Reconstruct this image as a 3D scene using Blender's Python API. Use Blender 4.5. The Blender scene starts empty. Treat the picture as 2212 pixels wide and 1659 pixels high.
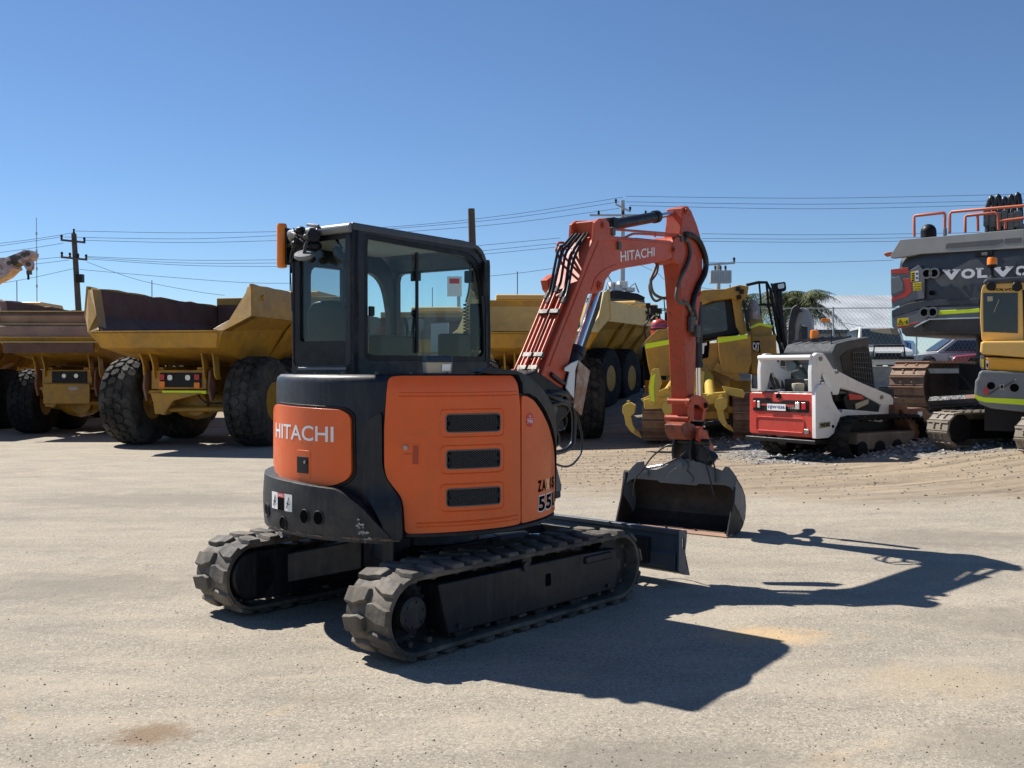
import bpy, bmesh, math, random
from mathutils import Vector, Matrix
import numpy as np
random.seed(7)
R = math.radians
scene = bpy.context.scene
COL = scene.collection
# ---------------------------------------------------------------- camera
CH, CF, CHZ = 1.64, 2150.0, 797.0          # eye height (m), focal length and horizon row of a 2212 x 1659 print of the photo
PIT = math.atan((829.5 - CHZ) / CF)
cam_d = bpy.data.cameras.new('camera'); cam = bpy.data.objects.new('camera', cam_d); COL.objects.link(cam)
cam.location = (0, 0, CH); cam.rotation_euler = (math.pi / 2 - PIT, 0, 0)
cam_d.sensor_width = 36; cam_d.lens = 36 * CF / 2212; cam_d.clip_end = 4000; cam_d.clip_start = .1
scene.camera = cam
# ---------------------------------------------------------------- sky, sun, exposure
SUN = Vector((-1.888, 1.50, 2.55)).normalized()
elev = math.asin(SUN.z)
w = bpy.data.worlds.new('World'); scene.world = w; w.use_nodes = True
nt = w.node_tree; bg = nt.nodes['Background']
sky = nt.nodes.new('ShaderNodeTexSky'); sky.sky_type = 'NISHITA'; sky.sun_disc = False
sky.sun_elevation = elev; sky.sun_rotation = math.atan2(SUN.x, SUN.y)
sky.air_density = .85; sky.dust_density = 0; sky.ozone_density = 4.2; sky.altitude = 0
tint = nt.nodes.new('ShaderNodeMix'); tint.data_type = 'RGBA'; tint.blend_type = 'MULTIPLY'; tint.inputs[0].default_value = 1; tint.inputs[7].default_value = (.90, 1.0, 1.10, 1)
nt.links.new(sky.outputs[0], tint.inputs[6]); nt.links.new(tint.outputs[2], bg.inputs[0]); bg.inputs[1].default_value = .063
sl = bpy.data.lights.new('sun', 'SUN'); sl.energy = 5.0; sl.angle = R(.5); sl.color = (1, .955, .88)
so = bpy.data.objects.new('sun', sl); COL.objects.link(so); so.rotation_euler = (-SUN).to_track_quat('-Z', 'Y').to_euler(); so.location = SUN * 60
scene.view_settings.view_transform = 'Standard'; scene.view_settings.look = 'None'; scene.view_settings.exposure = .67; scene.view_settings.gamma = 1
scene.render.engine = 'CYCLES'

# ---------------------------------------------------------------- unprojection on real planes
def ray(u, v):
    a = (u - 1106) / CF; b = (829.5 - v) / CF
    return Vector((a, math.cos(PIT) + b * math.sin(PIT), -math.sin(PIT) + b * math.cos(PIT)))
def atY(u, v, Y):
    r = ray(u, v); return Vector((0, 0, CH)) + r * (Y / r.y)
def sst(t): t = max(0, min(1, t)); return t * t * (3 - 2 * t)
def gz(x, y):                                # height of the yard: flat, with a bank rising to the right and far behind
    a = .15 * x + .03 * y - 1.09
    a = a if a > .25 else (.25 * math.exp((a - .25) / .25) if a > -1.2 else 0.0)
    a = .25 + .57 * math.tanh((a - .25) / .57) if a > .25 else a
    a *= sst((y - 8.5) / 3.5)
    b = .45 * sst((y - 26) / 10) 
    return a + b * sst((x + 4) / 5) * (1 - sst((x - 5) / 6)) + .72 * sst((y - 38.5) / 3) * sst((x - 6) / 4)
class Fr:
    """a local frame standing on the ground, with the Empty that carries the thing"""
    def __init__(s, x, y, yawdeg, z=None):
        s.o = Vector((x, y, gz(x, y) if z is None else z)); s.a = R(yawdeg); s.c = math.cos(s.a); s.s = math.sin(s.a)
    def l2w(s, p): return Vector((s.o.x + p[0]*s.c - p[1]*s.s, s.o.y + p[0]*s.s + p[1]*s.c, s.o.z + p[2]))
    def w2l(s, p):
        x = p[0]-s.o.x; y = p[1]-s.o.y; return Vector((x*s.c + y*s.s, -x*s.s + y*s.c, p[2]-s.o.z))
    def px(s, u, v, ax, c):
        o = s.w2l((0, 0, CH)); r = ray(u, v); d = s.w2l(s.o + r) 
        i = 'xyz'.index(ax); t = (c - o[i]) / d[i]; return o + d * t
    def poly(s, pts, ax, c): return [s.px(u, v, ax, c) for u, v in pts]

# ---------------------------------------------------------------- objects
def tag(o, label=None, cat=None, group=None, kind=None):
    for k, v in (('label', label), ('category', cat), ('group', group), ('kind', kind)):
        if v: o[k] = v
    return o
def thing(name, fr, label, cat, group=None):
    o = bpy.data.objects.new(name, None); COL.objects.link(o); o.empty_display_size = .3
    if isinstance(fr, Fr): o.location = fr.o; o.rotation_euler = (0, 0, fr.a)
    else: o.location = fr
    return tag(o, label, cat, group)
def copy_tree(o, parent=None):
    c = o.copy(); COL.objects.link(c)
    if parent: c.parent = parent
    for ch in list(o.children): copy_tree(ch, c)
    return c
class MB:
    def __init__(s): s.v = []; s.f = []
    def add(s, vs, fs):
        b = len(s.v); s.v += [tuple(v) for v in vs]; s.f += [tuple(i + b for i in f) for f in fs]; return s
    def box(s, c, d, rot=None, tp=(1, 1)):      # centre, full size, optional rotation, taper of the top
        vs = []
        for z in (-.5, .5):
            for x, y in ((-.5, -.5), (.5, -.5), (.5, .5), (-.5, .5)):
                k = tp if z > 0 else (1, 1)
                p = Vector((x*d[0]*k[0], y*d[1]*k[1], z*d[2]))
                if rot: p = rot @ p
                vs.append(p + Vector(c))
        return s.add(vs, [(3,2,1,0),(4,5,6,7),(0,1,5,4),(1,2,6,5),(2,3,7,6),(3,0,4,7)])
    def box2(s, a, b): return s.box([(a[i]+b[i])/2 for i in range(3)], [abs(b[i]-a[i]) for i in range(3)])
    def prism(s, pts, vec):                     # closed 3D outline swept along vec
        n = len(pts); vec = Vector(vec); P = [Vector(p) for p in pts]
        return s.add(P + [p + vec for p in P], [tuple(range(n))[::-1], tuple(range(n, 2*n))] + [(i, (i+1) % n, n+(i+1) % n, n+i) for i in range(n)])
    def ring(s, A, B, vec):                     # plate between outer loop A and inner loop B (same count), swept
        n = len(A); vec = Vector(vec); A = [Vector(p) for p in A]; B = [Vector(p) for p in B]
        vs = A + B + [p+vec for p in A] + [p+vec for p in B]; f = []
        for i in range(n):
            j = (i+1) % n
            f += [(i, j, n+j, n+i), (2*n+i, 3*n+i, 3*n+j, 2*n+j), (i, 2*n+i, 2*n+j, j), (n+i, n+j, 3*n+j, 3*n+i)]
        return s.add(vs, f)
    def tube(s, path, r, n=8, caps=True, closed=False):
        P = [Vector(p) for p in path]; m = len(P)
        rs = r if isinstance(r, (list, tuple)) else [r]*m
        vs = []; fs = []; up = None
        for i, p in enumerate(P):
            if closed: t = (P[(i+1) % m] - P[i-1])
            else: t = (P[min(i+1, m-1)] - P[max(i-1, 0)])
            if t.length < 1e-9: t = Vector((0, 0, 1))
            t.normalize()
            if up is None: up = t.orthogonal()
            up = (up - t*up.dot(t))
            if up.length < 1e-6: up = t.orthogonal()
            up.normalize(); b = t.cross(up)
            for k in range(n):
                a = 2*math.pi*k/n; vs.append(p + (up*math.cos(a) + b*math.sin(a))*rs[i])
        for i in range(m if closed else m-1):
            j = (i+1) % m
            for k in range(n): fs.append((i*n+k, i*n+(k+1) % n, j*n+(k+1) % n, j*n+k))
        if caps and not closed: fs += [tuple(range(n))[::-1], tuple(range((m-1)*n, m*n))]
        return s.add(vs, fs)
    def cyl(s, a, b, r, r2=None, n=20): return s.tube([a, b], [r, r if r2 is None else r2], n)
    def lathe(s, prof, o, ax, n=32):            # prof: (radius, along axis)
        ax = Vector(ax).normalized(); u = ax.orthogonal().normalized(); w_ = ax.cross(u); o = Vector(o); vs = []; fs = []
        for r, h in prof:
            for k in range(n):
                a = 2*math.pi*k/n; vs.append(o + ax*h + (u*math.cos(a) + w_*math.sin(a))*r)
        for i in range(len(prof)-1):
            for k in range(n): fs.append((i*n+k, i*n+(k+1) % n, (i+1)*n+(k+1) % n, (i+1)*n+k))
        if prof[0][0] > 1e-6: fs.append(tuple(range(n))[::-1])
        if prof[-1][0] > 1e-6: fs.append(tuple(range((len(prof)-1)*n, len(prof)*n)))
        return s.add(vs, fs)
    def ball(s, c, r, n=10, sc=(1, 1, 1)):
        b = len(s.v); m = n//2+1
        for i in range(m+1):
            t = math.pi*i/m
            for k in range(n):
                a = 2*math.pi*k/n; s.v.append((c[0]+r*sc[0]*math.sin(t)*math.cos(a), c[1]+r*sc[1]*math.sin(t)*math.sin(a), c[2]+r*sc[2]*math.cos(t)))
        for i in range(m):
            for k in range(n): s.f.append((b+i*n+k, b+(i+1)*n+k, b+(i+1)*n+(k+1) % n, b+i*n+(k+1) % n))
        return s
    def grid(s, fn, nu, nv):                    # fn(i/nu, j/nv) -> point
        vs = [fn(i/nu, j/nv) for i in range(nu+1) for j in range(nv+1)]
        return s.add(vs, [(i*(nv+1)+j, (i+1)*(nv+1)+j, (i+1)*(nv+1)+j+1, i*(nv+1)+j+1) for i in range(nu) for j in range(nv)])
    def build(s, name, m, parent=None, bevel=0, smooth=35, seg=2, loc=None, solid=0, weld=True):
        me = bpy.data.meshes.new(name); me.from_pydata(s.v, [], s.f)
        bm = bmesh.new(); bm.from_mesh(me)
        if weld: bmesh.ops.remove_doubles(bm, verts=bm.verts, dist=1e-5)
        bmesh.ops.recalc_face_normals(bm, faces=bm.faces); bm.to_mesh(me); bm.free()
        if smooth:
            me.polygons.foreach_set('use_smooth', [True]*len(me.polygons)); me.set_sharp_from_angle(angle=R(smooth))
        o = bpy.data.objects.new(name, me); COL.objects.link(o)
        if m: me.materials.append(m)
        if parent: o.parent = parent
        if loc: o.location = loc
        if solid: md = o.modifiers.new('solid', 'SOLIDIFY'); md.thickness = solid; md.offset = -1
        if bevel:
            md = o.modifiers.new('bevel', 'BEVEL'); md.width = bevel; md.segments = seg; md.limit_method = 'ANGLE'; md.angle_limit = R(40); md.use_clamp_overlap = True; md.harden_normals = bool(smooth)
        return o
def resample(P, n):
    P = [Vector(p) for p in P]; L = [0]
    for i in range(len(P)): L.append(L[-1] + (P[(i+1) % len(P)] - P[i]).length)
    out = []; j = 0
    for k in range(n):
        t = L[-1]*k/n
        while L[j+1] < t: j += 1
        q = (t-L[j])/max(1e-9, L[j+1]-L[j]); out.append(P[j].lerp(P[(j+1) % len(P)], q))
    return out
def roundp(P, r, k=4):                       # round the corners of a closed outline
    P = [Vector(p) for p in P]; n = len(P); o = []
    for i in range(n):
        a, b, c = P[i-1], P[i], P[(i+1) % n]; rr = r[i] if isinstance(r, (list, tuple)) else r
        u = (a-b); v = (c-b); d = min(rr, u.length*.48, v.length*.48)
        if d < 1e-6: o.append(b); continue
        p = b+u.normalized()*d; q = b+v.normalized()*d
        for j in range(k+1):
            t = j/k; o.append(p*(1-t)**2 + b*2*t*(1-t) + q*t*t)
    return o
def cr(P, k=6, closed=False):                # smooth curve through points
    P = [Vector(p) for p in P]; n = len(P); o = []
    for i in range(n if closed else n-1):
        g = (lambda j: P[j % n]) if closed else (lambda j: P[max(0, min(n-1, j))])
        a, b, c, d = g(i-1), g(i), g(i+1), g(i+2)
        for j in range(k):
            t = j/k; o.append(.5*((2*b)+(c-a)*t+(2*a-5*b+4*c-d)*t*t+(-a+3*b-3*c+d)*t**3))
    if not closed: o.append(P[-1])
    return o
def ringpoly(A, B, n=64): return resample(A, n), resample(B, n)
def mirror_y(P): return [(p[0], -p[1], p[2]) for p in P]
# text as a flat mesh: list of 2D verts + faces, anchored left/bottom, cap height = 1
_tx = {}
def text2d(txt, bold=0, res=3):
    if (txt, bold) in _tx: return _tx[(txt, bold)]
    c = bpy.data.curves.new('lettering', 'FONT'); c.body = txt; c.size = 1; c.offset = bold; c.resolution_u = res
    o = bpy.data.objects.new('lettering', c); COL.objects.link(o)
    dg = bpy.context.evaluated_depsgraph_get(); me = bpy.data.meshes.new_from_object(o.evaluated_get(dg))
    V = [(v.co.x, v.co.y) for v in me.vertices]; F = [tuple(p.vertices) for p in me.polygons]
    bpy.data.objects.remove(o); bpy.data.curves.remove(c); bpy.data.meshes.remove(me)
    x0 = min(v[0] for v in V); x1 = max(v[0] for v in V); y0 = min(v[1] for v in V); y1 = max(v[1] for v in V)
    V = [((x-x0)/(x1-x0), (y-y0)/(y1-y0)) for x, y in V]; _tx[(txt, bold)] = (V, F); return V, F
def text_quad(mb, txt, A, B, C, D, bold=.01):  # lettering stretched in the quad A(bottom left) B(bottom right) C(top right) D(top left)
    V, F = text2d(txt, bold); A, B, C, D = map(Vector, (A, B, C, D))
    mb.add([(A.lerp(B, x)).lerp(D.lerp(C, x), y) for x, y in V], F)
def subdiv2d(V, F, step=.08, ystep=0):                # cut flat lettering in vertical strips so it can follow a curve
    bm = bmesh.new(); vs = [bm.verts.new((x, y, 0)) for x, y in V]
    for f in F:
        try: bm.faces.new([vs[i] for i in f])
        except ValueError: pass
    x = min(v[0] for v in V)+step; X = max(v[0] for v in V)
    while x < X:
        bmesh.ops.bisect_plane(bm, geom=bm.verts[:]+bm.edges[:]+bm.faces[:], plane_co=(x, 0, 0), plane_no=(1, 0, 0)); x += step
    if ystep:
        y = min(v[1] for v in V)+ystep; Y = max(v[1] for v in V)
        while y < Y:
            bmesh.ops.bisect_plane(bm, geom=bm.verts[:]+bm.edges[:]+bm.faces[:], plane_co=(0, y, 0), plane_no=(0, 1, 0)); y += ystep
    bm.verts.index_update(); o = ([(v.co.x, v.co.y) for v in bm.verts], [tuple(v.index for v in f.verts) for f in bm.faces]); bm.free(); return o
# ---------------------------------------------------------------- materials
def nodes(name):
    m = bpy.data.materials.new(name); m.use_nodes = True; t = m.node_tree; return m, t, t.nodes['Principled BSDF'], t.links.new
def noise(t, L, scale, detail=4, co=None, rough=.55, dist=0):
    n = t.nodes.new('ShaderNodeTexNoise'); n.inputs['Scale'].default_value = scale; n.inputs['Detail'].default_value = detail; n.inputs['Roughness'].default_value = rough; n.inputs['Distortion'].default_value = dist
    if co is not None: L(co, n.inputs['Vector'])
    return n.outputs['Fac']
def ramp(t, L, fac, stops):
    r = t.nodes.new('ShaderNodeValToRGB'); e = r.color_ramp.elements
    while len(e) < len(stops): e.new(.5)
    for i, (p, c) in enumerate(stops): e[i].position = p; e[i].color = (c if len(c) == 4 else (*c, 1)) if isinstance(c, (tuple, list)) else (c, c, c, 1)
    L(fac, r.inputs[0]); return r.outputs[0]
def mix(t, L, f, a, b, mode='MIX'):
    m = t.nodes.new('ShaderNodeMix'); m.data_type = 'RGBA'; m.blend_type = mode
    for s_, x in ((0, f), (6, a), (7, b)):
        if hasattr(x, 'links') or hasattr(x, 'is_linked'): L(x, m.inputs[s_])
        else: m.inputs[s_].default_value = x if s_ == 0 else ((*x, 1) if len(x) == 3 else x)
    return m.outputs[2]
def coord(t, kind='Object'): return t.nodes.new('ShaderNodeTexCoord').outputs[kind]
def bump(t, L, h, s, d, n=None):
    b = t.nodes.new('ShaderNodeBump'); b.inputs['Strength'].default_value = s; b.inputs['Distance'].default_value = d; L(h, b.inputs['Height'])
    if n: L(n, b.inputs['Normal'])
    return b.outputs[0]
def paint(name, col, rough=.4, metal=0, var=.12, dirt=None, amt=.3, dscale=5, chips=None, camt=.1, cscale=25, coat=0, bmp=0, bscale=30, spec=.5, streak=None, sk=.35):
    m, t, P, L = nodes(name); co = coord(t)
    n1 = noise(t, L, 2.3, 5, co); c = mix(t, L, ramp(t, L, n1, [(.3, 0.0), (.7, 1.0)]), tuple(x*(1-var) for x in col), tuple(min(1, x*(1+var)) for x in col))
    if dirt:
        n2 = noise(t, L, dscale, 8, co, .65, .6); c = mix(t, L, ramp(t, L, n2, [(.62-amt*.5, 0.0), (.8-amt*.3, min(1, .35+amt))]), c, dirt)
    if streak:
        mp = t.nodes.new('ShaderNodeMapping'); mp.inputs['Scale'].default_value = (11, 11, .8); L(co, mp.inputs[0])
        c = mix(t, L, ramp(t, L, noise(t, L, 2.2, 7, mp.outputs[0], .7, .3), [(.50, 0.0), (.74, sk)]), c, streak)
        mp = t.nodes.new('ShaderNodeMapping'); mp.inputs['Scale'].default_value = (3, 3, 34); mp.inputs['Rotation'].default_value = (.5, .3, .2); L(co, mp.inputs[0])
        c = mix(t, L, ramp(t, L, noise(t, L, 2.5, 3, mp.outputs[0], .6), [(.715, 0.0), (.73, sk)]), c, streak)
    rg = ramp(t, L, noise(t, L, 14, 6, co, .6), [(.3, max(.02, rough-.08)), (.7, min(1, rough+.14))]); L(rg, P.inputs['Roughness'])
    if chips:
        n3 = noise(t, L, cscale, 6, co, .7); c = mix(t, L, ramp(t, L, n3, [(.72-camt, 0.0), (.75-camt, 1.0)]), c, chips)
    L(c, P.inputs['Base Color']); P.inputs['Metallic'].default_value = metal; P.inputs['Coat Weight'].default_value = coat; P.inputs['Coat Roughness'].default_value = .12
    P.inputs['Specular IOR Level'].default_value = spec
    if bmp: L(bump(t, L, noise(t, L, bscale, 5, co), bmp, .01), P.inputs['Normal'])
    return m
DUST = (.26, .21, .155)
M = {}
M['orange'] = paint('orange paint', (.76, .105, .004), .34, var=.06, streak=(.50, .13, .03), dirt=(.56, .095, .012), amt=.2, coat=.12, chips=(.35, .16, .09), camt=.008, cscale=45)
M['orange_boom'] = paint('faded orange paint', (.52, .070, .020), .42, streak=(.40, .15, .09), var=.10, dirt=(.46, .12, .055), amt=.25, dscale=3, chips=(.10, .04, .025), camt=.05, cscale=30)
M['orange_worn'] = paint('rust worn orange paint', (.30, .055, .022), .5, var=.25, dirt=(.10, .04, .025), amt=.5, dscale=9, chips=(.05, .025, .018), camt=.16, cscale=16)
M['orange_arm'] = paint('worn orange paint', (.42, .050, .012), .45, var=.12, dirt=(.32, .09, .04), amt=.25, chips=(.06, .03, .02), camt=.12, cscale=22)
M['charcoal'] = paint('charcoal paint', (.007, .009, .014), .42, streak=(.06, .056, .052), sk=.4, var=.15, dirt=(.035, .034, .034), amt=.25, dscale=3, chips=(.12, .11, .10), camt=.015, cscale=60, spec=.4)
M['charcoal_matt'] = paint('charcoal matt paint', (.012, .014, .018), .55, streak=(.075, .066, .056), sk=.5, var=.15, dirt=(.06, .055, .05), amt=.25, chips=(.2, .17, .13), camt=.04, cscale=40)
M['bucket_grey'] = paint('bluish grey paint', (.085, .100, .118), .42, var=.2, dirt=(.14, .12, .10), amt=.2, dscale=4, chips=(.15, .07, .04), camt=.03)
M['black'] = paint('black plastic', (.006, .006, .007), .45, var=.2, dirt=(.02, .019, .018), amt=.2, spec=.3)
M['hose'] = paint('black rubber hose', (.008, .008, .009), .35, var=.3, dirt=(.06, .055, .05), amt=.15)
M['hose_grey'] = paint('grey rubber hose', (.07, .065, .06), .6, var=.3, dirt=DUST, amt=.2)
M['rubber'] = paint('dusty track rubber', (.036, .034, .031), .75, var=.3, dirt=(.20, .165, .125), amt=.5, dscale=3.5, bmp=.3)
M['tyre'] = paint('tyre rubber', (.014, .014, .014), .8, spec=.2, var=.25, dirt=(.05, .045, .04), amt=.3, dscale=3, bmp=.2)
M['tyre_dusty'] = paint('dusty tyre rubber', (.028, .028, .027), .8, spec=.2, var=.3, dirt=(.11, .10, .085), amt=.42, dscale=2.5, bmp=.2)
M['chrome'] = paint('chromed rod', (.75, .76, .78), .08, 1, var=.02)
M['steel'] = paint('bare steel', (.33, .32, .31), .38, 1, var=.15, dirt=(.2, .15, .1), amt=.2)
M['steel_dull'] = paint('grey cast steel', (.085, .083, .080), .5, .5, var=.2, dirt=DUST, amt=.25)
M['yellow'] = paint('yellow machine paint', (.46, .238, .018), .42, streak=(.17, .10, .045), sk=.5, var=.12, dirt=(.22, .13, .04), amt=.4, dscale=2, chips=(.12, .07, .04), camt=.02)
M['yellow_pale'] = paint('sun faded yellow paint', (.50, .37, .15), .6, var=.10, dirt=(.36, .27, .13), amt=.35, dscale=1.6, chips=(.14, .08, .05), camt=.05, bmp=.3, bscale=3)
M['yellow_new'] = paint('bright yellow paint', (.52, .36, .06), .38, var=.06, dirt=(.45, .33, .14), amt=.15)
M['volvo_yellow'] = paint('warm yellow paint', (.80, .36, .02), .38, var=.05, dirt=(.55, .35, .12), amt=.15)
M['volvo_cream'] = paint('sun bleached yellow paint', (.82, .50, .13), .42, var=.06, dirt=(.55, .40, .2), amt=.18)
M['hiviz'] = paint('lime reflective tape', (.72, .88, .02), .5, var=.05)
M['rust'] = paint('rusty steel', (.16, .072, .038), .72, var=.3, dirt=(.26, .15, .09), amt=.45, dscale=3, bmp=.3)
M['bucket_inside'] = paint('shade darkened bucket steel', (.010, .007, .006), .6, var=.3, dirt=(.05, .03, .022), amt=.3)  # near-black base puts the shade inside the bucket into the colour
M['rust_dark'] = paint('dark worn steel', (.11, .055, .038), .7, var=.3, dirt=(.13, .08, .055), amt=.35, dscale=2)
M['rust_pale'] = paint('sun bleached rusty steel', (.30, .17, .12), .65, var=.2, dirt=(.42, .27, .16), amt=.4, dscale=1.5, chips=(.16, .06, .03), camt=.06, cscale=6)
M['track_steel'] = paint('brown track steel', (.20, .115, .075), .6, .1, var=.3, dirt=(.30, .20, .13), amt=.4, dscale=3)
M['track_grey'] = paint('dusty steel track', (.20, .165, .125), .65, var=.3, dirt=(.10, .08, .065), amt=.4, dscale=3)
M['white'] = paint('white paint', (.72, .72, .70), .4, var=.04, dirt=(.5, .46, .4), amt=.18, chips=(.2, .17, .15), camt=.02)
M['white_decal'] = paint('white decal', (.82, .80, .80), .5, var=.03)
M['red'] = paint('red paint', (.52, .045, .03), .35, var=.10, dirt=(.45, .09, .06), amt=.3)
M['red_lens'] = paint('red lens', (.45, .01, .015), .15, var=.05)
M['orange_lens'] = paint('amber lens', (.85, .22, .01), .2, var=.05)
M['clear_lens'] = paint('clear lamp lens', (.6, .6, .6), .12, .5, var=.05)
M['grey'] = paint('mid grey paint', (.17, .18, .185), .4, var=.08, dirt=(.25, .24, .22), amt=.2)
M['grey_dark'] = paint('dark grey paint', (.048, .052, .06), .4, var=.1, dirt=(.1, .1, .1), amt=.2)
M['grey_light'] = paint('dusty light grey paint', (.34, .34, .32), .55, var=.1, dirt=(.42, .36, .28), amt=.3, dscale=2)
M['concrete'] = paint('weathered concrete', (.34, .31, .27), .85, var=.15, dirt=(.20, .17, .14), amt=.35, dscale=2, bmp=.3)
M['timber'] = paint('weathered timber pole', (.085, .07, .058), .8, var=.25, dirt=(.08, .07, .06), amt=.3, dscale=6, bmp=.3)
M['galv'] = paint('galvanised steel', (.42, .44, .45), .45, .6, var=.12, dirt=(.3, .28, .25), amt=.15)
M['yellow_label'] = paint('yellow label', (.85, .62, .03), .5, var=.03)
M['wire'] = paint('power line wire', (.06, .065, .07), .5, var=.05)
M['beige'] = paint('beige plastic', (.40, .36, .26), .4, var=.05)
M['deep_blue'] = paint('blue black plastic', (.02, .028, .045), .3, var=.05)
M['blue_decal'] = paint('blue decal', (.05, .06, .25), .5, var=.03)
M['black_decal'] = paint('black decal', (.004, .004, .004), .9, var=.03, spec=.05)
M['red_decal'] = paint('red decal', (.6, .03, .03), .45, var=.05)
def glass(name, tint, gl=.06, rough=.02, body=.0, bodycol=(.3, .32, .33)):
    m, t, P, L = nodes(name); t.nodes.remove(P); out = t.nodes['Material Output']
    tr = t.nodes.new('ShaderNodeBsdfTransparent'); tr.inputs[0].default_value = (*tint, 1)
    g = t.nodes.new('ShaderNodeBsdfGlossy'); g.inputs['Roughness'].default_value = rough
    fr = t.nodes.new('ShaderNodeLayerWeight'); fr.inputs[0].default_value = .5
    pw = t.nodes.new('ShaderNodeMath'); pw.operation = 'POWER'; pw.inputs[1].default_value = 5; L(fr.outputs['Facing'], pw.inputs[0])
    a = t.nodes.new('ShaderNodeMath'); a.operation = 'MULTIPLY_ADD'; a.inputs[1].default_value = .6; a.inputs[2].default_value = .022+gl; L(pw.outputs[0], a.inputs[0])
    mx = t.nodes.new('ShaderNodeMixShader'); L(a.outputs[0], mx.inputs[0]); L(tr.outputs[0], mx.inputs[1]); L(g.outputs[0], mx.inputs[2]); last = mx.outputs[0]
    if body:
        d = t.nodes.new('ShaderNodeBsdfDiffuse'); d.inputs[0].default_value = (*bodycol, 1); m2 = t.nodes.new('ShaderNodeMixShader')
        f = ramp(t, L, noise(t, L, 3, 6, coord(t), .6, 1), [(.3, body*.3), (.7, body)]); L(f, m2.inputs[0]); L(last, m2.inputs[1]); L(d.outputs[0], m2.inputs[2]); last = m2.outputs[0]
    L(last, out.inputs[0]); return m
M['glass'] = glass('tinted cab glass', (.90, .962, .955), .0, body=.003)
M['glass_dark'] = glass('dark cab glass', (.70, .74, .75), .012, body=.003)
M['plastic_bag'] = glass('clear plastic bag', (.75, .75, .75), .1, .2, body=.75, bodycol=(.6, .6, .6))
M['vehicle_glass'] = paint('vehicle window', (.03, .04, .045), .08, var=.1, dirt=(.2, .2, .2), amt=.1)
def mesh_grille():
    m, t, P, L = nodes('expanded metal mesh'); co = coord(t, 'Object')
    P.inputs['Base Color'].default_value = (.14, .13, .12, 1); P.inputs['Roughness'].default_value = .5; return m
M['grille'] = mesh_grille()
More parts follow.
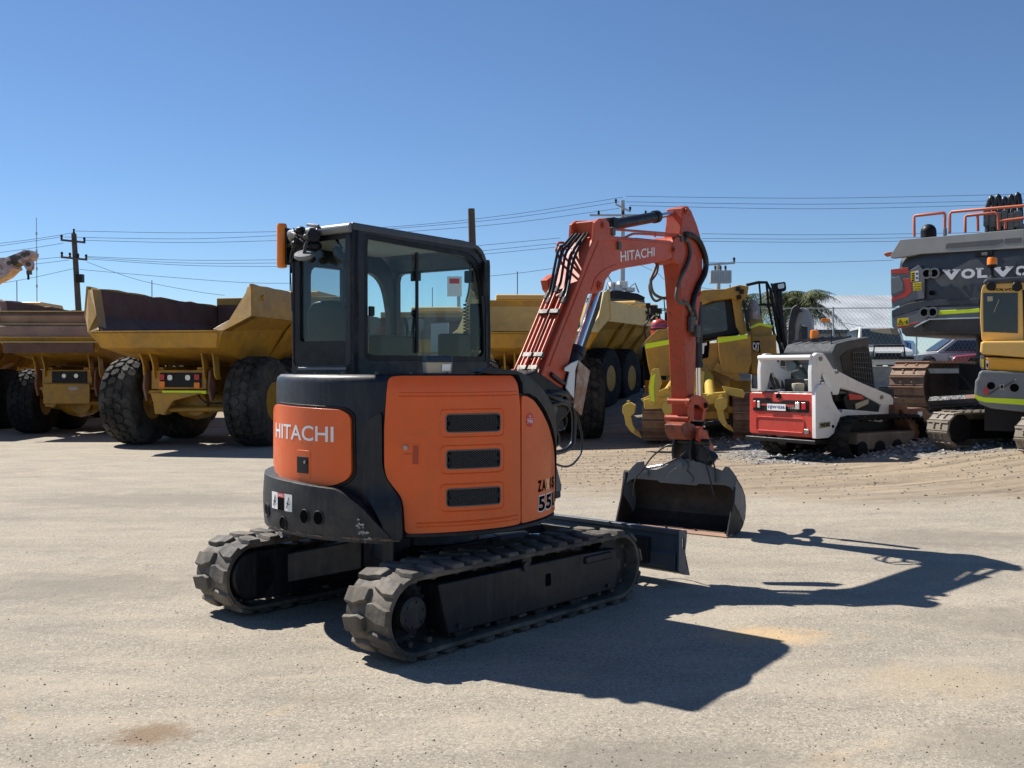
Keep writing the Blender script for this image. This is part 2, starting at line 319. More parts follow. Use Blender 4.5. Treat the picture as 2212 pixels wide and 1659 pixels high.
# ---------------------------------------------------------------- ground
def ground_mat():
    m, t, P, L = nodes('gritty yard'); co = coord(t); sep = t.nodes.new('ShaderNodeSeparateXYZ'); L(co, sep.inputs[0])
    grit = noise(t, L, 95, 3, co, .8); fine = noise(t, L, 38, 5, co, .75); mid = noise(t, L, 5, 6, co, .6); big = noise(t, L, .55, 5, co, .6, .8)
    asph = mix(t, L, ramp(t, L, fine, [(.36, 0.0), (.62, 1.0)]), (.250, .218, .170), (.415, .365, .290))
    asph = mix(t, L, ramp(t, L, grit, [(.32, .6), (.42, 0.0)]), asph, (.20, .17, .135))
    asph = mix(t, L, ramp(t, L, grit, [(.58, 0.0), (.72, .5)]), asph, (.56, .49, .38))
    asph = mix(t, L, ramp(t, L, big, [(.38, 0.0), (.64, .55)]), asph, (.255, .228, .188))
    vg = t.nodes.new('ShaderNodeTexVoronoi'); vg.inputs['Scale'].default_value = 120; L(co, vg.inputs['Vector'])
    sp = t.nodes.new('ShaderNodeSeparateColor'); L(vg.outputs['Color'], sp.inputs[0])
    asph = mix(t, L, ramp(t, L, sp.outputs[0], [(.08, .6), (.16, 0.0)]), asph, (.15, .135, .11)); asph = mix(t, L, ramp(t, L, sp.outputs[0], [(.86, 0.0), (.96, .5)]), asph, (.62, .55, .44))
    # streaks of fine dust dragged along x
    mp = t.nodes.new('ShaderNodeMapping'); mp.inputs['Scale'].default_value = (.7, 1.9, 1); mp.inputs['Rotation'].default_value = (0, 0, .25); L(co, mp.inputs[0])
    st = noise(t, L, 1.6, 7, mp.outputs[0], .65, .5)
    asph = mix(t, L, ramp(t, L, st, [(.50, 0.0), (.66, .40)]), asph, (.45, .375, .28))
    asph = mix(t, L, ramp(t, L, st, [(.30, .50), (.45, 0.0)]), asph, (.20, .18, .15))
    # ochre patches
    oc = noise(t, L, .8, 5, co, .55, 1.2); asph = mix(t, L, ramp(t, L, oc, [(.64, 0.0), (.76, .5)]), asph, (.56, .40, .22))
    # faint wheel tracks swept across the yard
    for ang, off_, w_ in ((.18, 8.6, .22), (.18, 10.4, .22), (-.42, 5.6, .16), (-.42, 4.3, .16), (.75, 1.9, .14)):
        mp3 = t.nodes.new('ShaderNodeMapping'); mp3.inputs['Rotation'].default_value = (0, 0, ang); L(co, mp3.inputs[0]); s3 = t.nodes.new('ShaderNodeSeparateXYZ'); L(mp3.outputs[0], s3.inputs[0])
        def mm(op, a, b):
            n = t.nodes.new('ShaderNodeMath'); n.operation = op
            for i, x in enumerate((a, b)):
                if isinstance(x, (int, float)): n.inputs[i].default_value = x
                else: L(x, n.inputs[i])
            return n.outputs[0]
        bow = mm('MULTIPLY', mm('MULTIPLY', s3.outputs[0], s3.outputs[0]), .012)
        dd = mm('ADD', mm('ABSOLUTE', mm('SUBTRACT', mm('ADD', s3.outputs[1], bow), off_), 0), mm('MULTIPLY', noise(t, L, 9, 5, co, .7), .22))
        asph = mix(t, L, ramp(t, L, dd, [(w_, .22), (w_+.16, 0.0)]), asph, (.215, .188, .150) if ang > 0 else (.43, .37, .285))
    def spot(x0, y0, sx, sy, colr, k, A):
        mv = t.nodes.new('ShaderNodeMapping'); mv.vector_type = 'TEXTURE'; mv.inputs['Location'].default_value = (x0, y0, 0); mv.inputs['Scale'].default_value = (sx, sy, 1e4); L(co, mv.inputs[0])
        ln = t.nodes.new('ShaderNodeVectorMath'); ln.operation = 'LENGTH'; L(mv.outputs[0], ln.inputs[0])
        ad = t.nodes.new('ShaderNodeMath'); ad.operation = 'MULTIPLY_ADD'; ad.inputs[1].default_value = 1.6; L(noise(t, L, 5, 8, co, .7), ad.inputs[0]); L(ln.outputs['Value'], ad.inputs[2])
        return mix(t, L, ramp(t, L, ad.outputs[0], [(.0, k), (.95, k), (1.0, 0.0)]) if 0 else ramp(t, L, half(ad.outputs[0]), [(.55, k), (.80, 0.0)]), A, colr)
    def half(x):
        n = t.nodes.new('ShaderNodeMath'); n.operation = 'MULTIPLY'; n.inputs[1].default_value = .5; L(x, n.inputs[0]); return n.outputs[0]
    asph = spot(-1.63, 4.45, .30, .22, (.20, .13, .075), .75, asph); asph = spot(1.54, 6.1, .55, .35, (.55, .38, .20), .7, asph); asph = spot(2.3, 5.2, .8, .5, (.42, .33, .22), .5, asph)
    for k_, (x0, y0, sx, sy) in enumerate(((-3.2, 7.5, 1.6, .9), (3.4, 6.4, 1.2, .7), (.6, 4.1, 1.1, .5), (-1.2, 10.5, 2.2, 1.1), (2.2, 4.3, .7, .4), (-4.6, 12.5, 3, 1.2), (4.2, 9.5, 1.6, .8))): asph = spot(x0, y0, sx, sy, (.205, .182, .148), .6, asph)
    # tan dirt lane, churned by tracks
    mp2 = t.nodes.new('ShaderNodeMapping'); mp2.inputs['Scale'].default_value = (.22, 2.6, 1); mp2.inputs['Rotation'].default_value = (0, 0, -.05); L(co, mp2.inputs[0])
    rut = noise(t, L, 1.5, 9, mp2.outputs[0], .75, .4)
    dirt = mix(t, L, ramp(t, L, rut, [(.34, 0.0), (.66, 1.0)]), (.15, .122, .09), (.40, .315, .22))
    dirt = mix(t, L, ramp(t, L, mid, [(.48, 0.0), (.72, .4)]), dirt, (.46, .35, .23))
    dirt = mix(t, L, ramp(t, L, fine, [(.3, .5), (.45, 0.0)]), dirt, (.13, .105, .08))
    def maths(op, a, b=None, c=None):
        n = t.nodes.new('ShaderNodeMath'); n.operation = op
        for i, x in enumerate((a, b, c)):
            if x is None: continue
            if isinstance(x, (int, float)): n.inputs[i].default_value = x
            else: L(x, n.inputs[i])
        return n.outputs[0]
    # signed distance into the dirt lane: y + .25 x beyond ~12.3 m on the right of the machine
    warp = maths('MULTIPLY', maths('SUBTRACT', noise(t, L, .9, 6, co, .6), .5), 3.2)
    x_, y_ = sep.outputs[0], sep.outputs[1]
    d = maths('ADD', maths('ADD', y_, maths('MULTIPLY', x_, .33)), warp)
    f1 = ramp(t, L, maths('MULTIPLY_ADD', d, .1, -.86), [(.42, 0.0), (.56, 1.0)])     # d about 13.4
    left = ramp(t, L, maths('MULTIPLY_ADD', maths('ADD', x_, maths('MULTIPLY', warp, .3)), .2, .5), [(.38, 0.0), (.52, 1.0)])
    f1 = maths('MULTIPLY', f1, left)
    far = ramp(t, L, maths('MULTIPLY_ADD', maths('ADD', y_, warp), .1, -2.2), [(.4, 0.0), (.6, 1.0)])
    f1 = maths('MAXIMUM', f1, far)
    c = mix(t, L, f1, asph, dirt)
    # crushed rock between the machines on the right
    vo = t.nodes.new('ShaderNodeTexVoronoi'); vo.inputs['Scale'].default_value = 16; L(co, vo.inputs['Vector'])
    rock = ramp(t, L, vo.outputs['Color'], [(.2, (.16, .15, .14)), (.8, (.46, .45, .43))]); rock = mix(t, L, ramp(t, L, vo.outputs['Distance'], [(.35, 0.0), (.6, .8)]), rock, (.08, .075, .07))
    d2 = maths('ADD', maths('ADD', y_, maths('MULTIPLY', x_, .42)), maths('MULTIPLY', warp, .5))
    f2 = ramp(t, L, maths('MULTIPLY_ADD', d2, .1, -1.5), [(.25, 0.0), (.34, 1.0)])
    f2 = maths('MULTIPLY', f2, ramp(t, L, maths('MULTIPLY_ADD', maths('ADD', x_, maths('MULTIPLY', warp, .4)), .1, .1), [(.44, 0.0), (.52, 1.0)]))
    c = mix(t, L, f2, c, rock)
    L(c, P.inputs['Base Color']); P.inputs['Roughness'].default_value = .95; P.inputs['Specular IOR Level'].default_value = .2
    hgt = maths('ADD', maths('MULTIPLY', grit, .5), maths('MULTIPLY', fine, .9))
    b1 = bump(t, L, hgt, .5, .010); b2 = bump(t, L, mid, .5, .03, b1)
    b3 = bump(t, L, maths('MULTIPLY', rut, f1), .6, .05, b2); b4 = bump(t, L, maths('MULTIPLY', vo.outputs['Distance'], maths('MULTIPLY', f2, -1)), .8, .03, b3); L(b4, P.inputs['Normal'])
    return m
M['ground'] = ground_mat()
def ground():
    xs = list(np.concatenate([[-1500, -400, -120, -60], np.arange(-40, 40.1, 1.0), [60, 120, 400, 1500]]))
    ys = list(np.concatenate([[-300, -60, -20], np.arange(-6, 60.1, 1.0), [80, 120, 250, 600, 2500]]))
    mb = MB(); nx, ny = len(xs), len(ys)
    mb.v = [(x, y, gz(min(x, 60), min(y, 90))) for x in xs for y in ys]
    mb.f = [(i*ny+j, (i+1)*ny+j, (i+1)*ny+j+1, i*ny+j+1) for i in range(nx-1) for j in range(ny-1)]
    tag(mb.build('ground', M['ground']), kind='structure')
ground()
def pebbles(name, n, region, rmin, rmax, mt, seed, label, dens=None):
    rg = random.Random(seed); mb = MB(); base = [(1,0,0),(-1,0,0),(0,1,0),(0,-1,0),(0,0,1),(0,0,-1)]
    fs = [(0,2,4),(2,1,4),(1,3,4),(3,0,4),(2,0,5),(1,2,5),(3,1,5),(0,3,5)]
    k = 0
    while k < n:
        x, y = region(rg)
        if x is None: continue
        r = rmin+(rmax-rmin)*rg.random()**2.2; a = rg.random()*6.28; c, s_ = math.cos(a), math.sin(a); z = gz(x, y)+r*.25
        q = [1+rg.uniform(-.35, .35) for _ in range(6)]; vs = []
        for i, (bx, by, bz) in enumerate(base):
            bx *= q[i]*r; by *= q[i]*r*.8; bz *= q[i]*r*.6; vs.append((x+bx*c-by*s_, y+bx*s_+by*c, z+bz))
        mb.add(vs, fs); k += 1
    o = mb.build(name, mt, smooth=0, weld=False); tag(o, label, 'gravel', kind='stuff'); return o
def rock_mat(name, a, b):
    m, t, P, L = nodes(name); g = t.nodes.new('ShaderNodeNewGeometry'); L(ramp(t, L, g.outputs['Random Per Island'], [(0, a), (1, b)]), P.inputs['Base Color']); P.inputs['Roughness'].default_value = .9; return m
M['rocks'] = rock_mat('crushed grey rock', (.13, .125, .12), (.50, .48, .45)); M['grit'] = rock_mat('dark loose grit', (.05, .045, .04), (.33, .29, .23))
def reg_rock(rg):
    y = rg.uniform(13.5, 30); x = rg.uniform(2.0, 15)
    lim = max(3.7, (17.8-y)/.42)+rg.gauss(0, .45)
    if x < lim or (x-lim < 1.2 and rg.random() > .3) or (y > 22 and rg.random() < .5): return None, None
    return x, y
pebbles('crushed_rock', 17000, reg_rock, .012, .055, M['rocks'], 3, 'loose grey crushed rock under the machines on the right')
def reg_grit(rg):
    v = rg.uniform(900, 1680)**1.0; Y = CF*CH/(v-797); u = rg.uniform(-40, 2260); return (u-1106)/CF*Y, Y
pebbles('loose_grit', 4200, reg_grit, .0015, .0070, M['grit'], 5, 'dark loose grit scattered over the pale yard surface')
def reg_lane(rg):
    y = rg.uniform(11, 24); x = rg.uniform(-.5, 9)
    if y+.33*x < 14+rg.gauss(0, .8): return None, None
    return x, y
pebbles('lane_gravel', 6000, reg_lane, .006, .024, M['grit'], 8, 'brown gravel churned up along the dirt lane')
# ================================================================ main machine: orange and charcoal compact excavator
T = Fr(-.605, 6.90, 47.8, 0.0)              # undercarriage frame
U = Fr(-.605, 6.90, 54.5, 0.0)              # slewed house and boom
EX = thing('compact_excavator', T, 'orange and charcoal compact excavator with a glass cab standing alone on the open yard', 'excavator')
def ub(mb, name, m, parent=None, **k):
    o = mb.build(name, m, parent or EX, **k)
    if parent is None: o.rotation_euler.z = U.a-T.a
    return o
def V3(p, q=None): return Vector(p)
# ---- tracks
def stadium(hl, r, n, zc):                   # hl: half length between wheel centres
    Lp = 4*hl+2*math.pi*r; out = []
    for i in range(n):
        s_ = Lp*i/n
        if s_ < 2*hl: p = (-hl+s_, -r); t = (1, 0)
        elif s_ < 2*hl+math.pi*r: a = (s_-2*hl)/r-math.pi/2; p = (hl+r*math.cos(a), r*math.sin(a)); t = (-math.sin(a), math.cos(a))
        elif s_ < 4*hl+math.pi*r: p = (hl-(s_-2*hl-math.pi*r), r); t = (-1, 0)
        else: a = (s_-4*hl-math.pi*r)/r+math.pi/2; p = (-hl+r*math.cos(a), r*math.sin(a)); t = (-math.sin(a), math.cos(a))
        nrm = (t[1], -t[0]); out.append((p[0], p[1]+zc, t[0], t[1], nrm[0], nrm[1]))
    return out, Lp
def rubber_track(yc, wd, hl, r, zc, nl, lug_h=.038, thick=.03, parent=None, m=None, sgn=1):
    mb = MB(); st, Lp = stadium(hl, r, 140, zc)
    vs = []; n = len(st); hw = wd/2*.94
    for (x, z, tx, tz, nx, nz) in st:
        vs += [(x, yc-hw, z), (x, yc+hw, z), (x-nx*thick, yc-hw, z-nz*thick), (x-nx*thick, yc+hw, z-nz*thick)]
    fs = []
    for i in range(n):
        j = (i+1) % n
        for a, b in ((0, 1), (1, 3), (3, 2), (2, 0)): fs.append((i*4+a, i*4+b, j*4+b, j*4+a))
    mb.add(vs, fs)
    rg = random.Random(int(abs(yc)*100)+3)
    for k in range(nl):
        for side in (1, -1):
            s0 = (k+(0 if side == 1 else .5))/nl
            def at(ds, y, h):
                q = (s0*n+ds/Lp*n) % n; i = int(q) % n; f = q-int(q); A = st[i]; B = st[(i+1) % n]
                x, z, nx, nz = [A[c]*(1-f)+B[c]*f for c in (0, 1, 4, 5)]
                return (x+nx*h, yc+y, z+nz*h)
            pl = [(-.050, .004), (.030, .004), (.044, .05), (.064, .10), (.060, wd/2), (-.036, wd/2+.004), (-.044, .13), (-.062, .06)]
            pl = [(a+rg.uniform(-.003, .003), b) for a, b in pl]; cx = sum(p[0] for p in pl)/8; cy = sum(p[1] for p in pl)/8
            lo = [at(a, side*b, -.002) for a, b in pl]; hi = [at(cx+(a-cx)*.80, side*(cy+(b-cy)*.90), lug_h*rg.uniform(.85, 1)) for a, b in pl]
            mb.add(lo+hi, [tuple(range(8)), tuple(range(8, 16))]+[(i, (i+1) % 8, 8+(i+1) % 8, 8+i) for i in range(8)])
        def at2(ds, y, h):
            q = ((k+.25)/nl*n+ds/Lp*n) % n; i = int(q) % n; A = st[i]; return (A[0]+A[4]*h, yc+y, A[1]+A[5]*h)
        for y in (-.075, .075): mb.prism([at2(-.02, y-.02, -thick), at2(.02, y-.02, -thick), at2(.02, y+.02, -thick), at2(-.02, y+.02, -thick)], Vector(at2(0, 0, -.035))-Vector(at2(0, 0, 0)))
    o = mb.build('rubber_track', m or M['rubber'], parent, smooth=30, bevel=.006, seg=1); return o
for s_ in (-1, 1):
    yc = .80*s_
    tr = rubber_track(yc, .39, .955, .228, .258, 33, lug_h=.028, parent=EX)
    # sprocket and idler
    mb = MB(); mb.lathe([(.10, -.09), (.185, -.09), (.185, -.03), (.12, -.03), (.12, .03), (.185, .03), (.185, .09), (.10, .09)], (.955, yc, .262), (0, 1, 0), 36); mb.cyl((.955, yc-.14, .262), (.955, yc+.14, .262), .05)
    mb.build('idler', M['charcoal_matt'], EX)
    mb = MB()
    for k in range(21):
        a = 2*math.pi*k/21; mb.box((-.955+.185*math.cos(a), yc, .262+.185*math.sin(a)), (.03, .035, .025), Matrix.Rotation(-a, 3, 'Y'))
    mb.lathe([(.05, -.02), (.18, -.02), (.18, .02), (.05, .02)], (-.955, yc, .262), (0, 1, 0), 40)
    sp = mb.build('sprocket', M['charcoal_matt'], EX)
    mb = MB(); mb.lathe([(.0, .148), (.078, .148), (.098, .135), (.102, .02), (.13, .02), (.13, -.02), (0, -.02)][::-1], (-.955, yc, .262), (0, s_, 0), 36)
    for k in range(6):
        a = k*math.pi/3+.3; mb.cyl((-.955+.07*math.cos(a), yc+s_*.145, .262+.07*math.sin(a)), (-.955+.07*math.cos(a), yc+s_*.156, .262+.07*math.sin(a)), .008, n=6)
    mb.build('hub', M['charcoal_matt'], sp, smooth=30)
    mb = MB(); mb.lathe([(0, .17), (.15, .17), (.168, .155), (.168, -.02), (0, -.02)][::-1], (-.955, yc, .262), (0, -s_, 0), 40)   # travel motor, inner side
    mb.box((-.80, yc-s_*.10, .262), (.30, .14, .33)); mb.build('travel_motor', M['charcoal'], EX, bevel=.012)
    # side frame
    mb = MB(); yo = yc+s_*.155
    mb.prism([(-.78, yo, .405), (-.70, yo, .10), (.93, yo, .10), (.96, yo, .26), (.93, yo, .385), (.5, yo, .40)], (0, -s_*.31, 0))
    for i in range(4): mb.lathe([(.04, -.12), (.075, -.12), (.075, -.05), (.05, -.05), (.05, .05), (.075, .05), (.075, .12), (.04, .12)], (-.55+i*.36, yc, .105), (0, 1, 0), 24)
    mb.cyl((0, yc, .43), (0, yc+s_*.15, .43), .045); mb.box((.72, yc+s_*.15, .35), (.30, .05, .05))
    fr = mb.build('side_frame', M['charcoal'], EX, bevel=.012)
    mb = MB(); mb.prism(roundp([(.17, yo, .24), (.22, yo, .24), (.22, yo, .32), (.17, yo, .32)], .012), (0, s_*.003, 0)); mb.build('opening', M['black_decal'], fr)
    # small grease nipple and bolts
    for x, z, r_ in ((-.62, .14, .014), (.83, .14, .014), (-.03, .40, .03)): mb = MB(); mb.cyl((x, yo, z), (x, yo+s_*.015, z), r_, n=10); mb.build('bolt', M['charcoal_matt'], fr)
# ---- centre frame
mb = MB(); mb.cyl((0, 0, .36), (0, 0, .565), .40, .36, 40); mb.cyl((0, 0, .565), (0, 0, .625), .46, n=48)
mb.prism([(-.36, -.40, .28), (.36, -.40, .28), (.36, .40, .28), (-.36, .40, .28)], (0, 0, .2))
for sx in (-1, 1):
    for sy in (-1, 1):
        A = Vector((sx*.28, sy*.30, .37)); B = Vector((sx*.62, sy*.70, .27)); d = (B-A); n_ = Vector((-d.y, d.x, 0)).normalized()*.12
        mb.prism([A-n_+Vector((0, 0, .11)), A+n_+Vector((0, 0, .11)), A+n_-Vector((0, 0, .10)), A-n_-Vector((0, 0, .10))], d)
mb.box((-.42, -.18, .42), (.16, .12, .26))
mb.build('centre_frame', M['charcoal'], EX, bevel=.015)
# ---- dozer blade
def bl(y0, y1, n=10):                        # curved plate profile (x, z)
    return [(1.725+.10*math.cos((t-.5)*math.pi)*-1+.04*t, .10+.315*t) for t in [i/n for i in range(n+1)]]
pf = [(1.80, .068), (1.735, .10), (1.700, .16), (1.685, .24), (1.69, .32), (1.70, .385), (1.725, .418)]
pfi = [(x+.022, z) for x, z in pf]
mb = MB(); lo = [(x, -.99, z) for x, z in pf]+[(x, -.99, z) for x, z in pfi[::-1]]; mb.prism(lo, (0, 1.98, 0))
mb.box((1.705, 0, .405), (.05, 1.97, .035)); mb.prism([(1.70, -.97, .10), (1.66, -.97, .13), (1.655, -.97, .24), (1.69, -.97, .26)], (0, 1.94, 0))
bd = mb.build('dozer_blade', M['bucket_grey'], EX, bevel=.006)
for sy in (-1, 1):
    A = [(1.665, sy*.99, .425), (1.775, sy*.99, .415), (1.765, sy*.99, .33), (1.745, sy*.99, .24), (1.755, sy*.99, .17), (1.815, sy*.99, .065), (1.72, sy*.99, .085), (1.655, sy*.99, .12)]
    B = roundp([(1.71, sy*.99, .37), (1.735, sy*.99, .37), (1.735, sy*.99, .28), (1.71, sy*.99, .28)], .012)
    a_, b_ = resample(A, 48), resample(B, 48)
    k = min(range(48), key=lambda i: (b_[i]-a_[0]).length); b_ = b_[k:]+b_[:k]
    mb = MB(); mb.ring(a_, b_, (0, sy*.014, 0)); mb.build('end_plate', M['bucket_grey'], bd, smooth=20)
    mb = MB(); mb.prism([(.25, sy*.34, .20), (.25, sy*.34, .34), (1.0, sy*.36, .36), (1.70, sy*.40, .34), (1.70, sy*.40, .16), (1.0, sy*.36, .19)], (0, sy*-.09, 0)); mb.build('blade_arm', M['charcoal'], EX, bevel=.01)
mb = MB(); mb.cyl((.35, 0, .38), (1.05, 0, .34), .05); mb.build('blade_cylinder', M['charcoal'], EX); mb = MB(); mb.cyl((1.05, 0, .34), (1.66, 0, .28), .025); mb.build('blade_rod', M['chrome'], EX)
mb = MB(); mb.box((1.64, 0, .25), (.06, 1.5, .2)); mb.build('blade_bracket', M['charcoal'], bd, bevel=.006)

# ---- house: footprint measured in the slewed frame
FP = [(.70,-.12),(.665,-.42),(.53,-.68),(.27,-.86),(-.05,-.935),(-.38,-.915),(-.707,-.715),(-.925,-.39),(-1,0),(-.925,.39),(-.707,.707),(-.38,.92),(0,.95),(.4,.94),(.68,.88),(.72,.4)]
Dn = [Vector((p[0], p[1])) for p in cr([(x, y, 0) for x, y in FP], 12, True)]
SQ = [Dn[(96-j) % len(Dn)] for j in range(len(Dn)+1)]
SS = [0]
for j in range(len(Dn)): SS.append(SS[-1]+(SQ[j+1]-SQ[j]).length)
ST = SS[-1]
def fps(s_):                                 # arc length from the tail (towards the right side) -> point, outward normal
    s_ %= ST; j = 0
    import bisect
    j = min(len(SQ)-2, bisect.bisect_right(SS, s_)-1); f = (s_-SS[j])/(SS[j+1]-SS[j]); p = SQ[j].lerp(SQ[j+1], f)
    a = SQ[(j-1) % len(Dn)]; b = SQ[(j+2) % len(Dn)]; t = (b-a).normalized(); n_ = Vector((t.y, -t.x)); 
    if n_.dot(p) < 0: n_ = -n_
    return p, n_
def sh(s_, z, off=0): p, n_ = fps(s_); return Vector((p.x+n_.x*off, p.y+n_.y*off, z))
def shpx(u, v):
    o = U.w2l((0, 0, CH)); r = U.w2l(U.o+ray(u, v)); best = None
    for j in range(len(Dn)):
        a = SQ[j]; e = SQ[j+1]-a; det = r.x*-e.y+e.x*r.y
        if abs(det) < 1e-9: continue
        dx, dy = a.x-o.x, a.y-o.y; t = (dx*-e.y+e.x*dy)/det; q = (r.x*dy-r.y*dx)/det
        if 0 <= q <= 1 and t > 0 and (best is None or t < best[0]): best = (t, SS[j]+q*(SS[j+1]-SS[j]))
    if best is None: return shpx(u+(3 if u < 900 else -3), v)
    s_ = best[1]
    if s_ > ST/2: s_ -= ST
    return (s_, o.z+r.z*best[0])
def pmap(pts2, name, m, parent, off=.012, th=.02, bevel=.004, step=.045, zoff=None, smooth=40, F=None, seg=2):
    ys = .05 if zoff else 0
    """panel: closed outline in (arc length, height), wrapped on the house"""
    if F is None: V = pts2; F = [tuple(range(len(pts2)))]
    else: V = pts2
    V2, F2 = subdiv2d(V, F, step, ys)
    g = zoff or (lambda s_, z: 0)
    mb = MB(); n = len(V2); A = [sh(s_, z, off+g(s_, z)) for s_, z in V2]
    if th:
        B = [sh(s_, z, off+g(s_, z)-th) for s_, z in V2]
        cnt = {}
        for f in F2:
            for i in range(len(f)):
                e = (f[i], f[(i+1) % len(f)]); cnt[tuple(sorted(e))] = cnt.get(tuple(sorted(e)), []) + [e]
        rim = [v[0] for v in cnt.values() if len(v) == 1]
        mb.add(A+B, F2+[tuple(i+n for i in f[::-1]) for f in F2]+[(b, a, a+n, b+n) for a, b in rim])
    else: mb.add(A, F2)
    return ub(mb, name, m, parent, bevel=bevel, smooth=smooth, seg=seg)
def rr2(s0, z0, s1, z1, r=.03, k=4): return [(p.x, p.y) for p in roundp([(s0, z0, 0), (s1, z0, 0), (s1, z1, 0), (s0, z1, 0)], r, k)]
def rp2(P, r, k=4): return [(p.x, p.y) for p in roundp([(a, b, 0) for a, b in P], r, k)]
# main shell
def ztop(s_):
    s_ %= ST
    if 1.33 < s_ < 3.1:
        t = (s_-1.33); return 1.605 - (.16*(t/.36)**2 if t < .36 else min(.60, .16+.78*(t-.36)))
    if 3.1 <= s_ < 3.4: return 1.0+.6*(s_-3.1)/.3
    return 1.605
mb = MB(); N = 120; vs = []; fs = []
rows = [(0.625, -.09), (.640, -.015), (.66, 0), (1.0, 0), (None, .0), (-.02, -.006), (0, -.030)]
for i in range(N):
    s_ = ST*i/N; zt = ztop(s_)
    for z, o in rows:
        zz = z if (z and z > .1) else (zt-.05 if z is None else zt+z); vs.append(sh(s_, min(zz, zt), o))
k = len(rows)
for i in range(N):
    for j in range(k-1): fs.append((i*k+j, ((i+1) % N)*k+j, ((i+1) % N)*k+j+1, i*k+j+1))
c0 = len(vs); vs.append(Vector((0, 0, .625))); vs.append(Vector((-.1, 0, 1.612)))
for i in range(N): fs.append((i*k, c0, ((i+1) % N)*k)); fs.append((i*k+k-1, ((i+1) % N)*k+k-1, c0+1))
mb.add(vs, fs); HB = ub(mb, 'house', M['charcoal'], smooth=50)
# counterweight: heavy bulge round the tail
def cwz(s_, z): return .010*math.sin(max(0, min(1, (z-.62)/.32))*math.pi)
cw = [(-1.35, .635), (-.6, .622), (.0, .615), (.50, .612), (.53, .64), (.44, .74), (.36, .83), (.24, .905), (.19, .925), (-.2, .945), (-.6, .955), (-1.3, .96)]
pmap(rp2(cw, .05), 'counterweight', M['charcoal_matt'], None, off=.080, th=.12, bevel=.022, zoff=cwz, seg=4)
CW = bpy.data.objects['counterweight']
# black swoosh between the tail door and the side panel, runs down over the counterweight
sw = [(.34, 1.30), (.46, 1.40), (.462, 1.06), (.49, .98), (.575, .87), (.59, .625), (.50, .625), (.46, .76), (.36, .90), (.345, 1.0)]
pmap(rp2(sw, .05), 'corner_trim', M['charcoal'], None, off=.030, th=.05, bevel=.015, zoff=lambda s_, z: .045*max(0, min(1, (.92-z)/.15)))
# tow holes in the counterweight
holes = [(587, 1093, 13, 16), (605, 1100, 9, 14), (637, 1127, 12, 17), (680, 1112, 14, 16), (708, 1115, 14, 17)]
for i, (u, v, a, b) in enumerate(holes):
    s0, z0 = shpx(u+2, v)
    if s0 < -.40 and i < 1: s0 = -.47
    ra = {0: .05, 1: .045}.get(i, .036); rb = .042
    disc = [(s0+ra*math.cos(t*math.pi/10), z0+rb*math.sin(t*math.pi/10)) for t in range(20)]
    rim = MB(); rim.tube([sh(x, y, .0925) for x, y in disc], .004, 6, closed=True); h = ub(rim, 'tow_hole', M['charcoal_matt'], CW)
    mb = MB(); vs = [sh(x, y, .0935) for x, y in disc]; mb.add(vs+[sh(s0, z0, .0935)], [(j, (j+1) % 20, 20) for j in range(20)])
    ub(mb, 'hole_shade', M['black_decal'], h, smooth=0)
# warning label
lb = [shpx(u, v) for u, v in ((617, 1094), (658, 1094), (658, 1066), (617, 1066))]
ls0, ls1, lz0, lz1 = lb[0][0], lb[1][0], lb[0][1], lb[2][1]; ls0 += .01
L1 = pmap(rr2(ls0, lz0, ls1, lz1, .004), 'warning_label', M['white_decal'], CW, off=.0935, th=0, bevel=0)
dx = (ls1-ls0)/3
pmap(rr2(ls0+dx, lz0, ls0+2*dx, lz1-.028, .001), 'label_text_panel', M['black_decal'], L1, off=.0945, th=0, bevel=0)
pmap(rr2(ls0+dx, lz1-.028, ls0+2*dx, lz1, .001), 'label_header', M['red_decal'], L1, off=.0945, th=0, bevel=0)
for a in (ls0+dx*.5, ls0+dx*2.5):
    mb = MB(); mb.tube([sh(a-.012, lz0+.02, .096), sh(a, lz0+.055, .096), sh(a+.01, lz1-.02, .096)], .0022, 5); mb.tube([sh(a-.014, lz0+.05, .096), sh(a+.016, lz0+.045, .096)], .002, 5); ub(mb, 'figure_symbol', M['black_decal'], L1)
def shtext(txt, s0, z0, s1, z1, name, m, parent, off, bold=.01, skew=0):
    V, F = text2d(txt, bold); V = [(s0+(s1-s0)*x, z0+(z1-z0)*y+skew*x) for x, y in V]
    return pmap(V, name, m, parent, off=off, th=0, bevel=0, F=F, step=.02, smooth=0)
shtext('WARNING', ls0+dx*1.1, lz1-.022, ls0+dx*1.9, lz1-.006, 'lettering', M['white_decal'], L1, .0955)
# scuffs on the counterweight
sc = [((790, 1118), (796, 1150)), ((800, 1131), (808, 1160)), ((736, 1066), (764, 1092)), ((596, 1130), (612, 1134)), ((660, 1158), (700, 1166)), ((720, 1164), (800, 1170))]
rg = random.Random(4)
for a, b in sc[:2]:
    (s0, z0), (s1, z1) = shpx(*a), shpx(*b); mb = MB()
    for k in range(14):
        t = rg.random(); x = s0+(s1-s0)*t+rg.uniform(-.015, .01); z = z0+(z1-z0)*t+rg.uniform(-.02, .02); l_ = rg.uniform(.004, .018)
        mb.add([sh(x, z, .0945+.010), sh(x+l_, z-.5*l_, .105), sh(x+l_*.6, z-.9*l_, .105), sh(x-.3*l_, z-.5*l_, .105)], [(0, 1, 2, 3)])
    ub(mb, 'scuff_mark', M['grey_light'], CW, smooth=0)
mb = MB(); rg = random.Random(8)
for k in range(60):
    x = rg.uniform(-.45, .55); z = .632+abs(rg.gauss(0, .006)); l_ = rg.uniform(.01, .07); w2 = rg.uniform(.0008, .003)
    mb.add([sh(x, z, .0925), sh(x+l_, z+rg.uniform(-.002, .003), .0925), sh(x+l_, z+w2, .0925), sh(x, z+w2, .0925)], [(0, 1, 2, 3)])
